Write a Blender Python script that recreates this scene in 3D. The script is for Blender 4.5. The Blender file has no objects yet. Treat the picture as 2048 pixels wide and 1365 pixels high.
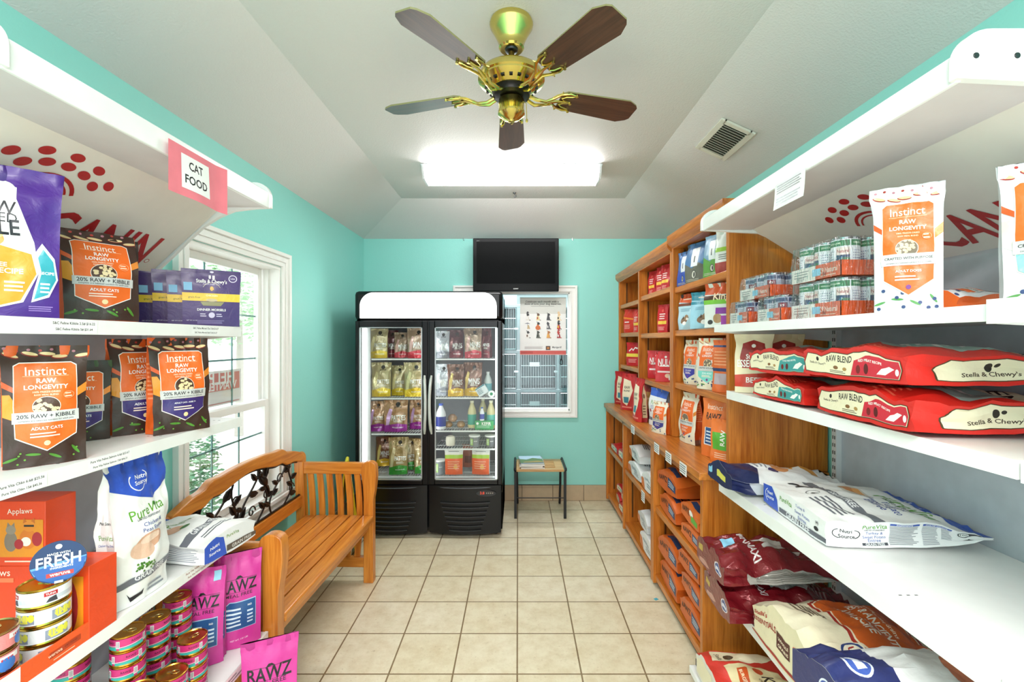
import bpy, bmesh, math, random
from math import pi, sin, cos, radians as R
from mathutils import Vector, Matrix, noise
from mathutils.geometry import tessellate_polygon
C = bpy.context.scene.collection
SC = bpy.context.scene
random.seed(7)
# ---------------------------------------------------------------- camera, world, lights, exposure
# metres; the camera stands at the origin 1.6 m up and looks along +Y
cam_d = bpy.data.cameras.new('camera'); cam = bpy.data.objects.new('camera', cam_d); C.objects.link(cam)
cam.location = (0, 0, 1.6); cam.rotation_euler = (pi/2, 0, 0)
cam_d.sensor_width = 36; cam_d.lens = 930/2048*36
cam_d.shift_x = -12/2048; cam_d.shift_y = -1.5/2048
cam_d.clip_start = 0.05
SC.camera = cam
SC.view_settings.view_transform = 'Standard'; SC.view_settings.look = 'None'
SC.view_settings.gamma = 1; SC.view_settings.use_curve_mapping = False
SC.view_settings.exposure = 1.12
W = bpy.data.worlds.new('world'); SC.world = W; W.use_nodes = True
bg = W.node_tree.nodes['Background']; bg.inputs[0].default_value = (0.93, 0.97, 1.0, 1); bg.inputs[1].default_value = 1.3

def area(name, loc, rot, sx, sy, power, col=(1, 1, 1)):
    l = bpy.data.lights.new(name, 'AREA'); l.shape = 'RECTANGLE'; l.size = sx; l.size_y = sy; l.energy = power; l.color = col
    o = bpy.data.objects.new(name, l); C.objects.link(o); o.location = loc; o.rotation_euler = rot
    return o
area('rear_fill_light', (-0.1, -0.75, 2.80), (0, 0, 0), 1.25, 0.25, 50, (1, .98, .95))  # unseen area lamp added behind the camera for frontal fill
area('kennel_ceiling_light', (0.1, 5.15, 2.55), (0, 0, 0), 1.2, 0.3, 20, (.95, .98, 1))

# ---------------------------------------------------------------- materials
def lin(h):
    h = h.lstrip('#'); out = []
    for i in (0, 2, 4):
        c = int(h[i:i+2], 16)/255
        out.append(c/12.92 if c <= .04045 else ((c+.055)/1.055)**2.4)
    return (*out, 1)
MC = {}
def M(h, rough=.5, metal=0., coat=0., var=.04, bump=0., emit=0.):
    k = (h, rough, metal, coat, var, bump, emit)
    if k in MC: return MC[k]
    m = bpy.data.materials.new('m_'+h.strip('#')); m.use_nodes = True; nt = m.node_tree; b = nt.nodes['Principled BSDF']
    c = lin(h); b.inputs['Roughness'].default_value = rough; b.inputs['Metallic'].default_value = metal
    b.inputs['Coat Weight'].default_value = coat; b.inputs['Coat Roughness'].default_value = .15
    n = nt.nodes.new('ShaderNodeTexNoise'); n.inputs['Scale'].default_value = 14; n.inputs['Detail'].default_value = 3
    tc = nt.nodes.new('ShaderNodeTexCoord'); nt.links.new(tc.outputs['Object'], n.inputs['Vector'])
    r = nt.nodes.new('ShaderNodeValToRGB'); nt.links.new(n.outputs['Fac'], r.inputs[0])
    var = var*.35 if min(c[:3]) > .55 else var
    lo = [max(0, x*(1-var*2)) for x in c[:3]]+[1]; hi = [min(1, x*(1+var)) for x in c[:3]]+[1]
    r.color_ramp.elements[0].position = .3; r.color_ramp.elements[1].position = .7
    r.color_ramp.elements[0].color = lo; r.color_ramp.elements[1].color = hi
    nt.links.new(r.outputs[0], b.inputs['Base Color'])
    if bump:
        n2 = nt.nodes.new('ShaderNodeTexNoise'); n2.inputs['Scale'].default_value = 24; n2.inputs['Detail'].default_value = 3; n2.inputs['Distortion'].default_value = 1.5
        nt.links.new(tc.outputs['Object'], n2.inputs['Vector'])
        bp = nt.nodes.new('ShaderNodeBump'); bp.inputs['Strength'].default_value = bump; bp.inputs['Distance'].default_value = .004
        nt.links.new(n2.outputs['Fac'], bp.inputs['Height']); nt.links.new(bp.outputs[0], b.inputs['Normal'])
    if emit:
        b.inputs['Emission Color'].default_value = c; b.inputs['Emission Strength'].default_value = emit
    MC[k] = m; return m
def dull(h, rough, spec):
    m = M(h, rough).copy(); m.node_tree.nodes['Principled BSDF'].inputs['Specular IOR Level'].default_value = spec; return m
def film(h, **k):      # printed bag film
    return M(h, rough=.42, coat=.12, var=.03, bump=.4)
def foil(h): return M(h, rough=.24, metal=.25, coat=.5, var=.05, bump=1.0)
def wood(name, dark, light, axis, rough=.35, scale=1., coat=.2):
    m = bpy.data.materials.new(name); m.use_nodes = True; nt = m.node_tree; b = nt.nodes['Principled BSDF']
    tc = nt.nodes.new('ShaderNodeTexCoord'); mp = nt.nodes.new('ShaderNodeMapping')
    s = [26*scale]*3; s[axis] = 1.6*scale; mp.inputs['Scale'].default_value = s
    nt.links.new(tc.outputs['Object'], mp.inputs[0])
    n = nt.nodes.new('ShaderNodeTexNoise'); n.inputs['Scale'].default_value = 1.0; n.inputs['Detail'].default_value = 6; n.inputs['Distortion'].default_value = .9
    nt.links.new(mp.outputs[0], n.inputs['Vector'])
    n2 = nt.nodes.new('ShaderNodeTexNoise'); n2.inputs['Scale'].default_value = 5; n2.inputs['Detail'].default_value = 8
    nt.links.new(mp.outputs[0], n2.inputs['Vector'])
    mx = nt.nodes.new('ShaderNodeMath'); mx.operation = 'MULTIPLY_ADD'; mx.inputs[1].default_value = .4
    nt.links.new(n2.outputs['Fac'], mx.inputs[0])
    m2 = nt.nodes.new('ShaderNodeMath'); m2.operation = 'MULTIPLY'; m2.inputs[1].default_value = .6
    nt.links.new(n.outputs['Fac'], m2.inputs[0]); nt.links.new(m2.outputs[0], mx.inputs[2])
    r = nt.nodes.new('ShaderNodeValToRGB'); r.color_ramp.elements[0].position = .36; r.color_ramp.elements[1].position = .62
    r.color_ramp.elements[0].color = lin(dark); r.color_ramp.elements[1].color = lin(light)
    nt.links.new(mx.outputs[0], r.inputs[0]); nt.links.new(r.outputs[0], b.inputs['Base Color'])
    b.inputs['Roughness'].default_value = rough; b.inputs['Coat Weight'].default_value = coat; b.inputs['Coat Roughness'].default_value = .2
    return m
OAK = [wood('oak_'+'xyz'[i], 'a4540f', 'd68330', i) for i in range(3)]
TEAK = [wood('teak_'+'xyz'[i], 'b8641a', 'dd8f38', i, rough=.28) for i in range(3)]
WALNUT = wood('walnut', '3a2218', '5d3a28', 0, rough=.3, coat=.3)
PINE = wood('pine_slat', 'b88a52', 'd3a96e', 0)
WHITE = M('f4f3f0', .35); SHELF = M('f3f3f1', .3); TRIM = M('f8f7f3', .35, var=.008); GREY = M('b9bcc4', .5)
BLACK = M('0c0d10', .3, coat=.2); RUB = M('15161a', .5)
BRASS = M('dccb74', .16, 1.0, var=.02); BRONZE = M('2c2420', .35, .6)
CHROME = M('c9ccd0', .2, 1.0); STEEL = M('aab2b8', .38, .85)

def noisy(name, base, var, scale, bump, bscale, rough, dist=.003):
    m = bpy.data.materials.new(name); m.use_nodes = True; nt = m.node_tree; b = nt.nodes['Principled BSDF']
    tc = nt.nodes.new('ShaderNodeTexCoord'); n = nt.nodes.new('ShaderNodeTexNoise'); n.inputs['Scale'].default_value = scale
    nt.links.new(tc.outputs['Object'], n.inputs['Vector'])
    r = nt.nodes.new('ShaderNodeValToRGB'); c = lin(base)
    r.color_ramp.elements[0].color = [x*(1-var) for x in c[:3]]+[1]; r.color_ramp.elements[1].color = [min(1, x*(1+var)) for x in c[:3]]+[1]
    nt.links.new(n.outputs['Fac'], r.inputs[0]); nt.links.new(r.outputs[0], b.inputs['Base Color'])
    n2 = nt.nodes.new('ShaderNodeTexNoise'); n2.inputs['Scale'].default_value = bscale; n2.inputs['Detail'].default_value = 3
    nt.links.new(tc.outputs['Object'], n2.inputs['Vector'])
    bp = nt.nodes.new('ShaderNodeBump'); bp.inputs['Strength'].default_value = bump; bp.inputs['Distance'].default_value = dist
    nt.links.new(n2.outputs['Fac'], bp.inputs['Height']); nt.links.new(bp.outputs[0], b.inputs['Normal'])
    b.inputs['Roughness'].default_value = rough; return m
WALLM = noisy('teal_paint', '99e2d8', .02, 2, .25, 90, .5)
CEILM = noisy('orange_peel_ceiling', 'e3dfdc', .015, 2, .55, 120, .55, .004)
def tile_mat():
    m = bpy.data.materials.new('floor_tile'); m.use_nodes = True; nt = m.node_tree; b = nt.nodes['Principled BSDF']
    tc = nt.nodes.new('ShaderNodeTexCoord'); mp = nt.nodes.new('ShaderNodeMapping')
    T = .308
    # a grout line runs at x = .0 (just right of the camera) and at y = 2.227
    mp.inputs['Location'].default_value = (-0.0/T+.012, -2.227/T, 0); mp.inputs['Scale'].default_value = (1/T, 1/T, 1/T)
    nt.links.new(tc.outputs['Object'], mp.inputs[0])
    br = nt.nodes.new('ShaderNodeTexBrick'); br.offset = 0; br.squash = 1
    br.inputs['Scale'].default_value = 1; br.inputs['Mortar Size'].default_value = .0135; br.inputs['Mortar Smooth'].default_value = .1
    br.inputs['Brick Width'].default_value = 1; br.inputs['Row Height'].default_value = 1; br.inputs['Bias'].default_value = 0
    br.inputs['Color1'].default_value = lin('e6dabd'); br.inputs['Color2'].default_value = lin('ece2ca'); br.inputs['Mortar'].default_value = lin('8d7656')
    nt.links.new(mp.outputs[0], br.inputs['Vector'])
    n = nt.nodes.new('ShaderNodeTexNoise'); n.inputs['Scale'].default_value = 9; n.inputs['Detail'].default_value = 10; n.inputs['Roughness'].default_value = .75
    nt.links.new(tc.outputs['Object'], n.inputs['Vector'])
    r = nt.nodes.new('ShaderNodeValToRGB'); r.color_ramp.elements[0].position = .32; r.color_ramp.elements[1].position = .6
    r.color_ramp.elements[0].color = (.78, .7, .58, 1); r.color_ramp.elements[1].color = (1, 1, 1, 1)
    nt.links.new(n.outputs['Fac'], r.inputs[0])
    n3 = nt.nodes.new('ShaderNodeTexNoise'); n3.inputs['Scale'].default_value = 45; n3.inputs['Detail'].default_value = 6; n3.inputs['Roughness'].default_value = .8
    nt.links.new(tc.outputs['Object'], n3.inputs['Vector'])
    r3 = nt.nodes.new('ShaderNodeValToRGB'); r3.color_ramp.elements[0].position = .33; r3.color_ramp.elements[1].position = .42
    r3.color_ramp.elements[0].color = (.6, .52, .42, 1); r3.color_ramp.elements[1].color = (1, 1, 1, 1)
    nt.links.new(n3.outputs['Fac'], r3.inputs[0])
    mx = nt.nodes.new('ShaderNodeMixRGB'); mx.blend_type = 'MULTIPLY'; mx.inputs[0].default_value = .8
    nt.links.new(br.outputs['Color'], mx.inputs[1]); nt.links.new(r.outputs[0], mx.inputs[2])
    m3 = nt.nodes.new('ShaderNodeMixRGB'); m3.blend_type = 'MULTIPLY'; m3.inputs[0].default_value = .6
    nt.links.new(mx.outputs[0], m3.inputs[1]); nt.links.new(r3.outputs[0], m3.inputs[2])
    nt.links.new(m3.outputs[0], b.inputs['Base Color'])
    bp = nt.nodes.new('ShaderNodeBump'); bp.inputs['Strength'].default_value = .5; bp.inputs['Distance'].default_value = .003; bp.invert = True
    nt.links.new(br.outputs['Fac'], bp.inputs['Height']); nt.links.new(bp.outputs[0], b.inputs['Normal'])
    b.inputs['Roughness'].default_value = .38
    return m
TILE = tile_mat()
BASET = noisy('base_tile', 'c0a98a', .12, 18, .2, 40, .4)
def thin_glass(name, tint=(1, 1, 1), refl=1.0, fres=1.35):
    m = bpy.data.materials.new(name); m.use_nodes = True; nt = m.node_tree; nt.nodes.remove(nt.nodes['Principled BSDF'])
    out = nt.nodes['Material Output']; t = nt.nodes.new('ShaderNodeBsdfTransparent'); t.inputs[0].default_value = (*tint, 1)
    g = nt.nodes.new('ShaderNodeBsdfGlossy'); g.inputs['Roughness'].default_value = .05 if refl < 2 else .18
    lw = nt.nodes.new('ShaderNodeLayerWeight'); pw_ = nt.nodes.new('ShaderNodeMath'); pw_.operation = 'POWER'; pw_.inputs[1].default_value = 5
    f = nt.nodes.new('ShaderNodeMath'); f.operation = 'MULTIPLY_ADD'; f.inputs[1].default_value = .6; f.inputs[2].default_value = (fres-1)*.1
    nt.links.new(lw.outputs['Facing'], pw_.inputs[0]); nt.links.new(pw_.outputs[0], f.inputs[0])
    mx = nt.nodes.new('ShaderNodeMixShader'); nt.links.new(f.outputs[0], mx.inputs[0]); nt.links.new(t.outputs[0], mx.inputs[1]); nt.links.new(g.outputs[0], mx.inputs[2])
    nt.links.new(mx.outputs[0], out.inputs[0]); return m
GLASS = thin_glass('window_glass', (.96, .985, .98)); FGLASS = thin_glass('cooler_glass', (.95, .97, .96), fres=1.2)
def wrap_mat():
    m = bpy.data.materials.new('shrink_wrap'); m.use_nodes = True; nt = m.node_tree; nt.nodes.remove(nt.nodes['Principled BSDF'])
    out = nt.nodes['Material Output']; t = nt.nodes.new('ShaderNodeBsdfTransparent'); t.inputs[0].default_value = (.97, .97, .97, 1)
    g = nt.nodes.new('ShaderNodeBsdfGlossy'); g.inputs['Roughness'].default_value = .16
    lw = nt.nodes.new('ShaderNodeLayerWeight'); pw_ = nt.nodes.new('ShaderNodeMath'); pw_.operation = 'POWER'; pw_.inputs[1].default_value = 3
    f = nt.nodes.new('ShaderNodeMath'); f.operation = 'MULTIPLY_ADD'; f.inputs[1].default_value = .7; f.inputs[2].default_value = .07
    nt.links.new(lw.outputs['Facing'], pw_.inputs[0]); nt.links.new(pw_.outputs[0], f.inputs[0])
    tc = nt.nodes.new('ShaderNodeTexCoord'); mp = nt.nodes.new('ShaderNodeMapping'); mp.inputs['Scale'].default_value = (60, 60, 14)
    mp.inputs['Rotation'].default_value = (.5, .5, 0)
    n = nt.nodes.new('ShaderNodeTexNoise'); n.inputs['Scale'].default_value = 1; n.inputs['Distortion'].default_value = 1.2
    nt.links.new(tc.outputs['Object'], mp.inputs[0]); nt.links.new(mp.outputs[0], n.inputs['Vector'])
    bp = nt.nodes.new('ShaderNodeBump'); bp.inputs['Strength'].default_value = 1; bp.inputs['Distance'].default_value = .02
    nt.links.new(n.outputs['Fac'], bp.inputs['Height']); nt.links.new(bp.outputs[0], g.inputs['Normal']); nt.links.new(bp.outputs[0], lw.inputs['Normal'])
    mx = nt.nodes.new('ShaderNodeMixShader'); nt.links.new(f.outputs[0], mx.inputs[0]); nt.links.new(t.outputs[0], mx.inputs[1]); nt.links.new(g.outputs[0], mx.inputs[2])
    nt.links.new(mx.outputs[0], out.inputs[0]); return m
WRAP = wrap_mat()

# ---------------------------------------------------------------- mesh helpers
class MB:
    def __init__(s): s.v = []; s.f = []; s.mi = []; s.mats = []
    def _m(s, m):
        if isinstance(m, str): m = film(m)
        if m not in s.mats: s.mats.append(m)
        return s.mats.index(m)
    def add(s, vs, fs, m):
        o = len(s.v); k = s._m(m)
        s.v += [tuple(v) for v in vs]; s.f += [[i+o for i in f] for f in fs]; s.mi += [k]*len(fs); return s
    def box(s, x0, x1, y0, y1, z0, z1, m, T=None):
        vs = [Vector((x, y, z)) for z in (z0, z1) for y in (y0, y1) for x in (x0, x1)]
        if T: vs = [T @ v for v in vs]
        return s.add(vs, [(0, 2, 3, 1), (4, 5, 7, 6), (0, 1, 5, 4), (2, 6, 7, 3), (0, 4, 6, 2), (1, 3, 7, 5)], m)
    def cyl(s, p0, p1, r0, m, r1=None, n=16):
        return s.tube([p0, p1], [r0, r0 if r1 is None else r1], m, n)
    def tube(s, pts, r, m, n=8, closed=False):
        P = [Vector(p) for p in pts]; N = len(P)
        rr = r if isinstance(r, (list, tuple)) else [r]*N
        vs = []; fs = []; pa = None
        for i in range(N):
            a = P[(i-1) % N] if (closed or i > 0) else P[i]; b = P[(i+1) % N] if (closed or i < N-1) else P[i]
            t = (b-a)
            t = t.normalized() if t.length > 1e-9 else Vector((0, 0, 1))
            if pa is None:
                u = t.orthogonal().normalized()
            else:
                u = pa - t*pa.dot(t); u = u.normalized() if u.length > 1e-6 else t.orthogonal().normalized()
            pa = u; w = t.cross(u)
            for k in range(n):
                an = 2*pi*k/n; vs.append(P[i]+(u*cos(an)+w*sin(an))*rr[i])
        for i in range(N if closed else N-1):
            j = (i+1) % N
            for k in range(n):
                k2 = (k+1) % n; fs.append((i*n+k, i*n+k2, j*n+k2, j*n+k))
        if not closed: fs += [tuple(range(n))[::-1], tuple((N-1)*n+k for k in range(n))]
        return s.add(vs, fs, m)
    def lathe(s, prof, c, m, n=28, T=None):
        vs = []; fs = []
        for (r, z) in prof:
            for k in range(n):
                a = 2*pi*k/n; v = Vector((r*cos(a), r*sin(a), z))
                if T: v = T @ v
                vs.append(v+Vector(c))
        for i in range(len(prof)-1):
            for k in range(n):
                k2 = (k+1) % n; fs.append((i*n+k, i*n+k2, (i+1)*n+k2, (i+1)*n+k))
        return s.add(vs, fs, m)
    def prism(s, poly, ax, a0, a1, m, T=None):
        def P(u, w, a): return Vector((a, u, w)) if ax == 0 else Vector((u, a, w)) if ax == 1 else Vector((u, w, a))
        n = len(poly); vs = [P(u, w, a0) for u, w in poly]+[P(u, w, a1) for u, w in poly]
        if T: vs = [T @ v for v in vs]
        fs = [tuple(range(n))[::-1], tuple(range(n, 2*n))]+[(i, (i+1) % n, n+(i+1) % n, n+i) for i in range(n)]
        return s.add(vs, fs, m)
    def build(s, name, parent=None, bev=0, smooth=True, label=None):
        me = bpy.data.meshes.new(name); me.from_pydata(s.v, [], s.f)
        for m in s.mats: me.materials.append(m)
        me.polygons.foreach_set('material_index', s.mi)
        me.update()
        if smooth:
            me.polygons.foreach_set('use_smooth', [True]*len(me.polygons)); me.set_sharp_from_angle(angle=R(38))
        o = bpy.data.objects.new(name, me); C.objects.link(o)
        if parent: o.parent = parent
        if bev:
            b = o.modifiers.new('bevel', 'BEVEL'); b.width = bev; b.segments = 2; b.limit_method = 'ANGLE'; b.angle_limit = R(50)
        if label: o['label'] = label
        return o
def box(x0, x1, y0, y1, z0, z1, m): return MB().box(x0, x1, y0, y1, z0, z1, m)
def thing(name, label, cat, loc=(0, 0, 0), rot=(0, 0, 0), group=None):
    o = bpy.data.objects.new(name, None); C.objects.link(o); o.location = loc; o.rotation_euler = rot
    o.empty_display_size = .05
    o['label'] = label; o['category'] = cat
    if group: o['group'] = group
    return o
def tag(o, label, cat, group=None):
    o['label'] = label; o['category'] = cat
    if group: o['group'] = group
    return o
def struct(o): o['kind'] = 'structure'; return o
def dup(root, loc, rz, label=None, group=None):
    r = root.copy(); C.objects.link(r); r.location = loc; r.rotation_euler = (root.rotation_euler[0], root.rotation_euler[1], rz)
    if label: r['label'] = label
    if group: r['group'] = group
    for ch in list(root.children):
        c = ch.copy(); C.objects.link(c); c.parent = r
        for g in list(ch.children):
            d = g.copy(); C.objects.link(d); d.parent = c
    return r

# ---------------------------------------------------------------- printing: flat shapes and letters laid onto a surface F(x, z, offset)
TX = {}
def text2d(s, bold):
    k = (s, bold)
    if k in TX: return TX[k]
    cu = bpy.data.curves.new('t', 'FONT'); cu.body = s; cu.resolution_u = 2; cu.offset = .018 if bold else .004; cu.size = 1; cu.space_line = .85; cu.align_x = 'CENTER'
    ob = bpy.data.objects.new('t', cu); me = bpy.data.meshes.new_from_object(ob)
    v = [(p.co.x, p.co.y) for p in me.vertices]; f = [tuple(p.vertices) for p in me.polygons]
    bpy.data.objects.remove(ob); bpy.data.curves.remove(cu); bpy.data.meshes.remove(me)
    if not v: v = [(0, 0)]
    x0 = min(a for a, b in v); x1 = max(a for a, b in v); z0 = min(b for a, b in v); z1 = max(b for a, b in v)
    TX[k] = ([(a-(x0+x1)/2, b-(z0+z1)/2) for a, b in v], f, x1-x0 or 1, z1-z0 or 1)
    return TX[k]
def half(pl, a, b, c):          # keep the side a*x + b*z <= c of a convex polygon
    out = []; n = len(pl); dd = [a*p[0]+b*p[1]-c for p in pl]
    for k in range(n):
        p, q, dp, dq = pl[k], pl[(k+1) % n], dd[k], dd[(k+1) % n]
        if dp <= 0: out.append(p)
        if (dp < 0 < dq) or (dq < 0 < dp): t = dp/(dp-dq); out.append((p[0]+(q[0]-p[0])*t, p[1]+(q[1]-p[1])*t))
    return out if len(out) > 2 else None
def span(L_, lo, hi):
    return [k for k in range(len(L_)-1) if L_[k+1] > lo+1e-7 and L_[k] < hi-1e-7]
def mapped(mb, F, vs, fs, m, off, seg):
    """vs 2D verts, fs faces. seg: None, a cell size, or the exact grid lines (xs, zs) of the surface below, on whose cells the shape is cut so that it lies flush"""
    if isinstance(seg, tuple):
        gx, gz = seg; V = []; Fc = []; ix = {}
        def vid(p):
            k = (round(p[0], 6), round(p[1], 6))
            if k not in ix: ix[k] = len(V); V.append(p)
            return ix[k]
        for f in fs:
            P3 = [Vector((vs[k][0], vs[k][1], 0)) for k in f]
            tr = [(0, 1, 2)] if len(f) == 3 else tessellate_polygon([P3])
            for t in tr:
                T = [(P3[k].x, P3[k].y) for k in t]
                for a in span(gx, min(p[0] for p in T), max(p[0] for p in T)):
                    c1 = half(T, -1, 0, -gx[a]); c1 = c1 and half(c1, 1, 0, gx[a+1])
                    if not c1: continue
                    for b in span(gz, min(p[1] for p in c1), max(p[1] for p in c1)):
                        c2 = half(c1, 0, -1, -gz[b]); c2 = c2 and half(c2, 0, 1, gz[b+1])
                        if not c2: continue
                        x0, x1, z0, z1 = gx[a], gx[a+1], gz[b], gz[b+1]; dx, dz = x1-x0, z1-z0
                        for s1 in (1, -1):
                            c3 = half(c2, s1*dz, -s1*dx, s1*(dz*x0-dx*z0))
                            if not c3: continue
                            for s2 in (1, -1):
                                c4 = half(c3, s2*dz, s2*dx, s2*(dz*x0+dx*z1))
                                if c4: Fc.append([vid(p) for p in c4])
        Fc = [list(dict.fromkeys(f)) for f in Fc]; Fc = [f for f in Fc if len(f) > 2]
        if V and Fc: mb.add([F(a, b, off) for a, b in V], Fc, m)
        return
    if seg:
        x0 = min(v[0] for v in vs); x1 = max(v[0] for v in vs); z0 = min(v[1] for v in vs); z1 = max(v[1] for v in vs)
        if x1-x0 > seg or z1-z0 > seg:
            bm = bmesh.new(); bv = [bm.verts.new((a, b, 0)) for a, b in vs]
            for f in fs:
                try: bm.faces.new([bv[i] for i in f])
                except ValueError: pass
            for ax, lo, hi in ((0, x0, x1), (1, z0, z1)):
                n = int((hi-lo)/seg)
                for i in range(1, n+1):
                    co = [0, 0, 0]; no = [0, 0, 0]; co[ax] = lo+(hi-lo)*i/(n+1); no[ax] = 1
                    bmesh.ops.bisect_plane(bm, geom=bm.verts[:]+bm.edges[:]+bm.faces[:], plane_co=co, plane_no=no)
            bm.verts.index_update()
            vs = [(v.co.x, v.co.y) for v in bm.verts]; fs = [[v.index for v in f.verts] for f in bm.faces]; bm.free()
    mb.add([F(a, b, off) for a, b in vs], fs, m)
def ell(cx, cz, rx, rz, rot=0, n=20):
    c, s = cos(R(rot)), sin(R(rot)); out = []
    for i in range(n):
        a = 2*pi*i/n; x = rx*cos(a); z = rz*sin(a); out.append((cx+x*c-z*s, cz+x*s+z*c))
    return out
def prints(mb, F, fw, fh, items, off=.0005, seg=.02, mat=film):
    o = off; step = .00002 if off < .0005 else .00004
    for it in items:
        k = it[0]; o += step
        if k == 'R':
            _, x0, z0, x1, z1, c = it
            mapped(mb, F, [(x0*fw, z0*fh), (x1*fw, z0*fh), (x1*fw, z1*fh), (x0*fw, z1*fh)], [(0, 1, 2, 3)], mat(c), o, seg)
        elif k == 'P':
            mapped(mb, F, [(a*fw, b*fh) for a, b in it[1]], [tuple(range(len(it[1])))], mat(it[2]), o, seg)
        elif k == 'E':
            rot = it[6] if len(it) > 6 else 0
            mapped(mb, F, ell(it[1]*fw, it[2]*fh, it[3]*fw, it[4]*fw, rot, 14 if it[3]*fw < .01 else 24), [tuple(range(14 if it[3]*fw < .01 else 24))], mat(it[5]), o, seg)
        elif k == 'T':
            _, s, cx, cz, wid, c = it[:6]; rot = it[6] if len(it) > 6 else 0; hs = it[7] if len(it) > 7 else 1; bold = it[8] if len(it) > 8 else 1
            v, f, tw, th = text2d(s, bold); sc = abs(wid)*fw/tw; sx = sc if wid > 0 else -sc; ca, sa = cos(R(rot)), sin(R(rot)); vs = []
            for a, b in v:
                a *= sx; b *= sc*hs; vs.append((cx*fw+a*ca-b*sa, cz*fh+a*sa+b*ca))
            mapped(mb, F, vs, f, mat(c), o+.00002, seg if seg and (isinstance(seg, tuple) or abs(wid)*fw > .05) else None)
        elif k == 'L':
            _, x0, z0, x1, z1, n, c = it
            for i in range(n):
                z = z1+(z0-z1)*(i+.5)/n; h = abs(z1-z0)/n*.22; xe = x1-(x1-x0)*random.Random(i*7+n).random()*.25
                mapped(mb, F, [(x0*fw, (z-h)*fh), (xe*fw, (z-h)*fh), (xe*fw, (z+h)*fh), (x0*fw, (z+h)*fh)], [(0, 1, 2, 3)], mat(c), o, seg)
        elif k == 'S':
            pts = [Vector((a*fw, b*fh)) for a, b in it[1]]; th = it[2]*fw/2; L = []; Rr = []
            for i, p in enumerate(pts):
                a = pts[max(0, i-1)]; b = pts[min(len(pts)-1, i+1)]; d = (b-a).normalized(); nn = Vector((-d.y, d.x))*th
                L.append(p+nn); Rr.append(p-nn)
            vs = [tuple(p) for p in L+Rr]; n = len(L)
            mapped(mb, F, vs, [(i, i+1, n+i+1, n+i) for i in range(n-1)], mat(it[3]), o, seg if isinstance(seg, tuple) else None)
def plane_map(P0, ux, uz, nrm):
    P0, ux, uz, nrm = Vector(P0), Vector(ux), Vector(uz), Vector(nrm)
    return lambda a, b, o: P0+ux*a+uz*b+nrm*o
def arc(cx, cz, r, a0, a1, n=12, asp=1.):
    return [(cx+r*cos(R(a0+(a1-a0)*i/n)), cz+r*asp*sin(R(a0+(a1-a0)*i/n))) for i in range(n+1)]

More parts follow.
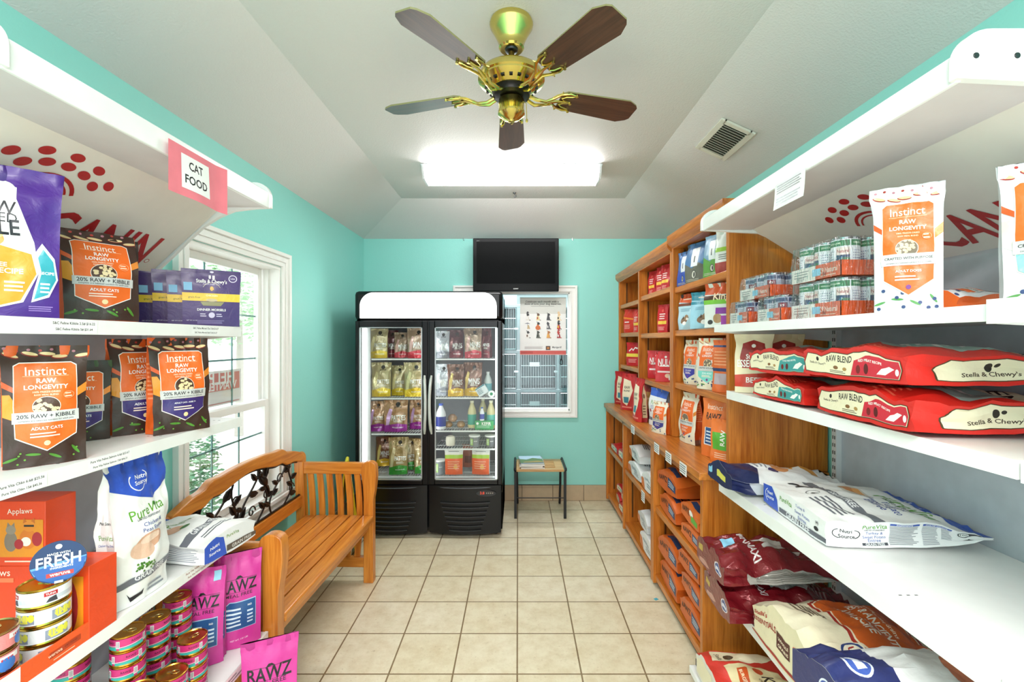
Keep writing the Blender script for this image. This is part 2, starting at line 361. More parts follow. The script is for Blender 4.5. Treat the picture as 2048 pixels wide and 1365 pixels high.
# ---------------------------------------------------------------- the bag maker: every bag is its own mesh with its own wrinkles
def bag(name, w, h, d, loc, yaw=0, lie=False, tilt=0, roll=0, front='ff0000', side=None, back=None, P=None, kind='stand', seed=0, wr=.004,
        label='', cat='bag', group=None, sticker=None, fol=False, nu=12, nt=16, lean=0, deform=None, e=.6, parts=True, neck=0, seal=.08, clear=False, bits='pouch_body'):
    side = side or front; back = back or side; mat = foil if fol else film
    bf, bb = (1.5, .5) if lie else (1, 1)
    def D(t):
        if kind == 'pillow':
            q = abs(2*t-1); q = min(1, q/(1-seal*.6)); v = (max(0, 1-q**3.2))**.55
            return max(.004, d*v)
        ts = 1-seal
        if t >= ts: return .004
        q = t/ts
        return max(.004, d*(1-q**(3.4 if lie else 2.4))**.62*(.9+.1*min(1, q*8)))
    def Wd(t):
        base = w*(1-.07*D(t)/d)
        if neck: base *= 1-neck*math.exp(-((t-.82)/.12)**2)
        return base
    sd = seed*13.7
    def wob(x, z, s):
        env = .35+.65*min(1, D(z/h)/d*1.5)
        n = noise.noise(Vector((x*11+sd, z*11, s*5)))*wr*2.2*env + noise.noise(Vector((x*34+sd, z*22, s*9+4)))*wr*.9
        t = z/h
        if kind == 'pillow': n += sin(x*150+sd)*wr*.35*(max(0, 1-t*6)+max(0, t*6-5))
        else: n += sin(x*130+sd+noise.noise(Vector((x*9, z*9, sd)))*4)*wr*.4*max(0, t*4-2.6)
        return n
    def fin(v, t):
        v = Vector(v)
        v.y += lean*t*t*h
        if deform: v = Vector(deform(v))
        return v
    def fy(u, t, sgn, o):
        Dt = D(t); De = Dt*e; B = (Dt-De)/2*(bf if sgn < 0 else bb)
        return sgn*(De/2+B*(1-u*u)+o)
    def front_(x, z, o=0, sgn=-1):
        t = min(1, max(0, z/h)); u = min(1, max(-1, x/(w/2)))
        flat = .25 if (lie and sgn > 0) else 1
        y = fy(u, t, sgn, o)-sgn*0+wob(x, z, sgn)*sgn*flat
        if lie and sgn > 0: y = min(y, D(t)/2*(e+(1-e)*bb)+.0)
        return fin((u*Wd(t)/2, y, z), t)
    def side_(sg, s, z, o=0):      # s: -1 front edge .. 1 back edge
        t = min(1, max(0, z/h)); Dt = D(t)
        yf = fy(1, t, -1, 0)-wob(sg*w/2, z, -1); yb = fy(1, t, 1, 0)+wob(sg*w/2, z, 1)*(.25 if lie else 1)
        x = sg*(Wd(t)/2-.10*Dt*(1-s*s)+noise.noise(Vector((s*2+sd, z*12, sg*7)))*wr*1.5*(1-s*s)+o)
        return fin((x, yf+(yb-yf)*(s+1)/2, z), t)
    ns = 5
    ts = [0, .012]+[.012+(1-.012-seal)*i/(nt-2) for i in range(1, nt-1)]+[1-seal*.5, 1]
    rows = []
    for t in ts:
        z = t*h; ring = []
        for i in range(nu+1): ring.append(front_(-w/2+w*i/nu, z))
        for i in range(1, ns): ring.append(side_(1, -1+2*i/ns, z))
        for i in range(nu+1): ring.append(front_(w/2-w*i/nu, z, 0, 1))
        for i in range(1, ns): ring.append(side_(-1, 1-2*i/ns, z))
        rows.append(ring)
    n = len(rows[0]); mb = MB(); mf, ms, mk = mat(front), mat(side), mat(back)
    vs = [v for r_ in rows for v in r_]
    gf, gs, gk = [], [], []
    for j in range(len(rows)-1):
        for i in range(n):
            q = (j*n+i, j*n+(i+1) % n, (j+1)*n+(i+1) % n, (j+1)*n+i)
            (gf if i < nu else gs if i < nu+ns else gk if i < 2*nu+ns else gs).extend([(q[0], q[1], q[2]), (q[0], q[2], q[3])])
    gs.append(tuple(range(n))[::-1]); gs.append(tuple((len(rows)-1)*n+i for i in range(n)))
    a = len(mb.v); mb.v += [tuple(v) for v in vs]
    for g, m in ((gf, mf), (gs, ms), (gk, mk)):
        k = mb._m(m); mb.f += [list(q) for q in g]; mb.mi += [k]*len(g)
    pr = MB(); sdm = MB(); st = MB()
    P = P or {}
    zs_ = [t*h for t in ts]; xs_ = [-w/2+w*i/nu for i in range(nu+1)]; ss_ = [-1+2*i/ns for i in range(ns+1)]
    def pick(L_, q):
        k = 0
        while k < len(L_)-2 and q > L_[k+1]: k += 1
        return k, min(1, max(0, (q-L_[k])/(L_[k+1]-L_[k])))
    def bil(G, us, q, z, o, nv, flip=0):
        i, fu = pick(us, q); j, fv = pick(zs_, z)
        a_, b_, c_, d_ = G(j, i), G(j, i+1), G(j+1, i), G(j+1, i+1)
        if flip: r = a_+(b_-a_)*fu+(c_-a_)*fv if fu+fv <= 1 else d_+(c_-d_)*(1-fu)+(b_-d_)*(1-fv)
        else: r = a_+(b_-a_)*fu+(d_-b_)*fv if fu >= fv else a_+(d_-c_)*fu+(c_-a_)*fv
        return r+nv*o
    gF = lambda j, i: rows[j][i]
    gR = lambda j, k: rows[j][nu+k]
    gL = lambda j, k: rows[j][(n-k) % n]
    nF, nR, nL = Vector((0, -1, 0)), Vector((1, 0, 0)), Vector((-1, 0, 0))
    Ff = lambda x, z, o: bil(gF, xs_, x, z, o, nF)
    if 'front' in P: prints(pr, Ff, w, h, P['front'], mat=mat, seg=(xs_, zs_))
    if 'right' in P:
        if lie: prints(sdm, lambda a_, b_, o: bil(gR, ss_, -1+2*(1-b_/d), a_+h/2, o, nR), h, d, P['right'], mat=mat, seg=([q-h/2 for q in zs_], [d*(1-(q+1)/2) for q in ss_[::-1]]))
        else: prints(sdm, lambda a_, b_, o: bil(gR, ss_, 2*a_/d, b_, o, nR), d, h, P['right'], mat=mat, seg=([q*d/2 for q in ss_], zs_))
    if 'left' in P:
        if lie: prints(sdm, lambda a_, b_, o: bil(gL, ss_, -1+2*(1-b_/d), h/2-a_, o, nL, 1), h, d, P['left'], mat=mat, seg=([h/2-q for q in zs_[::-1]], [d*(1-(q+1)/2) for q in ss_[::-1]]))
        else: prints(sdm, lambda a_, b_, o: bil(gL, ss_, -2*a_/d, b_, o, nL, 1), d, h, P['left'], mat=mat, seg=([q*d/2 for q in ss_], zs_))
    if 'bottom' in P:
        def bot(a_, b_, o):
            i, fu = pick(xs_, a_); m0 = rows[0]
            f_ = m0[i]*(1-fu)+m0[i+1]*fu; k_ = m0[2*nu+ns-i]*(1-fu)+m0[2*nu+ns-i-1]*fu
            p = f_+(k_-f_)*(1-b_/d); return Vector((p.x, p.y, p.z-o-.0005))
        prints(sdm, bot, w, d, P['bottom'], mat=mat, seg=(xs_, [0, d]))
    for s_ in (sticker or []):
        prints(st, lambda x, z, o: Ff(x, z, o+.0015), w, h, [s_], mat=lambda c: M(c, .6), seg=(xs_, zs_))
    rx = -pi/2 if lie else 0
    rot = (Matrix.Rotation(yaw, 3, 'Z') @ Matrix.Rotation(tilt, 3, 'X') @ Matrix.Rotation(roll, 3, 'Y') @ Matrix.Rotation(rx, 3, 'X')).to_euler()
    L = Vector(loc)
    if lie: L.z += d/2*(e+(1-e)*bb)
    if clear:
        MBs = None
    if not (pr.v or sdm.v or st.v) or not parts:
        for q in (pr, sdm, st):
            for f, k in zip(q.f, q.mi): pass
            if q.v:
                o = len(mb.v); mb.v += q.v
                for f, k in zip(q.f, q.mi): mb.f.append([i+o for i in f]); mb.mi.append(mb._m(q.mats[k]))
        ob = mb.build(name); ob.location = L; ob.rotation_euler = rot
        return tag(ob, label, cat, group)
    root = thing(name, label, cat, L, rot, group)
    mb.build(bits, root)
    if pr.v: pr.build('front_label', root)
    if sdm.v: sdm.build('side_label', root)
    if st.v: st.build('price_sticker', root)
    return root
# ================================================================ THE ROOM
XL, XR, YB = -1.54, 1.477, 4.64
CZ, CT = 2.613, 2.855
struct(box(-1.66, 1.6, -1.6, 4.76, -.06, 0, TILE).build('floor', smooth=False))
# left wall with window opening
mb = MB(); WY0, WY1, WZ0, WZ1 = 2.155, 3.02, .62, 2.075
mb.box(XL-.14, XL, -1.6, WY0, 0, CZ+.02, WALLM).box(XL-.14, XL, WY1, YB+.12, 0, CZ+.02, WALLM)
mb.box(XL-.14, XL, WY0, WY1, 0, WZ0, WALLM).box(XL-.14, XL, WY0, WY1, WZ1, CZ+.02, WALLM)
struct(mb.build('wall_left', smooth=False))
struct(box(XR, XR+.12, -1.6, YB+.12, 0, CZ+.02, WALLM).build('wall_right', smooth=False))
mb = MB(); BX0, BX1, BZ0, BZ1 = -.575, .515, .90, 2.075
mb.box(XL, BX0, YB, YB+.12, 0, CZ+.02, WALLM).box(BX1, XR, YB, YB+.12, 0, CZ+.02, WALLM)
mb.box(BX0, BX1, YB, YB+.12, 0, BZ0, WALLM).box(BX0, BX1, YB, YB+.12, BZ1, CZ+.02, WALLM)
struct(mb.build('wall_back', smooth=False))
# coved ceiling
mb = MB(); a, b, c, d = -1.03, .945, 4.11, -1.6
v = [(XL-.05, d, CZ-.023), (a, d, CT), (b, d, CT), (XR+.05, d, CZ-.023), (XL-.05, YB+.05, CZ-.023), (a, c, CT), (b, c, CT), (XR+.05, YB+.05, CZ-.023)]
vv = v+[(x, y, 3.05) for x, y, z in v]
fs = [(0, 1, 5, 4), (1, 2, 6, 5), (2, 3, 7, 6), (4, 5, 6, 7), (8, 12, 15, 11), (0, 4, 12, 8), (4, 7, 15, 12), (7, 3, 11, 15), (0, 8, 11, 3, 2, 1)]
mb.add(vv, fs, CEILM)
struct(mb.build('ceiling', smooth=False))
# tiled baseboards
mb = MB()
x = -1.50
while x < XR-.02:
    mb.box(max(x, XL)+.002, min(x+.304, XR)-.001, YB-.012, YB, 0.003, .155, BASET); x += .308
mb.box(XL, XR, YB-.006, YB, 0, .157, M('8a7760', .7))
struct(mb.build('baseboard_back', bev=.002))
mb = MB(); y = .2
while y < YB-.05:
    mb.box(XL, XL+.012, y+.002, min(y+.304, YB-.015), .003, .155, BASET); y += .308
struct(mb.build('baseboard_left', bev=.002))

# ---- left window (double hung)
wn = struct(thing('window_1', '', '')); del wn['label']; del wn['category']
cas = MB(); Y0, Y1, Z0, Z1 = 2.07, 3.107, .53, 2.165
def ring(m_, x0, x1, y0, y1, z0, z1, w, mt):      # four boards that meet without overlapping
    w = w if isinstance(w, tuple) else (w, w)
    m_.box(x0, x1, y0, y0+w[0], z0, z1, mt).box(x0, x1, y1-w[0], y1, z0, z1, mt).box(x0, x1, y0+w[0], y1-w[0], z1-w[1], z1, mt).box(x0, x1, y0+w[0], y1-w[0], z0, z0+w[1], mt)
ring(cas, XL, XL+.016, Y0+.022, Y1-.022, Z0+.022, Z1-.022, .066, TRIM); ring(cas, XL, XL+.03, Y0, Y1, Z0, Z1, .022, TRIM); ring(cas, XL+.016, XL+.022, Y0+.05, Y1-.05, Z0+.05, Z1-.05, .010, TRIM)
cas.box(XL+.03, XL+.045, Y0-.02, Y1+.02, Z0+.06, Z0+.085, TRIM)
cas.build('window_casing', wn, bev=.002)
jb = MB(); ring(jb, XL-.138, XL-.001, WY0, WY1, WZ0, WZ1, .018, TRIM)
for y0 in (WY0+.018, WY1-.033): jb.box(XL-.095, XL-.065, y0, y0+.015, WZ0+.018, WZ1-.018, TRIM)
jb.build('window_jamb', wn)
MUN = M('6f9a98', .4)
def sash(x0, x1, z0, z1, nm):
    s_ = MB(); y0, y1 = WY0+.033, WY1-.033; w = .042
    s_.box(x0, x1, y0, y0+w, z0, z1, TRIM).box(x0, x1, y1-w, y1, z0, z1, TRIM).box(x0, x1, y0+w, y1-w, z1-w, z1, TRIM).box(x0, x1, y0+w, y1-w, z0, z0+w, TRIM)
    o = s_.build(nm, wn, bev=.003); xm = (x0+x1)/2
    g = MB()
    for i in (1, 2):
        yy = y0+w+(y1-y0-2*w)*i/3; g.box(xm-.008, xm-.003, yy-.005, yy+.005, z0+w, z1-w, MUN)
        zz = z0+w+(z1-z0-2*w)*i/3; g.box(xm-.008, xm-.003, y0+w, y1-w, zz-.005, zz+.005, MUN)
    g.build('muntin_grid', o)
    box(xm-.002, xm+.002, y0+w, y1-w, z0+w, z1-w, GLASS).build('window_pane', o)
    return o
sash(XL-.135, XL-.105, 1.18, WZ1-.018, 'upper_sash')
sash(XL-.098, XL-.062, WZ0+.018, 1.225, 'lower_sash')
# sign on the outside of the upper pane, seen from behind
mb = MB(); xs = XL-.129
y0, y1 = 2.43, 2.80; mb.add([(xs, y0, 1.235), (xs, y1, 1.235), (xs, y1, 1.43), (xs, y0, 1.43)], [(0, 1, 2, 3)], M('f6ecea', .6))
F = plane_map((xs+.0021, (y0+y1)/2, 1.235), (0, 1, 0), (0, 0, 1), (1, 0, 0))
prints(mb, F, y1-y0, .195, [('T', 'HELP', 0, .8, -.62, 'fffafa'), ('T', 'WANTED', 0, .56, -.74, 'fffafa')], seg=None, off=.0012, mat=lambda c: M(c, .6))
prints(mb, F, y1-y0, .195, [('R', -.45, .42, .45, .93, 'e58c86'), ('R', -.45, .08, .45, .36, 'f7ecea'), ('R', -.45, .05, .45, .07, 'e08a84')], seg=None, off=.0004, mat=lambda c: M(c, .6))  # backlight put into the colours, the red paled to pink
tag(mb.build('help_wanted_sign', smooth=False), 'backlit-pale red and white HELP WANTED sign facing out of the left window, read in reverse', 'sign')
# ---- outdoors
struct(box(-14, XL-.15, -3, 16, -.35, -.25, M('e9e8e2', .8)).build('ground', smooth=False))
def leaves(name, c, rx, ry, rz, n, size, cols, label, cat, stem=None, seed=1):
    rnd = random.Random(seed); root = thing(name, label, cat, (c[0], c[1], stem[0] if stem else c[2]))
    mb = MB(); z0 = root.location.z
    for i in range(n):
        while True:
            p = Vector((rnd.uniform(-1, 1), rnd.uniform(-1, 1), rnd.uniform(-1, 1)))
            if p.length < 1: break
        p = Vector((p.x*rx, p.y*ry, p.z*rz+c[2]-z0)); q = Matrix.Rotation(rnd.uniform(0, 6.3), 3, 'Z') @ Matrix.Rotation(rnd.uniform(-1.2, 1.2), 3, 'X')
        s_ = size*rnd.uniform(.6, 1.3)
        mb.add([p+q @ Vector(k)*s_ for k in ((-.5, 0, 0), (0, .3, .06), (.6, 0, 0), (0, -.3, .06))], [(0, 1, 2), (0, 2, 3)], M(rnd.choice(cols), .6))
    mb.build('foliage', root, smooth=False)
    if stem:
        m2 = MB().tube([(0, 0, 0), (.02, 0, (c[2]-z0)*.6), (0, .02, c[2]-z0+rz*.5)], [stem[1], stem[1]*.8, stem[1]*.3], M('b5aea4', .8)); m2.build('trunk', root)
    return root
leaves('bush', (-2.75, 4.0, .33), .17, .22, .58, 1500, .05, ['6f8a6a', '8aa682', 'a0b89a'], 'dark green bush growing outside the lower sash of the left window', 'bush', (-.25, .02), 2)
leaves('tree', (-5.4, 9.0, 2.35), 1.0, 1.1, .9, 1300, .13, ['b4d4ac', 'c8e2bf', 'a4c89c'], 'pale green tree far outside, seen through the upper window sash', 'tree', (-.25, .08), 3)
leaves('shrub', (-2.15, 2.62, .2), .25, .4, .45, 900, .06, ['7d968a', '56726a', '9db0a8'], 'low grey-green shrub right outside the window behind the bench', 'shrub', (-.25, .02), 4)

# ---- back window onto the kennel room
wb = struct(thing('window_2', '', '')); del wb['label']; del wb['category']
cas = MB(); ox0, ox1, oz0, oz1 = -.644, .589, .832, 2.144
for (x0, x1, z0, z1) in ((ox0, BX0, oz0, oz1), (BX1, ox1, oz0, oz1), (BX0, BX1, BZ1, oz1), (BX0, BX1, oz0, BZ0)):
    cas.box(x0, x1, YB-.016, YB, z0, z1, TRIM)
for (x0, x1, z0, z1) in ((ox0, ox0+.02, oz0, oz1), (ox1-.02, ox1, oz0, oz1), (ox0+.02, ox1-.02, oz1-.02, oz1), (ox0+.02, ox1-.02, oz0, oz0+.02)):
    cas.box(x0, x1, YB-.032, YB-.016, z0, z1, TRIM)
for (x0, x1, z0, z1) in ((BX0-.02, BX0-.008, BZ0-.02, BZ1+.02), (BX1+.008, BX1+.02, BZ0-.02, BZ1+.02), (BX0-.008, BX1+.008, BZ0-.02, BZ0-.008), (BX0-.008, BX1+.008, BZ1+.008, BZ1+.02)):
    cas.box(x0, x1, YB-.024, YB-.016, z0, z1, TRIM)
cas.build('window_casing', wb, bev=.002)
jb = MB()
for (x0, x1, z0, z1) in ((BX0, BX0+.012, BZ0, BZ1), (BX1-.012, BX1, BZ0, BZ1), (BX0, BX1, BZ0, BZ0+.012), (BX0, BX1, BZ1-.012, BZ1)):
    jb.box(x0, x1, YB, YB+.12, z0, z1, TRIM)
jb.build('window_jamb', wb)
box(BX0+.012, BX1-.012, YB+.05, YB+.055, BZ0+.012, BZ1-.012, GLASS).build('window_pane', wb)
# kennel room
struct(box(-1.66, 1.6, YB+.12, 6.6, -.06, 0, M('b9bdbd', .5)).build('floor_kennel'))
struct(box(-1.66, 1.6, 6.5, 6.62, 0, 2.9, M('dfe6e8', .6)).build('wall_kennel_back'))
struct(box(-1.78, -1.66, YB+.12, 6.62, 0, 2.9, M('dfe6e8', .6)).build('wall_kennel_left'))
struct(box(1.6, 1.72, YB+.12, 6.62, 0, 2.9, M('dfe6e8', .6)).build('wall_kennel_right'))
struct(box(-1.66, 1.6, YB+.12, 6.62, 2.8, 2.9, WHITE).build('ceiling_kennel'))
KY = 5.6
def kx(px): return (px-1036)/930*KY
def kz(py): return 1.6-(py-681)/930*KY
kc = thing('kennel_cage', 'bank of stainless steel kennel cages with wire doors behind the back window', 'cage', (0, KY, 0))
fr = MB(); cols = [kx(965), kx(1037), kx(1116), kx(1190)]; rws = [kz(860), kz(782), kz(704), kz(612)]
fr.box(cols[0], cols[-1], .5, .52, 0, rws[-1], M('8c979c', .45, .7))
for x in cols: fr.box(x-.022, x+.022, 0, .5, 0, rws[-1]+.02, STEEL)
for z in rws: fr.box(cols[0], cols[-1], -.004, .5, z-.018, z+.018, STEEL)
for o in fr.v: pass
fr.build('cage_frame', kc, bev=.003)
for i in range(3):
    for j in range(3):
        x0, x1 = cols[i]+.032, cols[i+1]-.032; z0, z1 = rws[j]+.03, rws[j+1]-.03
        d_ = MB(); CH = M('d4dadd', .25, .9)
        d_.tube([(x0, -.012, z0), (x1, -.012, z0), (x1, -.012, z1), (x0, -.012, z1)], .006, CH, 6, True)
        n = int((x1-x0)/.028)
        for k in range(1, n): xx = x0+(x1-x0)*k/n; d_.tube([(xx, -.012, z0), (xx, -.012, z1)], .0017, CH, 4)
        n = max(2, int((z1-z0)/.105))
        for k in range(1, n): zz = z0+(z1-z0)*k/n; d_.tube([(x0, -.016, zz), (x1, -.016, zz)], .003, CH, 5)
        dd = d_.build('wire_door', kc)
        box(x0+.1, x0+.22, -.03, -.022, (z0+z1)/2+.06, (z0+z1)/2+.11, M('d8dde0', .3, .6)).build('card_holder', dd)
        MB().cyl((x1+.012, -.02, (z0+z1)/2), (x1+.012, -.05, (z0+z1)/2), .009, CHROME, n=10).box(x1-.02, x1+.03, -.045, -.035, (z0+z1)/2-.012, (z0+z1)/2+.012, CHROME).build('latch', dd)
# blue-white window light above the cages, put in as a pale blue block
tag(box(kx(960), kx(1034), KY+.05, KY+.45, rws[-1]+.02, rws[-1]+.14, M('9fc4d6', .7)).build('window_light_block', bev=.006), 'pale blue block standing in for window light on top of the kennel cages', 'block')

# poster
pst = thing('poster', 'dog calendar poster with twelve costumed dogs hanging in the back window', 'poster', (.02, YB-.038, 1.455))
pw, ph = .455, .565
pp = MB(); n = 10
def PF(a, b, o): return Vector((a, -o, b))
pp.add([PF(-pw/2+pw*i/n, z, 0)+Vector((pw/2, 0, 0)) for z in (0, ph) for i in range(n+1)], [(i, i+1, n+2+i, n+1+i) for i in range(n)], M('f4f4f2', .35))
items = [('R', -.5, .0, .5, .075, 'd9564e'), ('R', -.5, .0, .5, .012, 'f0b0aa'), ('R', -.48, .02, -.22, .06, 'c8443c'),
         ('R', -.5, .72, .5, 1, 'dcdcd6'),
         ('T', 'Celebrate each month with a', -.02, .935, .72, '202020'), ('T', 'dose of love your dog deserves.', 0, .89, .8, '202020'), ('L', -.26, .845, .26, .86, 1, '8a8a88'),
         ('L', -.4, .1, .02, .15, 4, 'b0a8a8'), ('R', .06, .085, .16, .155, '5a3a28'), ('E', .11, .12, .03, .02, 'd98a3c'), ('T', 'Marigard!', .3, .13, .2, '3a3a3a')]
rnd = random.Random(5)
pal = [('2a2a2a', 'e8e4dc', 'f6f6f4'), ('6a4a32', 'e9d9a0', 'b04038'), ('2f2f33', '4a4a50', '3a3a3e'), ('e8c898', 'f3e0bc', '222222'), ('8a9098', 'c8b088', '6f7780'), ('2a2a2a', 'd8702c', 'e07a30'), ('404248', '55585e', 'd8d8d8'),
       ('222222', 'c03a30', 'e8c030'), ('3a3a3a', 'f0eee8', '60382a'), ('3a3c34', '5a5c50', '2a2a2a'), ('b07038', 'd89a50', 'e8b040'), ('c8443c', 'b03038', 'f2f2f2')]
for i in range(12):
    cx = -.335+.225*(i % 4); cz = .66-.155*(i//4); a_, b_, c_ = pal[i]; j = rnd.uniform(-.01, .01)
    if i == 4: items += [('P', [(cx-.07, cz+.04), (cx, cz+.062), (cx+.06, cz+.038)], a_), ('S', [(cx-.005, cz+.05), (cx+.0, cz-.01)], .008, a_), ('P', [(cx-.01, cz-.05), (cx+.055, cz-.05), (cx+.03, cz+.015), (cx, cz+.02)], b_)]; continue
    items += [('P', [(cx-.04, cz-.055), (cx+.045, cz-.055), (cx+.03, cz), (cx+.012, cz+.035), (cx-.02, cz+.035), (cx-.03, cz-.01)], b_), ('E', cx+j, cz+.045, .026, .03, a_), ('E', cx+j+.025, cz+.04, .014, .01, a_),
              ('P', [(cx-.022, cz+.06), (cx-.03, cz+.085), (cx-.005, cz+.068)], a_), ('E', cx-.01, cz-.015, .014, .028, c_), ('E', cx+.05, cz-.05, .016, .008, a_)]
    if i == 5: items += [('E', cx, cz-.03, .055, .05, 'd8702c')]
    if i in (0, 3, 11, 7): items += [('R', cx-.03, cz+.07, cx+.035, cz+.078, a_ if i != 11 else 'b03038'), ('R', cx-.016, cz+.075, cx+.02, cz+.1, a_ if i != 11 else 'b03038')]
for o_ in items[:]: pass
prints(pp, lambda a_, b_, o: PF(a_, b_, o)+Vector((pw/2, 0, 0)), pw, ph, items, seg=None, off=.0006)
pp.build('poster_sheet', pst)
MB().tube([(0, 0, ph), (pw, 0, ph)], .004, M('b8b4a8', .4), 8).build('hanging_rail', pst)
st_ = MB(); st_.tube([(0, 0, 0), (0, 0, -.03), (-.012, 0, -.06), (-.01, 0, -.085), (0, 0, -.095), (.01, 0, -.085), (.012, 0, -.06), (0, 0, -.03)], .0045, BLACK, 8)
o = st_.build('cord_loop'); o.location = (.43, YB-.037, 1.45); tag(o, 'black cord loop hanging below the right corner of the dog poster', 'cord')

# ================================================================ CEILING FIXTURES
fx = thing('fluorescent_light', 'long white fluorescent wraparound light on the ceiling behind the fan', 'light', (-.045, 3.40, CT-.004))
box(-.645, .645, -.112, .112, -.012, 0, M('e4ebee', .35)).build('light_housing', fx, bev=.004)
LENS = M('ffffff', .4, var=0, emit=9.5)
mb = MB(); pr_ = [(-.12, -.013), (-.112, -.055), (-.075, -.095), (.075, -.095), (.112, -.055), (.12, -.013)]
mb.prism([(a, b) for a, b in pr_], 0, -.62, .62, LENS)
mb.build('diffuser_lens', fx, bev=.006)
for s_ in (-1, 1): mb = MB(); mb.prism([(-.124, -.008), (-.115, -.057), (-.077, -.099), (.077, -.099), (.115, -.057), (.124, -.008)], 0, s_*.621, s_*.636, M('e9edf0', .4)); mb.build('end_cap', fx)
# ceiling fan
FC = (-.026, 1.83)
fan = thing('ceiling_fan', 'polished brass ceiling fan with five dark walnut blades in front of the fluorescent light', 'fan', (FC[0], FC[1], CT))
MB().lathe([(0.001, -.001), (.082, -.001), (.086, -.012), (.084, -.022), (.07, -.045), (.055, -.075), (.048, -.095), (.05, -.105), (.044, -.112), (.03, -.112), (.001, -.108)], (0, 0, 0), BRASS, 32).build('ceiling_canopy', fan)
MB().cyl((0, 0, -.1), (0, 0, -.19), .0125, M('5f4a1c', .3, .8), n=14).lathe([(.001, -.1), (.028, -.108), (.024, -.118), (.013, -.122)], (0, 0, 0), BLACK, 20).build('downrod', fan)
mo = MB()
mo.lathe([(.001, -.168), (.02, -.168), (.03, -.175), (.06, -.18), (.095, -.19), (.12, -.205), (.13, -.222), (.131, -.234), (.124, -.238), (.124, -.244), (.118, -.248), (.085, -.27), (.07, -.275), (.001, -.275)], (0, 0, 0), BRASS, 40)
mo.build('motor_housing', fan)
vm = MB()
for i in range(20):
    a = 2*pi*i/20; T = Matrix.Rotation(a, 3, 'Z'); vm.prism([(-.006, -.2645), (.006, -.2645), (.0075, -.2525), (-.0075, -.2525)], 0, .088, .1045, BLACK, T @ Matrix.Rotation(0, 3, 'Y'))
vm.build('vent_slots', fan)
MB().lathe([(.001, -.268), (.075, -.268), (.078, -.276), (.072, -.296), (.05, -.302), (.001, -.302)], (0, 0, 0), M('17130e', .3, .5), 28).build('flywheel', fan)
MB().lathe([(.001, -.3), (.03, -.3), (.046, -.306), (.05, -.312), (.05, -.352), (.053, -.356), (.053, -.366), (.048, -.37), (.03, -.385), (.016, -.39), (.012, -.396), (.001, -.398)], (0, 0, 0), BRASS, 32).build('switch_housing', fan)
MB().tube([(.045, -.03, -.33), (.058, -.036, -.34), (.06, -.037, -.40)], .0016, BRASS, 6).lathe([(.001, -.4), (.005, -.404), (.005, -.412), (.001, -.416)], (.06, -.037, 0), BRASS, 10).build('pull_chain', fan)
bz = -.262
def blade_mesh():
    r0, r1 = .205, .55; w0, w1 = .052, .066
    pl = [(r0, -w0*.7), (r0+.02, -w0), (r1-.05, -w1), (r1-.012, -w1*.72), (r1, -w1*.5), (r1, w1*.5), (r1-.012, w1*.72), (r1-.05, w1), (r0+.02, w0), (r0, w0*.7)]
    return pl
for k in range(5):
    ang = R(90-72*k)+R(.8); T = Matrix.Rotation(ang, 3, 'Z') @ Matrix.Rotation(R(-11), 3, 'X')
    m_ = MB(); 
    pl = blade_mesh(); n = len(pl); vs = [Vector((a, b, -.003)) for a, b in pl]+[Vector((a, b, .003)) for a, b in pl]
    m_.add(vs, [tuple(range(n))[::-1], tuple(range(n, 2*n))], WALNUT); m_.add(vs, [(i, (i+1) % n, n+(i+1) % n, n+i) for i in range(n)], M('8f8a5e', .4))
    o = m_.build('fan_blade', fan, bev=.001); o.location = (0, 0, bz-.012); o.rotation_euler = T.to_euler()
    ir = MB()
    for s_ in (-1, 1):
        ir.tube([(.07, s_*.012, -.02), (.10, s_*.016, -.032), (.14, s_*.010, -.028), (.175, s_*.016, -.012), (.2, s_*.036, -.006), (.235, s_*.048, -.006), (.262, s_*.045, -.006), (.25, s_*.036, -.006), (.225, s_*.03, -.006), (.21, s_*.018, -.006), (.222, s_*.008, -.006), (.25, s_*.002, -.006)], [.007, .007, .006, .006, .0055, .005, .004, .004, .004, .004, .004, .004], BRASS, 8)
        ir.tube([(.165, s_*.012, -.014), (.185, s_*.03, -.007), (.205, s_*.046, -.006), (.2, s_*.052, -.006)], [.004, .004, .0035, .003], BRASS, 6)
        ir.cyl((.262, s_*.046, -.013), (.262, s_*.046, -.004), .006, BRASS, n=10)
    ir.cyl((.252, 0, -.013), (.252, 0, -.004), .006, BRASS, n=10); ir.tube([(.16, 0, -.018), (.2, 0, -.008), (.255, 0, -.007)], [.009, .005, .004], BRASS, 8)
    q = ir.build('blade_bracket', fan); q.location = (0, 0, bz-.012); q.rotation_euler = T.to_euler()
# air vent on the sloping ceiling
slope = math.atan2(CT-CZ, XR-.945)
vx = 1.178; vent = thing('air_vent', 'white louvred air vent on the sloping right ceiling', 'vent', (vx, 2.66, CT-(vx-.945)*math.tan(slope)-.002), (0, slope, 0))
fr = MB(); a_, b_ = .08, .165
fr.box(-a_, a_, -b_, b_, -.004, 0, M('5a564a', .8))
for (x0, x1, y0, y1) in ((-a_-.02, -a_+.012, -b_-.02, b_+.02), (a_-.012, a_+.02, -b_-.02, b_+.02), (-a_, a_, -b_-.02, -b_+.012), (-a_, a_, b_-.012, b_+.02)): fr.box(x0, x1, y0, y1, -.012, 0, M('e6e3d4', .5))
fr.build('vent_frame', vent, bev=.002)
for i in range(13):
    y = -b_+.025+i*(2*b_-.05)/12; T = Matrix.Translation((0, y, -.010)) @ Matrix.Rotation(R(40), 4, 'X')
    MB().box(-a_+.012, a_-.012, -.009, .009, -.0008, .0008, M('d8d4c4', .5), T).build('louver', vent)
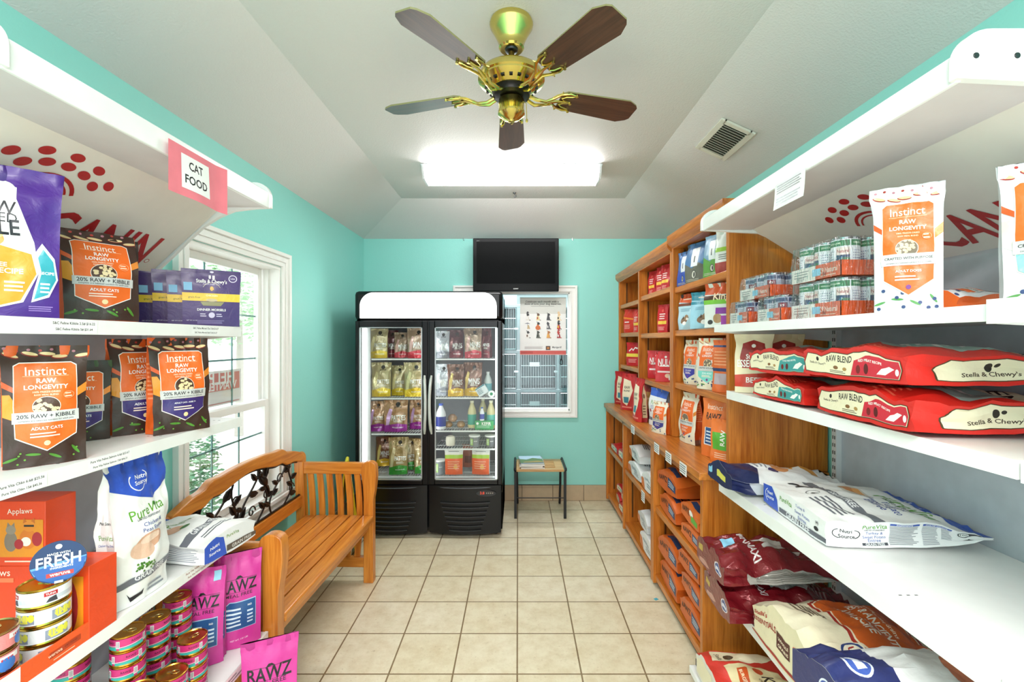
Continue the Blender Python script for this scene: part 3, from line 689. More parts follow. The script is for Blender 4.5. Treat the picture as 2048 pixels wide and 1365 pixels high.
tag(MB().tube([(0, 0, 0), (0, 0, -.012), (.012, 0, -.02), (.014, 0, -.034), (.002, 0, -.04), (-.008, 0, -.032)], .004, BLACK, 8).lathe([(.001, 0), (.014, 0), (.013, -.006), (.001, -.008)], (0, 0, 0), BLACK, 14).build('ceiling_hook'), 'small black hook on the ceiling behind the fluorescent light', 'hook')
bpy.data.objects['ceiling_hook'].location = (-.03, 3.95, CT-.001)
for x, t in ((-.545, 'small wire hook in the ceiling edge left of the television'), (.54, 'small wire hook in the ceiling edge right of the television')):
    o = MB().tube([(0, 0, .01), (0, 0, -.01), (.008, 0, -.02), (.012, 0, -.012)], .0025, CHROME, 6).build('wire_hook'); o.location = (x, YB-.02, CZ-.004); tag(o, t, 'hook')
# television
tv = thing('television', 'black flat television mounted above the back window under the ceiling', 'television', (-.02, 4.46, 2.322))
box(-.41, .41, -.02, .045, -.253, .253, dull('08090b', .3, .12)).build('tv_cabinet', tv, bev=.006)
mb = MB().box(-.375, .375, -.0225, -.02, -.18, .22, dull('050607', .35, .06)); mb.build('screen', tv)
mb = MB(); F = plane_map((0, -.021, -.25), (1, 0, 0), (0, 0, 1), (0, -1, 0)); prints(mb, F, .82, .5, [('T', 'SONY', 0, .04, .06, 'e4e4e4', 0, .8), ('T', 'BRAVIA', -.44, .955, .035, '9a9a9a')], seg=None); mb.build('maker_name', tv)
MB().box(-.05, .05, .045, .06, -.15, .15, BLACK).box(-.02, .02, .06, .165, -.02, .02, BLACK).box(-.08, .08, .165, .178, -.12, .12, BLACK).build('wall_bracket', tv)

# ================================================================ COOLER
CW0, CW1, CYF, CYB = -1.322, -.128, 3.76, 4.5
cl = thing('display_cooler', 'tall black two-door glass display cooler with a lit white header', 'cooler', ((CW0+CW1)/2, CYF, 0))
hw = (CW1-CW0)/2; BLK = dull('0a0b0e', .25, .35)
cb = MB(); WI = M('e3e5e7', .4); dp = CYB-CYF
cb.box(-hw, -hw+.035, .05, dp, .05, 1.99, BLK).box(hw-.035, hw, .05, dp, .05, 1.99, BLK).box(-hw, hw, dp-.03, dp, .05, 1.99, BLK).box(-hw, hw, .05, dp, .36, .42, BLK).box(-hw, hw, .05, dp, 1.74, 1.99, BLK).box(-hw, hw, .05, dp, .05, .36, BLK)
cb.box(-hw+.04, -hw+.1, .08, .14, 0, .05, BLK).box(hw-.1, hw-.04, .08, .14, 0, .05, BLK).box(-hw+.04, -hw+.1, dp-.12, dp-.06, 0, .05, BLK).box(hw-.1, hw-.04, dp-.12, dp-.06, 0, .05, BLK)
cb.build('cabinet_shell', cl, bev=.006)
il = MB(); il.box(-hw+.035, -hw+.04, .06, dp-.03, .42, 1.74, WI).box(hw-.04, hw-.035, .06, dp-.03, .42, 1.74, WI).box(-hw+.04, hw-.04, dp-.036, dp-.03, .42, 1.74, M('8f9296', .5)).box(-hw+.04, hw-.04, .06, dp-.036, .42, .426, WI).box(-hw+.04, hw-.04, .06, dp-.036, 1.734, 1.74, WI)
il.build('inner_liner', cl)
hd = MB(); hd.prism([(-hw-.004, 1.765), (hw+.004, 1.765), (hw+.004, 2.0), (-hw-.004, 2.0)], 1, .0, .4, BLK); hd.build('header_box', cl, bev=.03)
def rr(x0, x1, z0, z1, r, n=8): return [(x0, z0), (x1, z0)]+[(x1-r+r*cos(R(90*i/n)), z1-r+r*sin(R(90*i/n))) for i in range(n+1)]+[(x0+r+r*cos(R(90+90*i/n)), z1-r+r*sin(R(90+90*i/n))) for i in range(n+1)]
mb = MB(); mb.prism(rr(-hw+.045, hw-.045, 1.778, 1.986, .11), 1, -.012, .01, M('ffffff', .4, var=0, emit=1.6)); mb.build('lit_header_sign', cl, bev=.004)
GR = M('e8ecee', .3)
for s_ in (-1, 1):
    dx0, dx1 = (-hw+.006, -.006) if s_ < 0 else (.006, hw-.006)
    fr = MB(); w = .05 if s_ else 0
    g0, g1, gz0, gz1 = dx0+(.03 if s_ < 0 else .045), dx1-(.045 if s_ < 0 else .03), .468, 1.706
    fr.box(dx0, g0, -.0, .045, .43, 1.757, BLK).box(g1, dx1, 0, .045, .43, 1.757, BLK).box(g0, g1, 0, .045, .43, gz0, BLK).box(g0, g1, 0, .045, gz1, 1.757, BLK)
    dr = fr.build('glass_door', cl, bev=.005)
    al = MB()
    for (x0, x1, z0, z1) in ((g0, g0+.008, gz0, gz1), (g1-.008, g1, gz0, gz1), (g0, g1, gz0, gz0+.008), (g0, g1, gz1-.006, gz1)): al.box(x0, x1, .004, .02, z0, z1, M('b9c0c2', .3, .6))
    al.build('glass_trim', dr)
    box(g0+.008, g1-.008, .012, .016, gz0+.008, gz1-.006, FGLASS).build('door_glass', dr)
    hx = dx1-.022 if s_ < 0 else dx0+.022
    hn = MB(); pts = [(hx-s_*(-1)*0+s_*.012*(1-((i-6)/6)**2)*-1, -.012-.03*(1-((i-6)/6)**4), .845+.47*i/12) for i in range(13)]
    hn.tube(pts, [.008]+[.0125]*11+[.008], M('c9ccc6', .3, .3), 10); hn.build('door_handle', dr)
    # lower grille
    gp = MB(); n = 14
    def gy(x): return -.014*(1-(2*(x-(dx0+dx1)/2)/(dx1-dx0))**2)
    xs_ = [dx0+.003+(dx1-dx0-.006)*i/n for i in range(n+1)]
    zb = [.045+.0*i for i in range(n+1)]
    gp.add([(x, gy(x), .427) for x in xs_]+[(x, gy(x), .045-.012*(1-((2*i/n)-1)**2)) for i, x in enumerate(xs_)], [(i, n+1+i, n+2+i, i+1) for i in range(n)], BLK)
    gp.add([(x, gy(x), .427) for x in xs_]+[(x, .05, .427) for x in xs_], [(i, i+1, n+2+i, n+1+i) for i in range(n)], BLK)
    o = gp.build('grille_panel', cl)
    hl = MB(); hl.tube([(x, gy(x)-.002, .418-.012*(1-((2*(x-(dx0+dx1)/2)/(dx1-dx0)))**2)) for x in xs_[2:-2]], [.001]+[.005]*(n-5)+[.001], M('3c3f46', .25, coat=.5), 6); hl.build('grille_highlight', o)  # grey tube standing in for the curved highlight along the panel top
    cx = (dx0+dx1)/2
    for j in range(7):
        z = .305-.037*j; hx_ = .2-.012*j; sl = MB(); xs2 = [cx-hx_+2*hx_*i/12 for i in range(13)]
        sl.add([(x, gy(x)-.001, z-.006*(1-((x-cx)/hx_)**2)) for x in xs2]+[(x, gy(x)-.001, z-.014-.006*(1-((x-cx)/hx_)**2)) for x in xs2], [(i, 13+i, 14+i, i+1) for i in range(12)], M('020203', .9))
        sl.tube([(x, gy(x)-.004, z-.016-.006*(1-((x-cx)/hx_)**2)) for x in xs2], .003, M('24262b', .3, coat=.4), 6)
        sl.build('grille_slot', o)
    if s_ > 0:
        dg = MB(); F = plane_map((cx+.17, gy(cx+.17)-.003, .34), (1, 0, 0), (0, 0, 1), (0, -1, 0))
        prints(dg, F, .16, .05, [('E', 0, .5, .5, .16, '1c1d21'), ('R', -.36, .35, .4, .75, '2b2422'), ('T', '3.8', -.2, .55, .22, 'ff4a30'), ('R', 0, .42, .05, .65, '8a8278'), ('R', .1, .42, .15, .65, '8a8278'), ('R', .2, .42, .25, .65, '8a8278'), ('R', .3, .42, .35, .65, '8a8278')], seg=None); dg.build('temperature_display', cl)
MB().box(-.012, .012, .012, .05, .43, 1.757, BLK).build('door_mullion', cl)
# interior light strips (lamps of the cooler)
LS = M('ffffff', .5, var=0, emit=1.8)
for x in (-hw+.058, hw-.05): MB().box(x-.008, x+.008, .07, .085, .45, 1.72, LS).build('light_strip', cl)
MB().box(-.03, .03, .075, .09, .45, 1.72, LS).build('light_strip', cl)
MB().box(-hw+.045, -hw+.1, .085, .1, .45, 1.72, M('dcdfe2', .4)).build('side_rail', cl)
def wire_shelf(x0, x1, z, y1=.62, parent=cl, y0=.1):
    w_ = MB(); w_.box(x0, x1, y0, y0+.006, z-.012, z, M('f2f3f4', .3)); n = int((x1-x0)/.022)
    for k in range(n+1): x = x0+(x1-x0)*k/n; w_.tube([(x, y0, z-.003), (x, y1, z-.003)], .0018, M('e8eaec', .3), 5)
    for y in (y0+.15, y0+.35, y1): w_.tube([(x0, y, z-.007), (x1, y, z-.007)], .003, M('e8eaec', .3), 6)
    return w_.build('wire_shelf', parent)
OX = cl.location.x
CSH = {'L1': 1.447, 'L2': 1.12, 'L3': .825, 'L4': .47, 'R1': 1.447, 'R2': 1.125, 'R3': .85, 'R4': .70, 'R5': .47}
for k_, z in CSH.items(): wire_shelf(-hw+.105 if k_[0] == 'L' else .03, -.03 if k_[0] == 'L' else hw-.065, z)

# ================================================================ STOOL, MAGAZINES
stl = thing('stool', 'folding stool with slatted wooden top and black metal legs below the back window', 'stool', (.2, 4.36, 0))
tp = MB(); tp.box(-.215, .215, -.19, -.12, .418, .438, PINE).box(-.215, .215, .12, .19, .418, .438, PINE).box(-.215, -.15, -.12, .12, .418, .438, PINE).box(.14, .215, -.12, .12, .418, .438, PINE)
for i in range(4): y = -.085+i*.052; tp.box(-.15, .14, y, y+.03, .42, .436, PINE)
tp.build('slatted_top', stl, bev=.003)
for s_ in (-1, 1):
    MB().tube([(s_*.226, -.2, .43), (s_*.228, -.19, .445), (s_*.228, .19, .445), (s_*.226, .2, .43)], .011, RUB, 8).build('top_rail', stl)
    MB().box(-.012, .012, -.012, .012, 0, .42, RUB, Matrix.Translation((s_*.222, -.185, 0))).build('leg', stl, bev=.002)
    MB().tube([(s_*.215, .18, .42), (s_*.208, .13, .22), (s_*.205, .17, .011)], .011, RUB, 8).build('leg', stl)
MB().tube([(-.222, -.16, .175), (.222, -.16, .175)], .005, RUB, 6).tube([(-.2, .14, .2), (.2, .14, .2)], .005, RUB, 6).build('stretcher', stl)
def magazine(name, w, d, t, loc, rz, cov, label):
    m_ = MB(); m_.box(-w/2, w/2, -d/2, d/2, 0, t, M('e9e6de', .6)); F = plane_map((0, -d/2, t), (1, 0, 0), (0, 1, 0), (0, 0, 1)); prints(m_, F, w, d, cov, seg=None)
    o = m_.build(name, smooth=False); o.location = loc; o.rotation_euler[2] = rz; tag(o, label, 'magazine', 'magazines on the stool'); return o
magazine('magazine', .215, .27, .012, (.13, 4.33, .4385), .03, [('R', -.5, 0, .5, 1, '6b4a3a')], 'bottom magazine of the pile on the stool, dark brown cover')
magazine('magazine', .21, .27, .012, (.125, 4.335, .451), -.05, [('R', -.5, 0, .5, 1, 'c9cdd0')], 'second magazine from the bottom of the pile on the stool, pale grey')
magazine('magazine', .215, .28, .014, (.128, 4.33, .4635), .04, [('R', -.5, 0, .5, 1, '96a0a8'), ('R', -.5, 0, .5, .08, '5a6a50')], 'third magazine from the bottom of the pile on the stool, blue-grey')
magazine('magazine', .21, .275, .009, (.12, 4.335, .478), .08, [('R', -.5, 0, .5, 1, 'b9d0e6'), ('P', [(-.5, .0), (.5, .0), (.5, .55), (.1, .7), (-.2, .5), (-.5, .6)], '5f7a48'), ('P', [(-.3, .25), (.3, .35), (.5, .2), (.5, .1), (-.4, .12)], 'a08a4a'), ('P', [(-.5, .0), (.5, .0), (.5, .1), (-.5, .08)], '3c5f86')], 'top magazine on the stool, landscape cover with blue sky')

# ================================================================ FOLDING FLOOR SIGN between bench and cooler
fs_ = thing('folding_floor_sign', 'narrow yellow folded floor sign standing edge-on behind the bench arm', 'sign', (-1.27, 3.45, 0), (0, 0, R(14)))
YEL = M('f2d020', .4); T1 = Matrix.Rotation(R(7), 4, 'Y'); T2 = Matrix.Rotation(R(-7), 4, 'Y')
MB().box(-.006, .006, -.13, .13, 0.004, .66, YEL, Matrix.Translation((-.083, 0, 0)) @ T1).build('sign_panel', fs_, bev=.003)
MB().box(-.006, .006, -.13, .13, 0.004, .66, YEL, Matrix.Translation((.083, 0, 0)) @ T2).build('sign_panel', fs_, bev=.003)
MB().tube([(0, -.05, .65), (0, -.05, .70), (.004, 0, .725), (0, .05, .70), (0, .05, .65)], .012, M('c9c024', .4), 8).build('carry_handle', fs_)

# ================================================================ BENCH
BY0, BY1 = 1.915, 3.115
bn = thing('garden_bench', 'varnished teak bench with cast iron vine back under the left window', 'bench', (-1.212, (BY0+BY1)/2, 0), (0, 0, R(-1.7)))
X0, X1 = -1.472-(-1.2), -.957-(-1.2); hy = (BY1-BY0)/2
for s_ in (-1, 1):
    y0, y1 = (hy-.05, hy) if s_ > 0 else (-hy, -hy+.055)
    # front post with a rounded head
    hp = [(X1-.065, 0), (X1, 0), (X1, .55), (X1+.012, .62), (X1+.02, .70), (X1+.018, .755)]+[(X1-.03+.048*cos(R(a)), .765+.035*sin(R(a))) for a in range(20, 181, 20)]+[(X1-.082, .72), (X1-.07, .64), (X1-.065, .56)]
    m_ = MB(); m_.prism([(a, b) for a, b in hp], 1, y0, y1, TEAK[2]); m_.build('front_leg', bn, bev=.004)
    bp_ = [(X0, 0), (X0+.06, 0), (X0+.06, .45), (X0+.045, .80)]+[(X0+.015+.03*cos(R(a)), .815+.04*sin(R(a))) for a in range(0, 181, 20)]+[(X0-.015, .8), (X0, .45)]
    m_ = MB(); m_.prism(bp_, 1, y0, y1, TEAK[2]); m_.build('rear_leg', bn, bev=.004)
    if s_ > 0: m_ = MB().box(X0+.03, X1-.06, y0+.008, y1-.008, .715, .79, TEAK[0])
    else: m_ = MB().cyl((X0+.03, (y0+y1)/2, .735), (X1-.05, (y0+y1)/2, .735), .026, TEAK[0], n=18)
    m_.build('arm_rail', bn, bev=.003 if s_ > 0 else 0)
    MB().box(X0+.05, X1-.06, y0+.008, y1-.008, .10, .165, TEAK[0]).build('side_rail', bn, bev=.003)
    for k in range(6):
        xx = X0+.085+k*(X1-X0-.2)/5
        sb = MB(); n = 8; pts = [(xx+.018*sin(pi*i/n), (y0+y1)/2, .16+.56*i/n) for i in range(n+1)]
        vs = []; fc = []
        for (px_, py_, pz_) in pts: vs += [(px_-.019, py_-.007, pz_), (px_+.019, py_-.007, pz_), (px_+.019, py_+.007, pz_), (px_-.019, py_+.007, pz_)]
        for i in range(n):
            for q in range(4): fc.append((4*i+q, 4*i+(q+1) % 4, 4*i+4+(q+1) % 4, 4*i+4+q))
        sb.add(vs, fc, TEAK[2]).build('arm_slat', bn)
MB().box(X0+.03, X0+.055, -hy+.05, hy-.05, .37, .42, TEAK[1]).box(X1-.06, X1-.03, -hy+.05, hy-.05, .35, .425, TEAK[1]).build('seat_apron', bn, bev=.003)
for k in range(6):
    x0 = X0+.065+k*.0765; MB().box(x0, x0+.0695, -hy+.052, hy-.052, .43-.002*abs(k-2.5), .452-.002*abs(k-2.5), TEAK[1]).build('seat_slat', bn, bev=.004)
m_ = MB(); m_.box(X1-.025, X1+.005, -hy+.056, hy-.052, .405, .448, TEAK[1]); m_.build('seat_edge', bn, bev=.008)
# crest rail (arched) and lower back rail
def crest(y, top):
    u = y/hy; z = .95-.11*abs(u)**2.2
    if abs(u) < .10 and False: z -= 0
    z += .012*math.exp(-((abs(u)-.52)/.07)**2)-.010*math.exp(-((abs(u)-.62)/.06)**2)
    return z if top else z-.075-.02*math.exp(-(u/.5)**2)*0+.012*cos(u*7)
m_ = MB(); n = 40; ys_ = [-hy+.04+(2*hy-.08)*i/n for i in range(n+1)]
m_.prism([(y, crest(y, 1)) for y in ys_]+[(y, crest(y, 0)) for y in ys_[::-1]], 0, X0+.004, X0+.045, TEAK[1]); m_.build('crest_rail', bn, bev=.006)
MB().box(X0+.012, X0+.042, -hy+.05, hy-.05, .50, .575, TEAK[1]).build('back_rail', bn, bev=.004)
MB().box(X0+.012, X0+.042, -hy+.05, hy-.05, .34, .38, TEAK[1]).build('lower_rail', bn, bev=.004)
iron = MB(); xi = X0+.027; rnd = random.Random(12)
iron.tube([(xi, -hy+.06, .582), (xi, hy-.06, .582)], .007, BRONZE, 6)
iron.tube([(xi, y, crest(y, 0)-.004) for y in ys_[2:-2]], .007, BRONZE, 6)
def leaf(y, z, L_, a):
    c_, s2 = cos(a), sin(a); pl = [(0, 0), (.3, .22), (.65, .2), (1, 0), (.65, -.2), (.3, -.22)]
    iron.prism([(y+(p*c_-q*s2)*L_, z+(p*s2+q*c_)*L_) for p, q in pl], 0, xi-.004, xi+.004, BRONZE)
    iron.tube([(xi+.003, y, z), (xi+.009, y+c_*L_*.5, z+s2*L_*.5), (xi+.003, y+c_*L_, z+s2*L_)], [.003, .006, .001], BRONZE, 6)
for k in range(7):
    y = -hy+.16+k*.14; top = crest(min(hy-.1, y+.02), 0)-.01; sw = .05*(-1)**k
    pts = [(xi, y-.05+.12*t+sw*sin(t*5), .585+(top-.585)*t) for t in [i/10 for i in range(11)]]
    iron.tube(pts, .0055, BRONZE, 6)
    for t in (2, 4, 6, 8):
        p = pts[t]; sg = 1 if (t+k) % 4 < 2 else -1; a = R(90)-sg*R(rnd.uniform(35, 100)); leaf(p[1], p[2], rnd.uniform(.06, .085), a)
    cy, cz = y+.04, .66+.05*(k % 3); iron.tube([(xi, cy+.035*(1-i/16)*cos(i*.55), cz+.035*(1-i/16)*sin(i*.55)) for i in range(14)], .004, BRONZE, 6)
# a bird in the vines
by_, bz_ = .13, .80
iron.lathe([(.001, -.055), (.012, -.04), (.022, -.01), (.022, .015), (.012, .035), (.001, .045)], (xi, by_, bz_), BRONZE, 12, Matrix.Rotation(R(40), 3, 'X'))
iron.lathe([(.001, -.018), (.014, -.008), (.015, .006), (.001, .018)], (xi, by_-.035, bz_+.045), BRONZE, 10); iron.tube([(xi, by_-.04, bz_+.048), (xi, by_-.085, bz_+.03)], [.004, .001], BRONZE, 6)
leaf(by_+.01, bz_+.01, .11, R(75)); leaf(by_+.02, bz_-.03, .08, R(-60)); leaf(by_-.01, bz_, .09, R(120))
iron.build('cast_iron_panel', bn)
# ================================================================ BOOKCASES on the right wall
LX, UX, XW = .875, 1.0, 1.47      # front of the lower units, front of the hutches, back
BF, BN = 4.63, 2.205
CTZ = .975
def unit(name, label, cat, y0, y1, xf, z0, z1, divs, shelves, thick=.03, top=True, crown=None):
    root = thing(name, label, cat, (xf, y0, 0))
    xb = XW-xf; L = y1-y0
    ps = [0]+[d-y0 for d in divs]+[L]
    for i, y in enumerate(ps):
        a_ = y if i == 0 else y-thick if i == len(ps)-1 else y-thick/2
        MB().box(0, xb, a_, a_+thick, z0, z1, OAK[2]).build('side_panel' if i in (0, len(ps)-1) else 'divider', root, bev=.002)
    MB().box(xb-.012, xb-.001, thick, L-thick, z0, z1, OAK[2]).build('back_panel', root)
    for bay, zs in enumerate(shelves):
        a_ = ps[bay]+(thick if bay == 0 else thick/2)+.001; b_ = ps[bay+1]-(thick if bay == len(ps)-2 else thick/2)-.001
        for z in zs: MB().box(.012, xb-.014, a_, b_, z-.038, z, OAK[1]).build('shelf', root, bev=.003)
        for x in (.07, ):
            for y in (a_+.001, b_-.004): MB().box(x, x+.012, y, y+.003, z0+.1, z1-.04, M('6a4a2a', .4, .5)).build('shelf_track', root)
    if top: MB().box(0, xb-.013, thick, L-thick, z1-.035, z1-.001, OAK[1]).build('top_board', root, bev=.002)
    if crown:
        m_ = MB(); z = z1; m_.prism([(-.0, z-.03), (-.022, z-.012), (-.03, z+.012), (-.03, z+.03), (xb, z+.03), (xb, z)][::1] if False else [(0.001, z-.03), (-.02, z-.012), (-.03, z+.005), (-.03, z+crown), (xb, z+crown), (xb, z+.0005), (.001, z+.0005)], 1, -.001, L+.001, OAK[1]); m_.build('crown_molding', root, bev=.002)
    return root
U1 = unit('bookcase_hutch', 'far oak hutch of two bays with red pouches, next to the back wall', 'bookcase', 3.035, BF, UX, CTZ+.001, 2.205, [3.86], [[1.29, 1.655, 1.96], [1.363, 1.67, 1.945]], crown=.045)
U2 = unit('bookcase_hutch', 'near oak hutch of one bay with blue and orange bags, slightly taller', 'bookcase', BN, 3.03, UX, CTZ+.001, 2.225, [], [[1.33, 1.664, 1.94]], crown=.05)
L1 = unit('low_bookcase', 'far low oak bookcase of two bays with white and red bags lying inside', 'bookcase', 3.04, BF, LX, .03, CTZ-.04, [3.88], [[.09, .537], [.09, .553]], crown=None)
L2 = unit('low_bookcase', 'near low oak bookcase of one bay full of orange bags', 'bookcase', BN, 3.035, LX, .03, CTZ-.04, [], [[.09, .53]], crown=None)
for u, a_, b_ in ((L1, 0, BF-3.04), (L2, 0, 3.035-BN)): MB().box(.05, .07, a_, b_, 0, .03, M('20150e', .7)).box(.5, .55, a_, b_, 0, .03, M('20150e', .7)).build('plinth', u)
ct = box(LX-.02, XW, BN-.012, BF+.003, CTZ-.038, CTZ, OAK[1]).build('countertop', bev=.004)
tag(ct, 'long oak countertop running over the low bookcases', 'countertop')
def price_tag(y, z, w=.11, h=.055, xf=LX-.02, parent=None, nm='price_label'):
    m_ = MB(); m_.box(xf-.0015, xf-.0003, y-w/2, y+w/2, z-h, z, M('f2f2f0', .5)); F = plane_map((xf-.0016, y, z-h), (0, -1, 0), (0, 0, 1), (-1, 0, 0))
    prints(m_, F, w, h, [('L', -.44, .1, .44, .9, 4, '6a6f78')], seg=None, off=.0003); return m_
def px_y(px, X): return X*930/(px-1036)
for px, t in ((1271, 'farthest'), (1320, 'second farthest'), (1344, 'second nearest'), (1374, 'nearest')):
    o = price_tag(px_y(px, LX), CTZ-.012, .1, .058).build('price_label'); tag(o, t+' of the four white price labels on the countertop edge', 'label', 'price labels on the countertop')
o = price_tag(px_y(1283, LX), .53, .085, .075, LX+.011).build('price_label'); tag(o, 'white price label on the shelf edge inside the far low bookcase', 'label')

# ================================================================ METAL GONDOLA SHELVING
def gondola(s, name, label, y0, y1, PW, shelves, base, canopy, cz=(2.135, 2.2), und=None, tags=True):
    root = thing(name, label, 'shelving', (s*PW, y0, 0)); L = y1-y0
    def X(x): return s*(x-PW)         # |world x| -> local
    def bx(m_, xa, xb, ya, yb, za, zb, mt): a_, b_ = sorted((X(xa), X(xb))); return m_.box(a_, b_, ya, yb, za, zb, mt)
    bx(MB(), PW, PW+.012, 0.02, L-.02, .05, 1.9, GREY).build('back_panel', root)
    for y in (0, L-.03):
        u = MB(); bx(u, PW-.025, PW+.012, y, y+.03, 0, 1.95, M('d9dadb', .35))
        z = .2
        while z < 1.9:
            bx(u, PW-.0262, PW-.024, y+.007, y+.011, z, z+.016, BLACK); bx(u, PW-.0262, PW-.024, y+.019, y+.023, z, z+.016, BLACK); z += .034
        u.build('upright', root)
    out = []
    for (xf, zt, th) in shelves:
        m_ = MB(); bx(m_, xf+.002, PW-.001, .003, L-.003, zt-.022, zt, SHELF); bx(m_, xf, xf+.012, .001, L-.001, zt-th, zt+.001, SHELF)
        for y in (.004, L-.007):
            a_, b_ = X(xf+.012), X(PW-.001); m_.prism([(a_, zt-th), (a_, zt-.004), (b_, zt-.004), (b_, zt-.075)], 1, y, y+.003, SHELF)
        q = 1
        for yy in (.28, .62, .92):
            if yy > L-.05: break
            for k in range(3): bx(m_, xf+.04+.02*k, xf+.048+.02*k, yy, yy+.003, zt, zt+.0004, BLACK)
        o = m_.build('shelf', root, bev=.0025); out.append(o)
    if base:
        m_ = MB(); bx(m_, base[0], PW-.001, 0, L, base[1]-.03, base[1], SHELF); bx(m_, base[0]+.03, base[0]+.045, 0, L, 0, base[1]-.03, M('c9cacc', .4)); bx(m_, PW-.05, PW-.03, 0, L, 0, base[1]-.03, SHELF); m_.build('base_deck', root, bev=.003)
    if canopy:
        xc = canopy; z0, z1 = cz; xi = und
        m_ = MB(); bx(m_, xc, xc+.012, .005, L-.005, z0, z1, SHELF); bx(m_, xc+.012, xi, .005, L-.005, z0+.004, z0+.012, M('d9d3d4', .4)); m_.build('canopy_fascia', root, bev=.003)
        sg = MB(); A = Vector((X(xi-.01), 0, z0+.012)); B = Vector((X(PW-.03), 0, 1.875)); dn = (A-B); ln = dn.length; up = dn.normalized(); nr = Vector((-s*abs(up.z), 0, -abs(up.x))).normalized()
        p0 = B-nr*.008
        vs = []
        for y in (.02, L-.02):
            for (P_, k) in ((B, 0), (A, 0), (A, -1), (B, -1)): q = P_+nr*(k*.012); vs.append((q.x, y, q.z))
        sg.add(vs, [(0, 1, 2, 3), (4, 5, 6, 7), (0, 1, 5, 4), (1, 2, 6, 5), (2, 3, 7, 6), (3, 0, 4, 7)], M('e9e2da', .22, coat=.5)); sp = sg.build('sign_panel', root)
        lg = MB(); RED = 'b3151b'; yc = canopy_c[s]-y0
        ux = Vector((0, -s, 0)); F = plane_map(Vector((B.x, yc, B.z)), ux, up, nr)
        cz_ = ln*.66; wv = 1.0
        it = []
        for row, (rr_, rn, sz) in enumerate(((.155, 5, .017), (.118, 5, .017))):
            for k in range(rn):
                a_ = 90+(k-(rn-1)/2)*-(24 if row == 0 else 22); cx_ = rr_*1.2*cos(R(a_)); zz_ = cz_-.07+rr_*.98*sin(R(a_)); it.append(('E', cx_, zz_/ln, sz*1.15, sz*.85, RED, a_-90))
        it.append(('S', [(x_, (z_+cz_-.07)/ln) for x_, z_ in arc(0, 0, .078, 158, 22, 14)], .011, RED)); it.append(('S', [(x_, (z_+cz_-.07)/ln) for x_, z_ in arc(0, 0, .06, 155, 25, 14)], .006, RED))
        it.append(('T', 'CANIN', .28, .25, .42, RED, 0, 1.45)); it.append(('T', 'ROYAL', -.2, .25, .42, RED, 0, 1.45)); it.append(('E', .51, .13, .01, .01, RED)); it.append(('E', .51, .13, .0075, .0075, 'e9e2da'))
        prints(lg, F, 1.0, ln, it, seg=None, off=.0008); lg.build('crown_logo', sp)
        bk = [(xc-.006, z0+.003), (xc-.006, z1-.02)]+[(xc+.06-.066*cos(R(t_)), z1-.02+.062*sin(R(t_))) for t_ in range(10, 91, 10)]+[(xc+.12, z1+.042), (xi+.05, z0+.055), (PW-.002, 1.965), (PW-.002, 1.86), (PW-.05, 1.885), (PW-.11, 1.94), (PW-.17, 2.0), (PW-.235, 2.06), (PW-.3, z0-.035), (PW-.36, z0-.01), (xc+.06, z0)]
        for y in (-.004, L-.014):
            m_ = MB(); m_.prism([(X(a_), b_) for a_, b_ in bk], 1, y, y+.018, SHELF)
            for xx in (xc+.03, xc+.108): m_.cyl((X(xx), y-.0015, z1-.01), (X(xx), y+.001, z1-.01), .006, BLACK, n=12)
            m_.build('canopy_bracket', root, bev=.003)
    return root, out
canopy_c = {-1: 1.30, 1: 1.58}
GL, shL = gondola(-1, 'gondola_shelving', 'white metal gondola shelving on the left with cat food', .905, 1.9, 1.515, [(1.13, 1.653, .038), (1.13, 1.285, .036), (1.13, .81, .036), (1.02, .41, .036)], (.87, .15), 1.01, und=1.2)
GR_, shR = gondola(1, 'gondola_shelving', 'white metal gondola shelving on the right with dog food and an open canopy', .885, 2.12, 1.455, [(.894, 1.668, .032), (.95, 1.37, .036), (.915, .96, .045), (.93, .47, .045)], (.78, .12), .838, cz=(2.095, 2.15), und=1.06)
GN, shN = gondola(1, 'gondola_shelving', 'nearest white shelving section at the right edge of the picture, no canopy', -.2, .88, 1.455, [(.885, 1.676, .045), (.95, 1.37, .04), (.915, .96, .045), (.93, .47, .045)], (.78, .12), None)
def strip(sh, y, z, w, lines, xf=1.13, col='2a2a2a'):
    m_ = MB(); h = .03; F = plane_map((-xf+1.515+.0006, y-.905, z), (0, 1, 0), (0, 0, 1), (1, 0, 0)); prints(m_, F, w, h, [('R', -.55, -.05, .55, 1.05, 'f7f7f6')]+[('T', t, 0, .78-.5*i, .98-.12*i, col) for i, t in enumerate(lines)], seg=None, off=.0002); return m_.build('price_label', sh)
strip(shL[0], 1.185, 1.619, .115, ['S&C Feline Kibble 2.5# $16.22', 'S&C Feline Kibble 5# $31.64'])
strip(shL[0], 1.685, 1.619, .14, ['S&C Feline Morsel Chx 3.5# $16.37', 'S&C Feline Morsels Beef 3.5# $16.37'])
strip(shL[1], 1.29, 1.252, .125, ['Pure Vita Feline Salmon 6.6# $23.67', 'Pure Vita Feline Salmon 15# $46.21'])
strip(shL[1], 1.06, 1.252, .10, ['Pure Vita Chkn 6.6# $25.56', 'Pure Vita Chkn 15# $45.36'])
strip(shL[2], 1.66, .777, .16, ['Pure Vita Feline Chicken 6.6# $24.83', 'Pure Vita Feline Chicken 15# $45.35'], col='8a4a3a')
m_ = MB(); m_.box(.4965, .498, .52, .86, .375, .409, M('f3d3da', .6)); F = plane_map((.498, .69, .376), (0, 1, 0), (0, 0, 1), (1, 0, 0)); prints(m_, F, .34, .033, [('L', -.48, .15, .48, .85, 2, '9a7a84')], seg=None); m_.build('price_strip', shL[3])
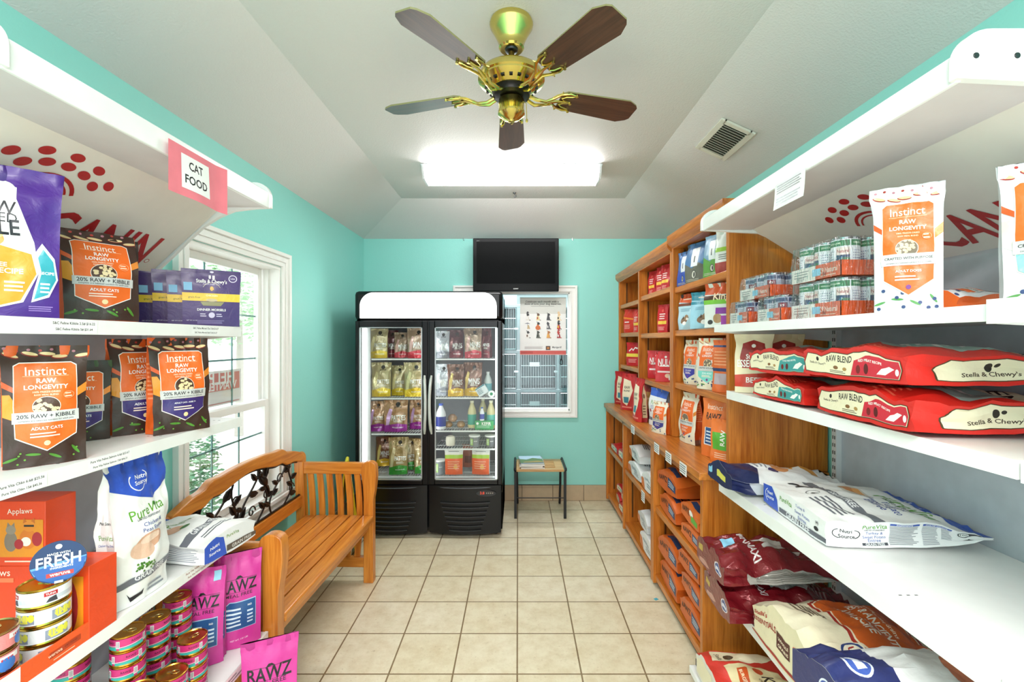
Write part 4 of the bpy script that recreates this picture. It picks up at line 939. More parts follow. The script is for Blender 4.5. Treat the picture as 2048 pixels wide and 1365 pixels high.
# CAT FOOD sign taped to the left canopy
cf = thing('cat_food_sign', 'pink paper CAT FOOD sign taped to the front of the left canopy', 'sign', (-1.0005, 1.45, 2.03))
m_ = MB(); n = 12; W_ = .25
def PK(a, b, o): return Vector((.004+.010*math.sin((a+.125)*13)**2*(1-b/.147)+o+(.012*max(0, a-.09)/.035), a, b-.02*(a+.12)*(1-b/.147)))
m_.add([PK(-W_/2+W_*i/n, z, 0) for z in (0, .05, .1, .147) for i in range(n+1)], [(j*(n+1)+i, j*(n+1)+i+1, (j+1)*(n+1)+i+1, (j+1)*(n+1)+i) for j in range(3) for i in range(n)], M('ee7f8c', .7)); m_.build('paper_sheet', cf)
m_ = MB(); prints(m_, lambda a, b, o: PK(a-.015, b, o), .122, .147, [('R', -.5, .17, .5, .86, 'f8f8f6'), ('T', 'CAT', .0, .67, .5, '101010', 0, 1.15), ('T', 'FOOD', .0, .38, .78, '101010', 0, 1.05)], mat=lambda c: M(c, .7)); m_.build('white_card', cf)
nt_ = thing('notice', 'white printed notice taped to the front of the right canopy', 'notice', (.8375, 1.43, 2.02))
m_ = MB(); F = lambda a, b, o: Vector((-.003-.006*(1-b/.085)**2-o, -a, b))
mapped(m_, F, [(-.08, 0), (.08, 0), (.08, .085), (-.08, .085)], [(0, 1, 2, 3)], M('f6f6f4', .6), 0, .02)
prints(m_, F, .16, .085, [('L', -.42, .55, .42, .9, 4, '50545c'), ('L', -.42, .12, .42, .42, 3, '9a9ea6')]); m_.build('paper_sheet', nt_)
# ================================================================ PRINT DESIGNS (x in bag widths from the middle, z in bag heights)
WH = 'f6f5f2'
def kibble(cx, cz, r, asp, n=26, bgc='4a2c1c', c='e8d2a2', seed=1):
    rn = random.Random(seed); o = [('E', cx, cz, r, r*.92, 'f2e6d8'), ('E', cx, cz, r*.95, r*.87, bgc)]
    for i in range(n):
        a = rn.uniform(0, 6.28); q = r*.82*math.sqrt(rn.random()); o.append(('E', cx+q*cos(a), cz+q*sin(a)*asp, r*.15, r*.13, c))
    return o
def instinct(kind='cat', asp=.55, detail=1, foot='ADULT CATS', footc=None, seed=0):
    """asp = width / height"""
    kt = min(1, .5/asp); dog = kind != 'cat'; rn = random.Random(seed+3); it = []
    for k in range(5 if detail else 2):     # sliced apples and roots along the top
        x = -.4+.2*k+rn.uniform(-.04, .04); z = .90+rn.uniform(-.02, .03)
        it += [('E', x, z, .1, .035, '8c2a22' if not dog else 'a03028', -25+k*9), ('E', x+.005, z+.005, .092, .026, 'e8cf9a', -25+k*9)]
    for k in range(7 if detail else 0): it.append(('E', -.45+.13*k, .965+rn.uniform(-.015, .015), .022, .02, 'b03a30' if k % 2 else 'b77a88'))
    it += [('P', [(-.5, .42), (-.36, .38), (-.34, .5), (-.42, .6), (-.5, .6)], 'e2932a' if not dog else 'd9d2c8'), ('P', [(-.5, .66), (-.34, .6), (-.34, .64), (-.5, .71)], 'd9581f'), ('P', [(.5, .6), (.36, .55), (.36, .62), (.5, .68)], 'e0862a')]
    for k in range(4 if detail else 2):
        x = -.42+.26*k; it.append(('E', x, .07+.03*(k % 2), .09, .02, '4f8a2a' if not dog else '5c9a52', 20-k*25))
    if dog:
        for k in range(9): it.append(('E', rn.uniform(-.45, .45), rn.uniform(.02, .17), .03, .03, '3a4a7a'));
    else:
        for k in range(6): it.append(('E', rn.uniform(-.45, .45), rn.uniform(.03, .14), .014, .014, '6aa03a'))
    OR = 'ec6a1e'
    it += [('P', [(-.37, .835), (-.3, .86), (.3, .86), (.37, .835), (.385, .5), (.37, .24), (0, .12), (-.37, .24), (-.385, .5)], 'f4efe8'), ('P', [(-.36, .828), (-.3, .852), (.3, .852), (.36, .828), (.375, .5), (.36, .246), (0, .13), (-.36, .246), (-.375, .5)], OR)]
    it += [('T', 'Instinct', 0, .785, .5*kt, 'f9ecdf', 0, 1.15, 0), ('R', -.27, .742, .27, .745, 'f6c9a4'), ('T', 'RAW', 0, .705, .24*kt, WH), ('T', 'LONGEVITY', 0, .653, .54*kt, WH)]
    if detail: it += [('T', '100% FREEZE-DRIED', 0, .612, .34*kt, 'fbd9bd'), ('T', 'RAW MEAL BLEND', 0, .588, .3*kt, 'fbd9bd')]
    it += kibble(-.02 if dog else .0, .49, .17, asp, 30 if detail else 8, seed=seed, bgc='7a6a58' if dog else '4a2c1c')
    it += [('P', [(-.4, .36), (.4, .36), (.4, .45), (-.4, .45)], 'c9c9c6')]
    it += [('T', '20% RAW + KIBBLE' if not dog else 'CRAFTED WITH PURPOSE', 0, .415, .7, '26262a')]
    if detail: it += [('T', 'complete and balanced nutrition for adult pets', 0, .378, .66, '5a5a5e')]
    if footc: it += [('P', [(-.37, .358), (.37, .358), (.36, .246), (0, .13), (-.36, .246)], footc)]
    it += [('T', foot, 0, .315, .38, WH), ('L', -.2, .235, .2, .285, 2, 'fbe3cf'), ('E', 0, .19, .04, .04, 'f8d9a0' if not dog else '7a3a8a')]
    if detail: it += [('E', .27, .58, .07, .06, 'f7a97a'), ('E', .27, .58, .062, .053, OR), ('L', .22, .555, .32, .605, 2, 'fbd9bd')]
    return it
def stella(c1='f0c52a', word='CHICKEN'):
    return [('R', -.5, .945, .5, .95, '2c1550'), ('E', 0, .96, .035, .02, 'd8d0e4'), ('E', .36, .86, .075, .075, 'd9d2e6'), ('E', .36, .86, .06, .06, '3d1d6b'), ('T', 'USA', .36, .86, .08, 'd9d2e6'),
            ('R', -.05, .84, -.015, .9, WH), ('R', .01, .83, .05, .9, WH), ('T', "Stella & Chewy's", 0, .785, .52, WH, 0, 1.3), ('T', 'FREEZE-DRIED RAW', 0, .74, .3, 'c9bedd'),
            ('S', arc(0, .60, .17, 150, 30, 10, 1), .006, 'e9dcb8'), ('E', 0, .665, .03, .045, 'e8b12a'), ('P', [(-.02, .64), (.04, .64), (.03, .69)], 'd99a1a'),
            ('R', -.5, .44, .5, .58, c1), ('T', word, 0, .54, .2, 'fff3c0'), ('T', 'grain free', -.3, .5, .2, '8a7a20'), ('P', [(-.2, .43), (.22, .43), (.16, .36), (-.15, .36)], '8d8a5a'), ('E', 0, .46, .1, .03, 'c9b88a'),
            ('T', 'DINNER MORSELS', 0, .29, .5, WH), ('E', 0, .195, .055, .055, 'cfc6df'), ('L', -.2, .16, -.08, .23, 2, 'cfc6df'), ('L', .08, .16, .2, .23, 2, 'cfc6df'), ('L', -.25, .04, .25, .11, 3, '8f7fb4'), ('T', 'NET WT 3.5 OZ', -.34, .1, .18, 'cfc6df')]
def rawz(panel='23528a', word='RAWZ', sub='MEAL FREE'):
    return [('T', word, 0, .66, .8, '141418', 0, 1.3), ('P', [(-.08, .72), (-.02, .76), (.04, .76), (.1, .73), (.03, .735)], '141418'), ('T', sub, 0, .565, .6, '1d1d22', 0, .9, 0), ('R', -.4, .725, .4, .729, '2a2a30'), ('R', -.4, .597, .4, .6, '2a2a30'),
            ('P', [(-.38, .2), (.38, .2), (.38, .5), (-.2, .5), (-.38, .44)], 'a9c3de'), ('P', [(-.37, .205), (.37, .205), (.37, .49), (-.2, .49), (-.37, .435)], panel), ('L', -.32, .23, .1, .44, 5, 'd6e2ee'), ('T', 'NO', .24, .44, .09, WH), ('L', .18, .24, .32, .4, 4, 'c6d6e6'), ('T', 'NET WT. 1.81 LBS', .0, .09, .4, 'f4c6e2')]
BLU = '2f56c0'
def purevita(what=('Chicken &', 'Peas Entree'), top=.76, meat='d9a88c'):
    it = [('P', [(-.5, 1), (.5, 1), (.5, top+.02), (.2, top-.08), (-.1, top-.03), (-.5, top+.06)], BLU), ('S', arc(-.05, top+.075, .13, 140, 330, 12, .5), .014, WH), ('S', arc(-.02, top+.08, .14, -40, 60, 10, .5), .01, WH), ('T', 'Nutri', -.0, top+.105, .2, WH), ('T', 'Source', 0, top+.065, .24, WH),
          ('T', 'PureVita', .05, top-.14, .58, '5f9e2a', 6, 1.25, 0), ('E', .18, top-.115, .03, .03, '3a7a2a'), ('T', 'LIMITED INGREDIENT', .05, top-.19, .42, '5a5f68'), ('T', what[0], .1, top-.235, .34, '3a4a98', 0, 1, 0), ('T', what[1], .1, top-.275, .38, '3a4a98', 0, 1, 0),
          ('E', .02, .40, .24, .13, meat, 12), ('E', -.1, .35, .2, .12, 'e4bda4', -14), ('E', .03, .42, .16, .06, 'eed0bc', 10)]
    rn = random.Random(4)
    for i in range(34): it.append(('E', rn.gauss(-.08, .1), rn.gauss(.24, .018), .016, .016, '3d6e26' if i % 2 else '5a8a34'))
    it += [('P', [(-.5, .13), (.5, .17), (.5, .215), (-.5, .175)], '6a6d76'), ('T', 'GRAIN FREE', .05, .178, .55, 'e9e9ec', 2), ('P', [(-.3, .03), (-.2, .04), (-.1, .045), (-.08, .08), (-.12, .065), (-.3, .06), (-.34, .09)], '2a2a2e'), ('L', .0, .03, .4, .09, 2, '8a8e98')]
    return it
PV_SIDE = [('T', 'Nutri Source', 0, .6, .7, '3a3c42'), ('R', -.46, .35, .46, .38, '5a5d66'), ('T', 'GRAIN FREE', 0, .365, .8, WH), ('R', -.46, .325, .46, .332, BLU), ('L', -.46, .18, .46, .32, 12, '9a9da6'), ('R', -.46, .165, .46, .172, BLU), ('L', -.46, .03, .46, .155, 8, 'a9acb4'), ('T', 'PureVita', 0, .5, .7, '6f9e3a', 0, 1, 0), ('T', 'Chicken & Peas Entree', 0, .45, .8, '6a7ab8', 0, 1.1, 0)]
def stella_red(word='RAW BLEND', c='a8c9c4'):
    return [('P', [(-.42, .92), (.42, .92), (.42, .3), (0, .2), (-.42, .3)], 'efe3c4'), ('T', "Stella & Chewy's", 0, .8, .7, '3a2a22'), ('T', word, 0, .66, .7, '2a2220', 0, 1.3), ('P', [(-.42, .5), (.42, .55), (.42, .3), (0, .2), (-.42, .3)], c), ('L', -.3, .34, .3, .46, 3, WH)]
def petfood(body, band, word, pic='c08a5a', txt=WH, sub=None):
    it = [('R', -.5, .58, .5, .8, band), ('T', word, 0, .7, .8, txt, 0, 1.2), ('E', .02, .34, .26, .2, pic, 10), ('E', .16, .4, .12, .1, 'f0e6da'), ('E', .12, .46, .03, .03, '1a1a1a'), ('E', -.16, .38, .1, .06, '5a3c2a', 60), ('L', -.36, .07, .36, .16, 3, 'e8e6e2')]
    if sub: it.append(('T', sub, 0, .86, .5, txt))
    return it
def freezer(band, word, bird='e9d9a0', top='b89a6a'):
    return [('E', .1, .86, .1, .1, '26241f'), ('T', 'primal', .1, .78, .3, '26241f'), ('T', word, .12, .44, .62, WH, 0, 1.7), ('P', [(-.5, 0), (.5, 0), (.5, .22), (.1, .27), (-.5, .2)], band), ('P', [(-.44, .2), (-.3, .22), (-.2, .5), (-.14, .7), (-.26, .74), (-.4, .5)], bird), ('T', 'FROZEN RAW', .1, .14, .5, WH), ('L', -.1, .3, .36, .36, 2, 'f0ece0')]

GI = 'bags of cat food on the left shelves'
# ================================================================ LEFT SHELVING GOODS
Z1, Z2, Z3, Z4 = 1.6545, 1.2865, .8115, .4115
for i in range(5):
    x = -1.20-.055*i
    bag('pouch', .20, .222-(0, .014, .004, .017, .008)[i], .018, (x, 1.822-.002*i, Z1), R(34), front='3a1a66', side='32155a', P={'front': stella('f0c52a' if i < 4 else '6cb52a'), 'left': [('L', -.4, .1, .4, .5, 12, 'a99ac4')]}, seed=20+i, wr=.0012, seal=.1, lean=.04,
        label=['purple pouch with yellow band, front of the row on the top left shelf', 'second purple pouch from the shelf end, just behind the front one', 'third purple pouch from the shelf end in the row on the top left shelf', 'fourth purple pouch from the shelf end in the row on the top left shelf', 'innermost purple pouch of the row, green band instead of yellow'][i],
        cat='pouch', group='purple cat food pouches on the top left shelf', sticker=[('R', -.47, .62, -.33, .76, '8fc4e6')] if i < 4 else [('R', -.46, .58, -.3, .72, '9ad0e8')])
bag('food_bag', .19, .285, .09, (-1.275, 1.42, Z1), R(57), tilt=R(-4), front='3b241b', side='e2601c', back='3b241b', P={'front': instinct('cat', .62, 1, seed=1)}, seed=1, wr=.006, label='dark brown and orange cat food bag standing in the middle of the top left shelf', group=GI, deform=lambda p: (p.x, p.y+.25*max(0, p.z-.19), p.z-.1*max(0, p.z-.22)))
bag('food_bag', .15, .285, .06, (-1.385, 1.545, Z1), R(48), tilt=R(-2), front='35211a', side='d95a1c', back='3b241b', P={'front': instinct('cat', .6, 0, seed=5)}, seed=2, wr=.005, label='taller dark brown bag half hidden behind the orange one on the top left shelf', group=GI, deform=lambda p: (p.x, p.y, p.z))
pk = [('P', [(-.5, .12), (-.1, .03), (.22, .1), (.34, .3), (.3, .5), (.16, .78), (.16, .86), (-.1, .9), (-.5, .88)], 'f3f2f0'), ('P', [(-.5, .1), (-.1, .04), (.2, .11), (.32, .29), (.28, .42), (0, .47), (-.5, .44)], 'f29a24'), ('E', -.12, .5, .2, .1, 'd9a860'), ('E', -.02, .52, .1, .05, 'e8c890', 20), ('E', -.2, .49, .08, .05, 'f0d8a8'),
      ('E', .0, .85, .15, .09, 'd4d2d0'), ('E', -.14, .84, .11, .08, 'c6c4c2'), ('R', -.2, .775, .14, .82, 'e2e0de'), ('T', 'RAW', -.02, .71, .36, '24222a', 0, 1.3, 0), ('T', 'COATED', -.06, .645, .46, '24222a', 0, 1.2, 0), ('T', 'KIBBLE', -.06, .575, .5, '24222a', 4, 1.3), ('T', 'CHICKEN RECIPE', -.06, .3, .56, WH), ('T', 'CAGE-FREE', -.05, .34, .3, WH), ('E', -.02, .2, .07, .07, 'e9e6f2'), ('E', -.02, .2, .055, .055, '5a78b8'), ('L', -.34, .16, -.14, .24, 3, WH), ('L', .08, .16, .24, .24, 3, WH),
      ('P', [(.28, .1), (.42, .14), (.49, .26), (.46, .4), (.36, .5), (.3, .42), (.34, .3), (.3, .18)], 'eef4f4'), ('P', [(.3, .12), (.41, .155), (.475, .26), (.45, .38), (.37, .46), (.33, .4), (.36, .3)], '2a9aa8'), ('T', 'RECIPE', .4, .3, .12, WH), ('L', .35, .16, .43, .24, 3, WH), ('L', .26, .04, .46, .08, 3, '9a7ac4')]
bag('food_bag', .235, .365, .09, (-1.275, 1.115, Z1), R(46), front='42167c', side='38126c', P={'front': pk, 'left': [('L', -.4, .1, .4, .6, 14, 'a88ad0')]}, seed=4, wr=.006, nu=16, nt=22, seal=.1, label='big violet bag of coated cat kibble at the near end of the top left shelf', group=GI)
bag('food_bag', .16, .30, .085, (-1.215, 1.195, Z2), R(50), front='3a241b', side='e2601c', P={'front': instinct('cat', .52, 1, seed=2), 'left': [('L', -.4, .35, .4, .75, 9, 'f09060')]}, seed=5, wr=.006, nu=16, nt=22, label='large orange and brown cat food bag at the near end of the second left shelf', group=GI)
bag('food_bag', .15, .25, .06, (-1.37, 1.475, Z2), R(42), front='33261e', side='34502a', P={'front': instinct('cat', .55, 0, seed=8, footc='3a2a70')}, seed=6, wr=.005, label='dark green and brown bag set back between the orange bags on the second left shelf', group=GI, deform=lambda p: (p.x, p.y, p.z))
bag('food_bag', .18, .318, .085, (-1.305, 1.575, Z2), R(64), front='3a241b', side='e2601c', P={'front': instinct('cat', .52, 1, seed=3, foot='ADULT CATS', footc='3a2a70'), 'left': [('L', -.4, .35, .4, .75, 9, 'f09060')]}, seed=7, wr=.006, label='orange bag with bright orange side, second from the far end of the second left shelf', group=GI)
bag('food_bag', .185, .322, .09, (-1.18, 1.615, Z2), R(61), front='3a241b', side='e2601c', P={'front': instinct('cat', .52, 1, seed=4, foot='ADULT CATS - AGES 7+', footc='3a2a70'), 'left': [('L', -.4, .35, .4, .75, 9, 'f09060')]}, seed=8, wr=.006, nu=16, nt=22, label='orange bag with purple pointed foot panel at the far end of the second left shelf', group=GI)
# third shelf
bag('food_bag', .205, .428, .10, (-1.185, 1.435, Z3), R(87), front='f1f1ef', side='efefee', P={'front': purevita(), 'left': PV_SIDE}, seed=9, wr=.008, nu=18, nt=26, seal=.06, label='white and blue bag of chicken cat food standing on the third left shelf', group=GI)
bag('food_bag', .27, .43, .10, (-1.075, 1.73, Z3), R(82), lie=True, front='f2f2f0', side='e9e9ea', seed=10, wr=.007, nu=14, nt=20, e=.65,
    P={'front': [('P', [(-.5, .16), (.5, .26), (.5, .33), (-.5, .23)], '6a6d76'), ('T', 'GRAIN FREE', 0, .245, .6, 'e8e8ea', 5.5), ('T', 'PureVita', .1, .55, .5, '6f9e3a', 0, 1.2, 0), ('E', -.2, .45, .14, .1, 'd9a88c'), ('E', -.1, .4, .08, .04, '3d6e26'), ('L', -.3, .1, .3, .15, 2, '6a6d76'), ('P', [(-.5, .9), (.5, .9), (.5, 1), (-.5, 1)], BLU)],
       'bottom': [('P', [(-.5, 0), (-.1, 0), (-.16, .8), (-.3, 1), (-.5, 1)], BLU), ('T', 'Nutri', -.32, .62, .16, WH), ('T', 'Source', -.32, .36, .2, WH), ('T', 'PureVita', .02, .72, .24, '8aa85a', 0, 1, 0), ('R', -.1, .1, .5, .35, '5a5048'), ('T', 'GRAIN FREE', .2, .22, .4, 'd8d4d0')],
       'left': [('L', .0, .1, .46, .9, 9, '9a9da6'), ('T', 'Nutri Source', -.2, .5, .2, '3a3c42')]}, label='white bag lying at the far end of the third left shelf', group=GI)
def carton(name, x0, x1, y0, y1, z0, z1, col, items, label, cat='box', group=None, side=None):
    root = thing(name, label, cat, ((x0+x1)/2, (y0+y1)/2, z0), group=group); w, d, h = x1-x0, y1-y0, z1-z0
    box(-w/2, w/2, -d/2, d/2, 0, h, film(col)).build('carton', root, bev=.0015)
    m_ = MB(); F = plane_map((0, -d/2-.0003, 0), (1, 0, 0), (0, 0, 1), (0, -1, 0)); prints(m_, F, w, h, items, seg=None, off=.0004)
    if side: F = plane_map((w/2+.0003, 0, 0), (0, 1, 0), (0, 0, 1), (1, 0, 0)); prints(m_, F, d, h, side, seg=None, off=.0004)
    m_.build('front_label', root, smooth=False); return root
cat_art = [('R', -.46, .14, .46, .72, 'e8901e'), ('E', -.18, .38, .13, .2, '8a7a6a'), ('E', -.18, .56, .1, .09, '9a8a78'), ('P', [(-.26, .6), (-.24, .68), (-.19, .63)], '8a7a6a'), ('P', [(-.16, .63), (-.11, .68), (-.1, .6)], '8a7a6a'), ('E', .16, .42, .17, .2, 'e07a22'), ('E', .18, .62, .13, .11, 'e88a2a'), ('P', [(.06, .66), (.08, .75), (.14, .69)], 'c86a1c'), ('P', [(.22, .7), (.29, .75), (.3, .66)], 'c86a1c'), ('E', .12, .38, .1, .09, 'f2e8dc'), ('E', -.02, .34, .09, .1, 'b02a30'), ('E', .34, .42, .1, .14, 'b02a30'), ('R', .08, .61, .28, .64, '2a2420'), ('T', 'Applaws', 0, .84, .5, 'fbe3d0', 3, 1, 0), ('L', -.3, .05, .3, .1, 1, 'fbd0b8')]
carton('treat_box', -1.49, -1.13, 1.225, 1.31, Z3, 1.004, 'e8481a', [('R', .1, .12, .46, .86, 'e8901e'), ('E', .33, .45, .09, .22, 'b02a30'), ('E', .25, .62, .08, .06, 'e07a22'), ('R', -.45, .78, -.05, .84, 'f08050'), ('T', 'Applaws', -.2, .9, .25, 'fbe3d0', 0, 1, 0)], 'lower orange carton with cat picture behind the cans on the third left shelf', group='orange cat treat cartons')
carton('treat_box', -1.378, -1.245, 1.225, 1.31, 1.0045, 1.175, 'e8481a', cat_art, 'upper orange carton with two painted cats, stacked on the other carton', group='orange cat treat cartons')
# cans
def can(name, r, h, col, items, label, loc, group, lid='c9a24a', lab2=None):
    root = thing(name, label, 'can', loc, group=group)
    MB().lathe([(.001, 0), (r-.002, 0), (r, .0015), (r, .003), (r-.0012, .005), (r-.0012, h-.005), (r, h-.003), (r, h-.001), (r-.002, h), (r-.004, h-.003), (.001, h-.003)], (0, 0, 0), M(lid, .22, 1.0, var=.02), 32).build('can_shell', root)
    rl = r-.0006; hh = h-.012; F = lambda a, b, o: Vector(((rl+o)*cos(a/rl), (rl+o)*sin(a/rl), .006+b))
    m_ = MB(); n = 32; m_.add([((rl)*cos(2*pi*k/n), rl*sin(2*pi*k/n), z) for z in (.006, h-.006) for k in range(n)], [(k, (k+1) % n, n+(k+1) % n, n+k) for k in range(n)], film(col))
    prints(m_, F, 2*pi*rl, hh, items, seg=.006, off=.0003); m_.build('paper_label', root)
    MB().tube([(.012*cos(t*.6)+.01, .008*sin(t*.6), h-.0022) for t in range(10)], .0012, M('d8c890', .2, 1), 6, True).box(-.012, .0, -.003, .003, h-.003, h-.0012, M('d8c890', .2, 1)).build('pull_tab', root)
    return root
pink_it = []
for x in (-.375, -.125, .125, .375): pink_it += [('P', [(x-.11, 0), (x+.11, 0), (x+.11, .34), (x-.11, .2)], '2aa59a'), ('P', [(x-.11, .24), (x+.11, .4), (x+.11, .44), (x-.11, .28)], 'f2e6ee'), ('T', 'RAWZ', x+.04, .66, .09, '5a1040')]
for x in (-.25, .0, .25, .5): pink_it.append(('R', x-.018, .2, x+.018, .85, 'f4e9ee')); pink_it += [('R', x-.014+.006*k, .25, x-.011+.006*k, .8, '2a2026') for k in range(5)]
GP = 'pink cat food cans on the lower left shelf'
stacks = [(-1.075, 1.535, 5, .0425, 'the short stack by the pink price strip'), (-1.19, 1.625, 7, .0425, 'the tall stack beside the pink bags'), (-1.175, 1.505, 7, .0425, 'the middle tall stack'), (-1.145, 1.365, 8, .0425, 'the tallest stack'), (-1.25, 1.30, 7, .0425, 'the shaded stack under the third shelf'), (-1.065, 1.30, 5, .0425, 'the nearest low stack'), (-1.065, 1.43, 4, .0425, 'the lowest stack')]
proto = None; CH = .0425
ordn = ['bottom', 'second', 'third', 'fourth', 'fifth', 'sixth', 'seventh', 'eighth']
for si, (x, y, n, r, nm) in enumerate(stacks):
    for k in range(n):
        if si == 3 and k > 7: continue
        lb = f'pink cat food can, {"top" if k == n-1 else ordn[k]} of {nm}'
        loc = (x, y, Z4+k*CH); rz = R((si*53+k*17) % 90)
        if proto is None: proto = can('food_can', .0425, .042, 'c2246e', pink_it, lb, loc, GP, lid='c8923a'); proto.rotation_euler[2] = rz
        else: dup(proto, loc, rz, lb, GP)
GC = 'cat food cans in the orange display tray'
wit = []
for x in (-.375, -.125, .125, .375): wit += [('R', x-.09, .1, x+.06, .8, '8a93a8'), ('E', x-.05, .55, .025, .03, 'e6e04a'), ('E', x, .55, .025, .03, 'e6e04a'), ('E', x+.04, .55, .02, .03, 'e6e04a'), ('R', x-.06, .2, x+.02, .32, 'e6e04a')]
wit2 = [('R', -.5, .2, .5, .5, 'c9cfd8')]
for x in (-.375, -.125, .125, .375): wit2 += [('R', x-.03, .55, x+.05, .85, 'b02028'), ('T', 'TUNA', x+.01, .7, .06, WH), ('P', [(x-.02, .1), (x+.05, .1), (x+.04, .5), (x, .4)], '3a3a44')]
pr2 = None
for k in range(4):
    lb = f'yellow-grey cat food can, {["bottom", "second", "third", "red-labelled top"][k]} one of the stack behind the orange tray front'
    loc = (-1.187, 1.166, Z3+.002+k*.0455)
    if k < 3:
        if pr2 is None: pr2 = can('food_can', .05, .045, 'e6e8ea', wit, lb, loc, GC, 'c2a94a'); pr2.rotation_euler[2] = R(20)
        else: dup(pr2, loc, R(20+k*14), lb, GC)
    else: q = can('food_can', .05, .045, 'eef0f2', wit2, lb, loc, GC, 'c2a94a'); q.rotation_euler[2] = R(10)
rit = []
for x in (-.375, -.125, .125, .375): rit += [('R', x-.1, .55, x+.08, .9, 'f3eef0'), ('R', x-.07, .6, x+.04, .75, 'd0343c'), ('E', x, .3, .06, .05, '3a78c8')]
for k in range(3):
    lb = f'red and white cat food can, {["bottom", "middle", "top"][k]} of the short stack at the left picture edge'
    loc = (-1.19, 1.045, Z3+.002+k*.0455)
    if k == 0: q = can('food_can', .048, .045, 'e58a8a', rit, lb, loc, GC, 'b08a5a')
    else: dup(q, loc, R(k*40), lb, GC)
ty = thing('display_tray', 'orange cardboard display tray front holding the cat food cans', 'tray', (-1.131, 1.10, Z3))
MB().box(-.004, 0, -.1, .135, 0, .046, film('ef5a22')).box(-.11, -.004, .131, .135, 0, .046, film('d9521e')).box(-.11, -.004, -.1, .131, 0, .0015, film('c9b8a0')).build('tray_wall', ty)
m_ = MB(); prints(m_, plane_map((.0004, .0175, 0), (0, 1, 0), (0, 0, 1), (1, 0, 0)), .235, .046, [('R', .02, .36, .36, .66, 'b83c14'), ('T', 'weruva', .08, .5, .15, 'f8d0b8'), ('T', 'CAT FOOD', .25, .53, .14, '5a1c0c'), ('L', .06, .14, .3, .26, 1, 'f8c8a8'), ('P', [(-.5, 0), (-.26, 0), (-.26, 1), (-.5, 1)], 'f1efec')], seg=None, off=.0003); m_.build('front_label', ty)
fd = thing('shelf_talker', 'round navy FRESH sign on a clear stem above the cans', 'sign', (-1.15, 1.165, 1.045), (0, 0, R(38)))
m_ = MB(); m_.cyl((0, .001, 0), (0, -.001, 0), .052, M('1d3a66', .4), n=36); m_.build('sign_disc', fd)
m_ = MB(); prints(m_, plane_map((0, -.0013, 0), (1, 0, 0), (0, 0, 1), (0, -1, 0)), .104, .104, [('P', [(-.49, -.05), (.49, .05), (.47, -.12), (-.42, -.24)], '5f9ad4'), ('P', [(-.47, -.1), (.49, .02), (.42, -.25), (.2, -.44), (-.1, -.49), (-.35, -.34)], '2a5ea8'), ('E', 0, .37, .06, .06, WH), ('T', 'MADE WITH', 0, .21, .4, WH), ('T', 'FRESH', 0, .04, .78, WH, 0, 1.25), ('T', 'INGREDIENTS', .05, -.13, .4, WH), ('R', -.22, -.34, .26, -.24, 'c83a3a'), ('T', 'weruva', .02, -.29, .36, WH)], seg=None, off=.0003); m_.build('sign_print', fd)
MB().box(-.004, .004, .002, .003, -.046, -.03, M('d9dde0', .2)).box(-.008, .008, -.004, .006, -.0515, -.046, M('d9dde0', .2)).build('stem', fd)
# fourth shelf bags + base bag
PKC = 'd43aa0'
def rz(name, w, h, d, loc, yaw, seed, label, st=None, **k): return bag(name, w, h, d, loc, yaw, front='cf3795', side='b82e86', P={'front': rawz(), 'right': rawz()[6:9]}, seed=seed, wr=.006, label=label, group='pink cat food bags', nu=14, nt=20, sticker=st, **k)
rz('food_bag', .15, .345, .08, (-1.165, 1.70, Z4), R(20), 30, 'pink bag with black lettering between the can stacks and the other pink bag', [('R', .25, .86, .4, .96, '9ad0e8')])
rz('food_bag', .16, .355, .085, (-1.10, 1.81, Z4), R(34), 31, 'pink bag standing at the far end of the lower left shelf beside the bench')
rz('food_bag', .19, .345, .09, (-.95, 1.74, .1515), R(24), 32, 'pink bag standing on the bottom deck in front of the bench', lean=-.05)
m_ = MB().box(-.06, .06, -.05, .05, 0, .04, film('e8a0b8')).box(-.055, .055, -.045, .045, .0395, .0402, M('8a6a50', .8)); o = m_.build('can_tray'); o.location = (-1.15, 1.84, Z4); tag(o, 'small pink cardboard tray at the far end of the lower left shelf', 'tray') if False else bpy.data.objects.remove(o)

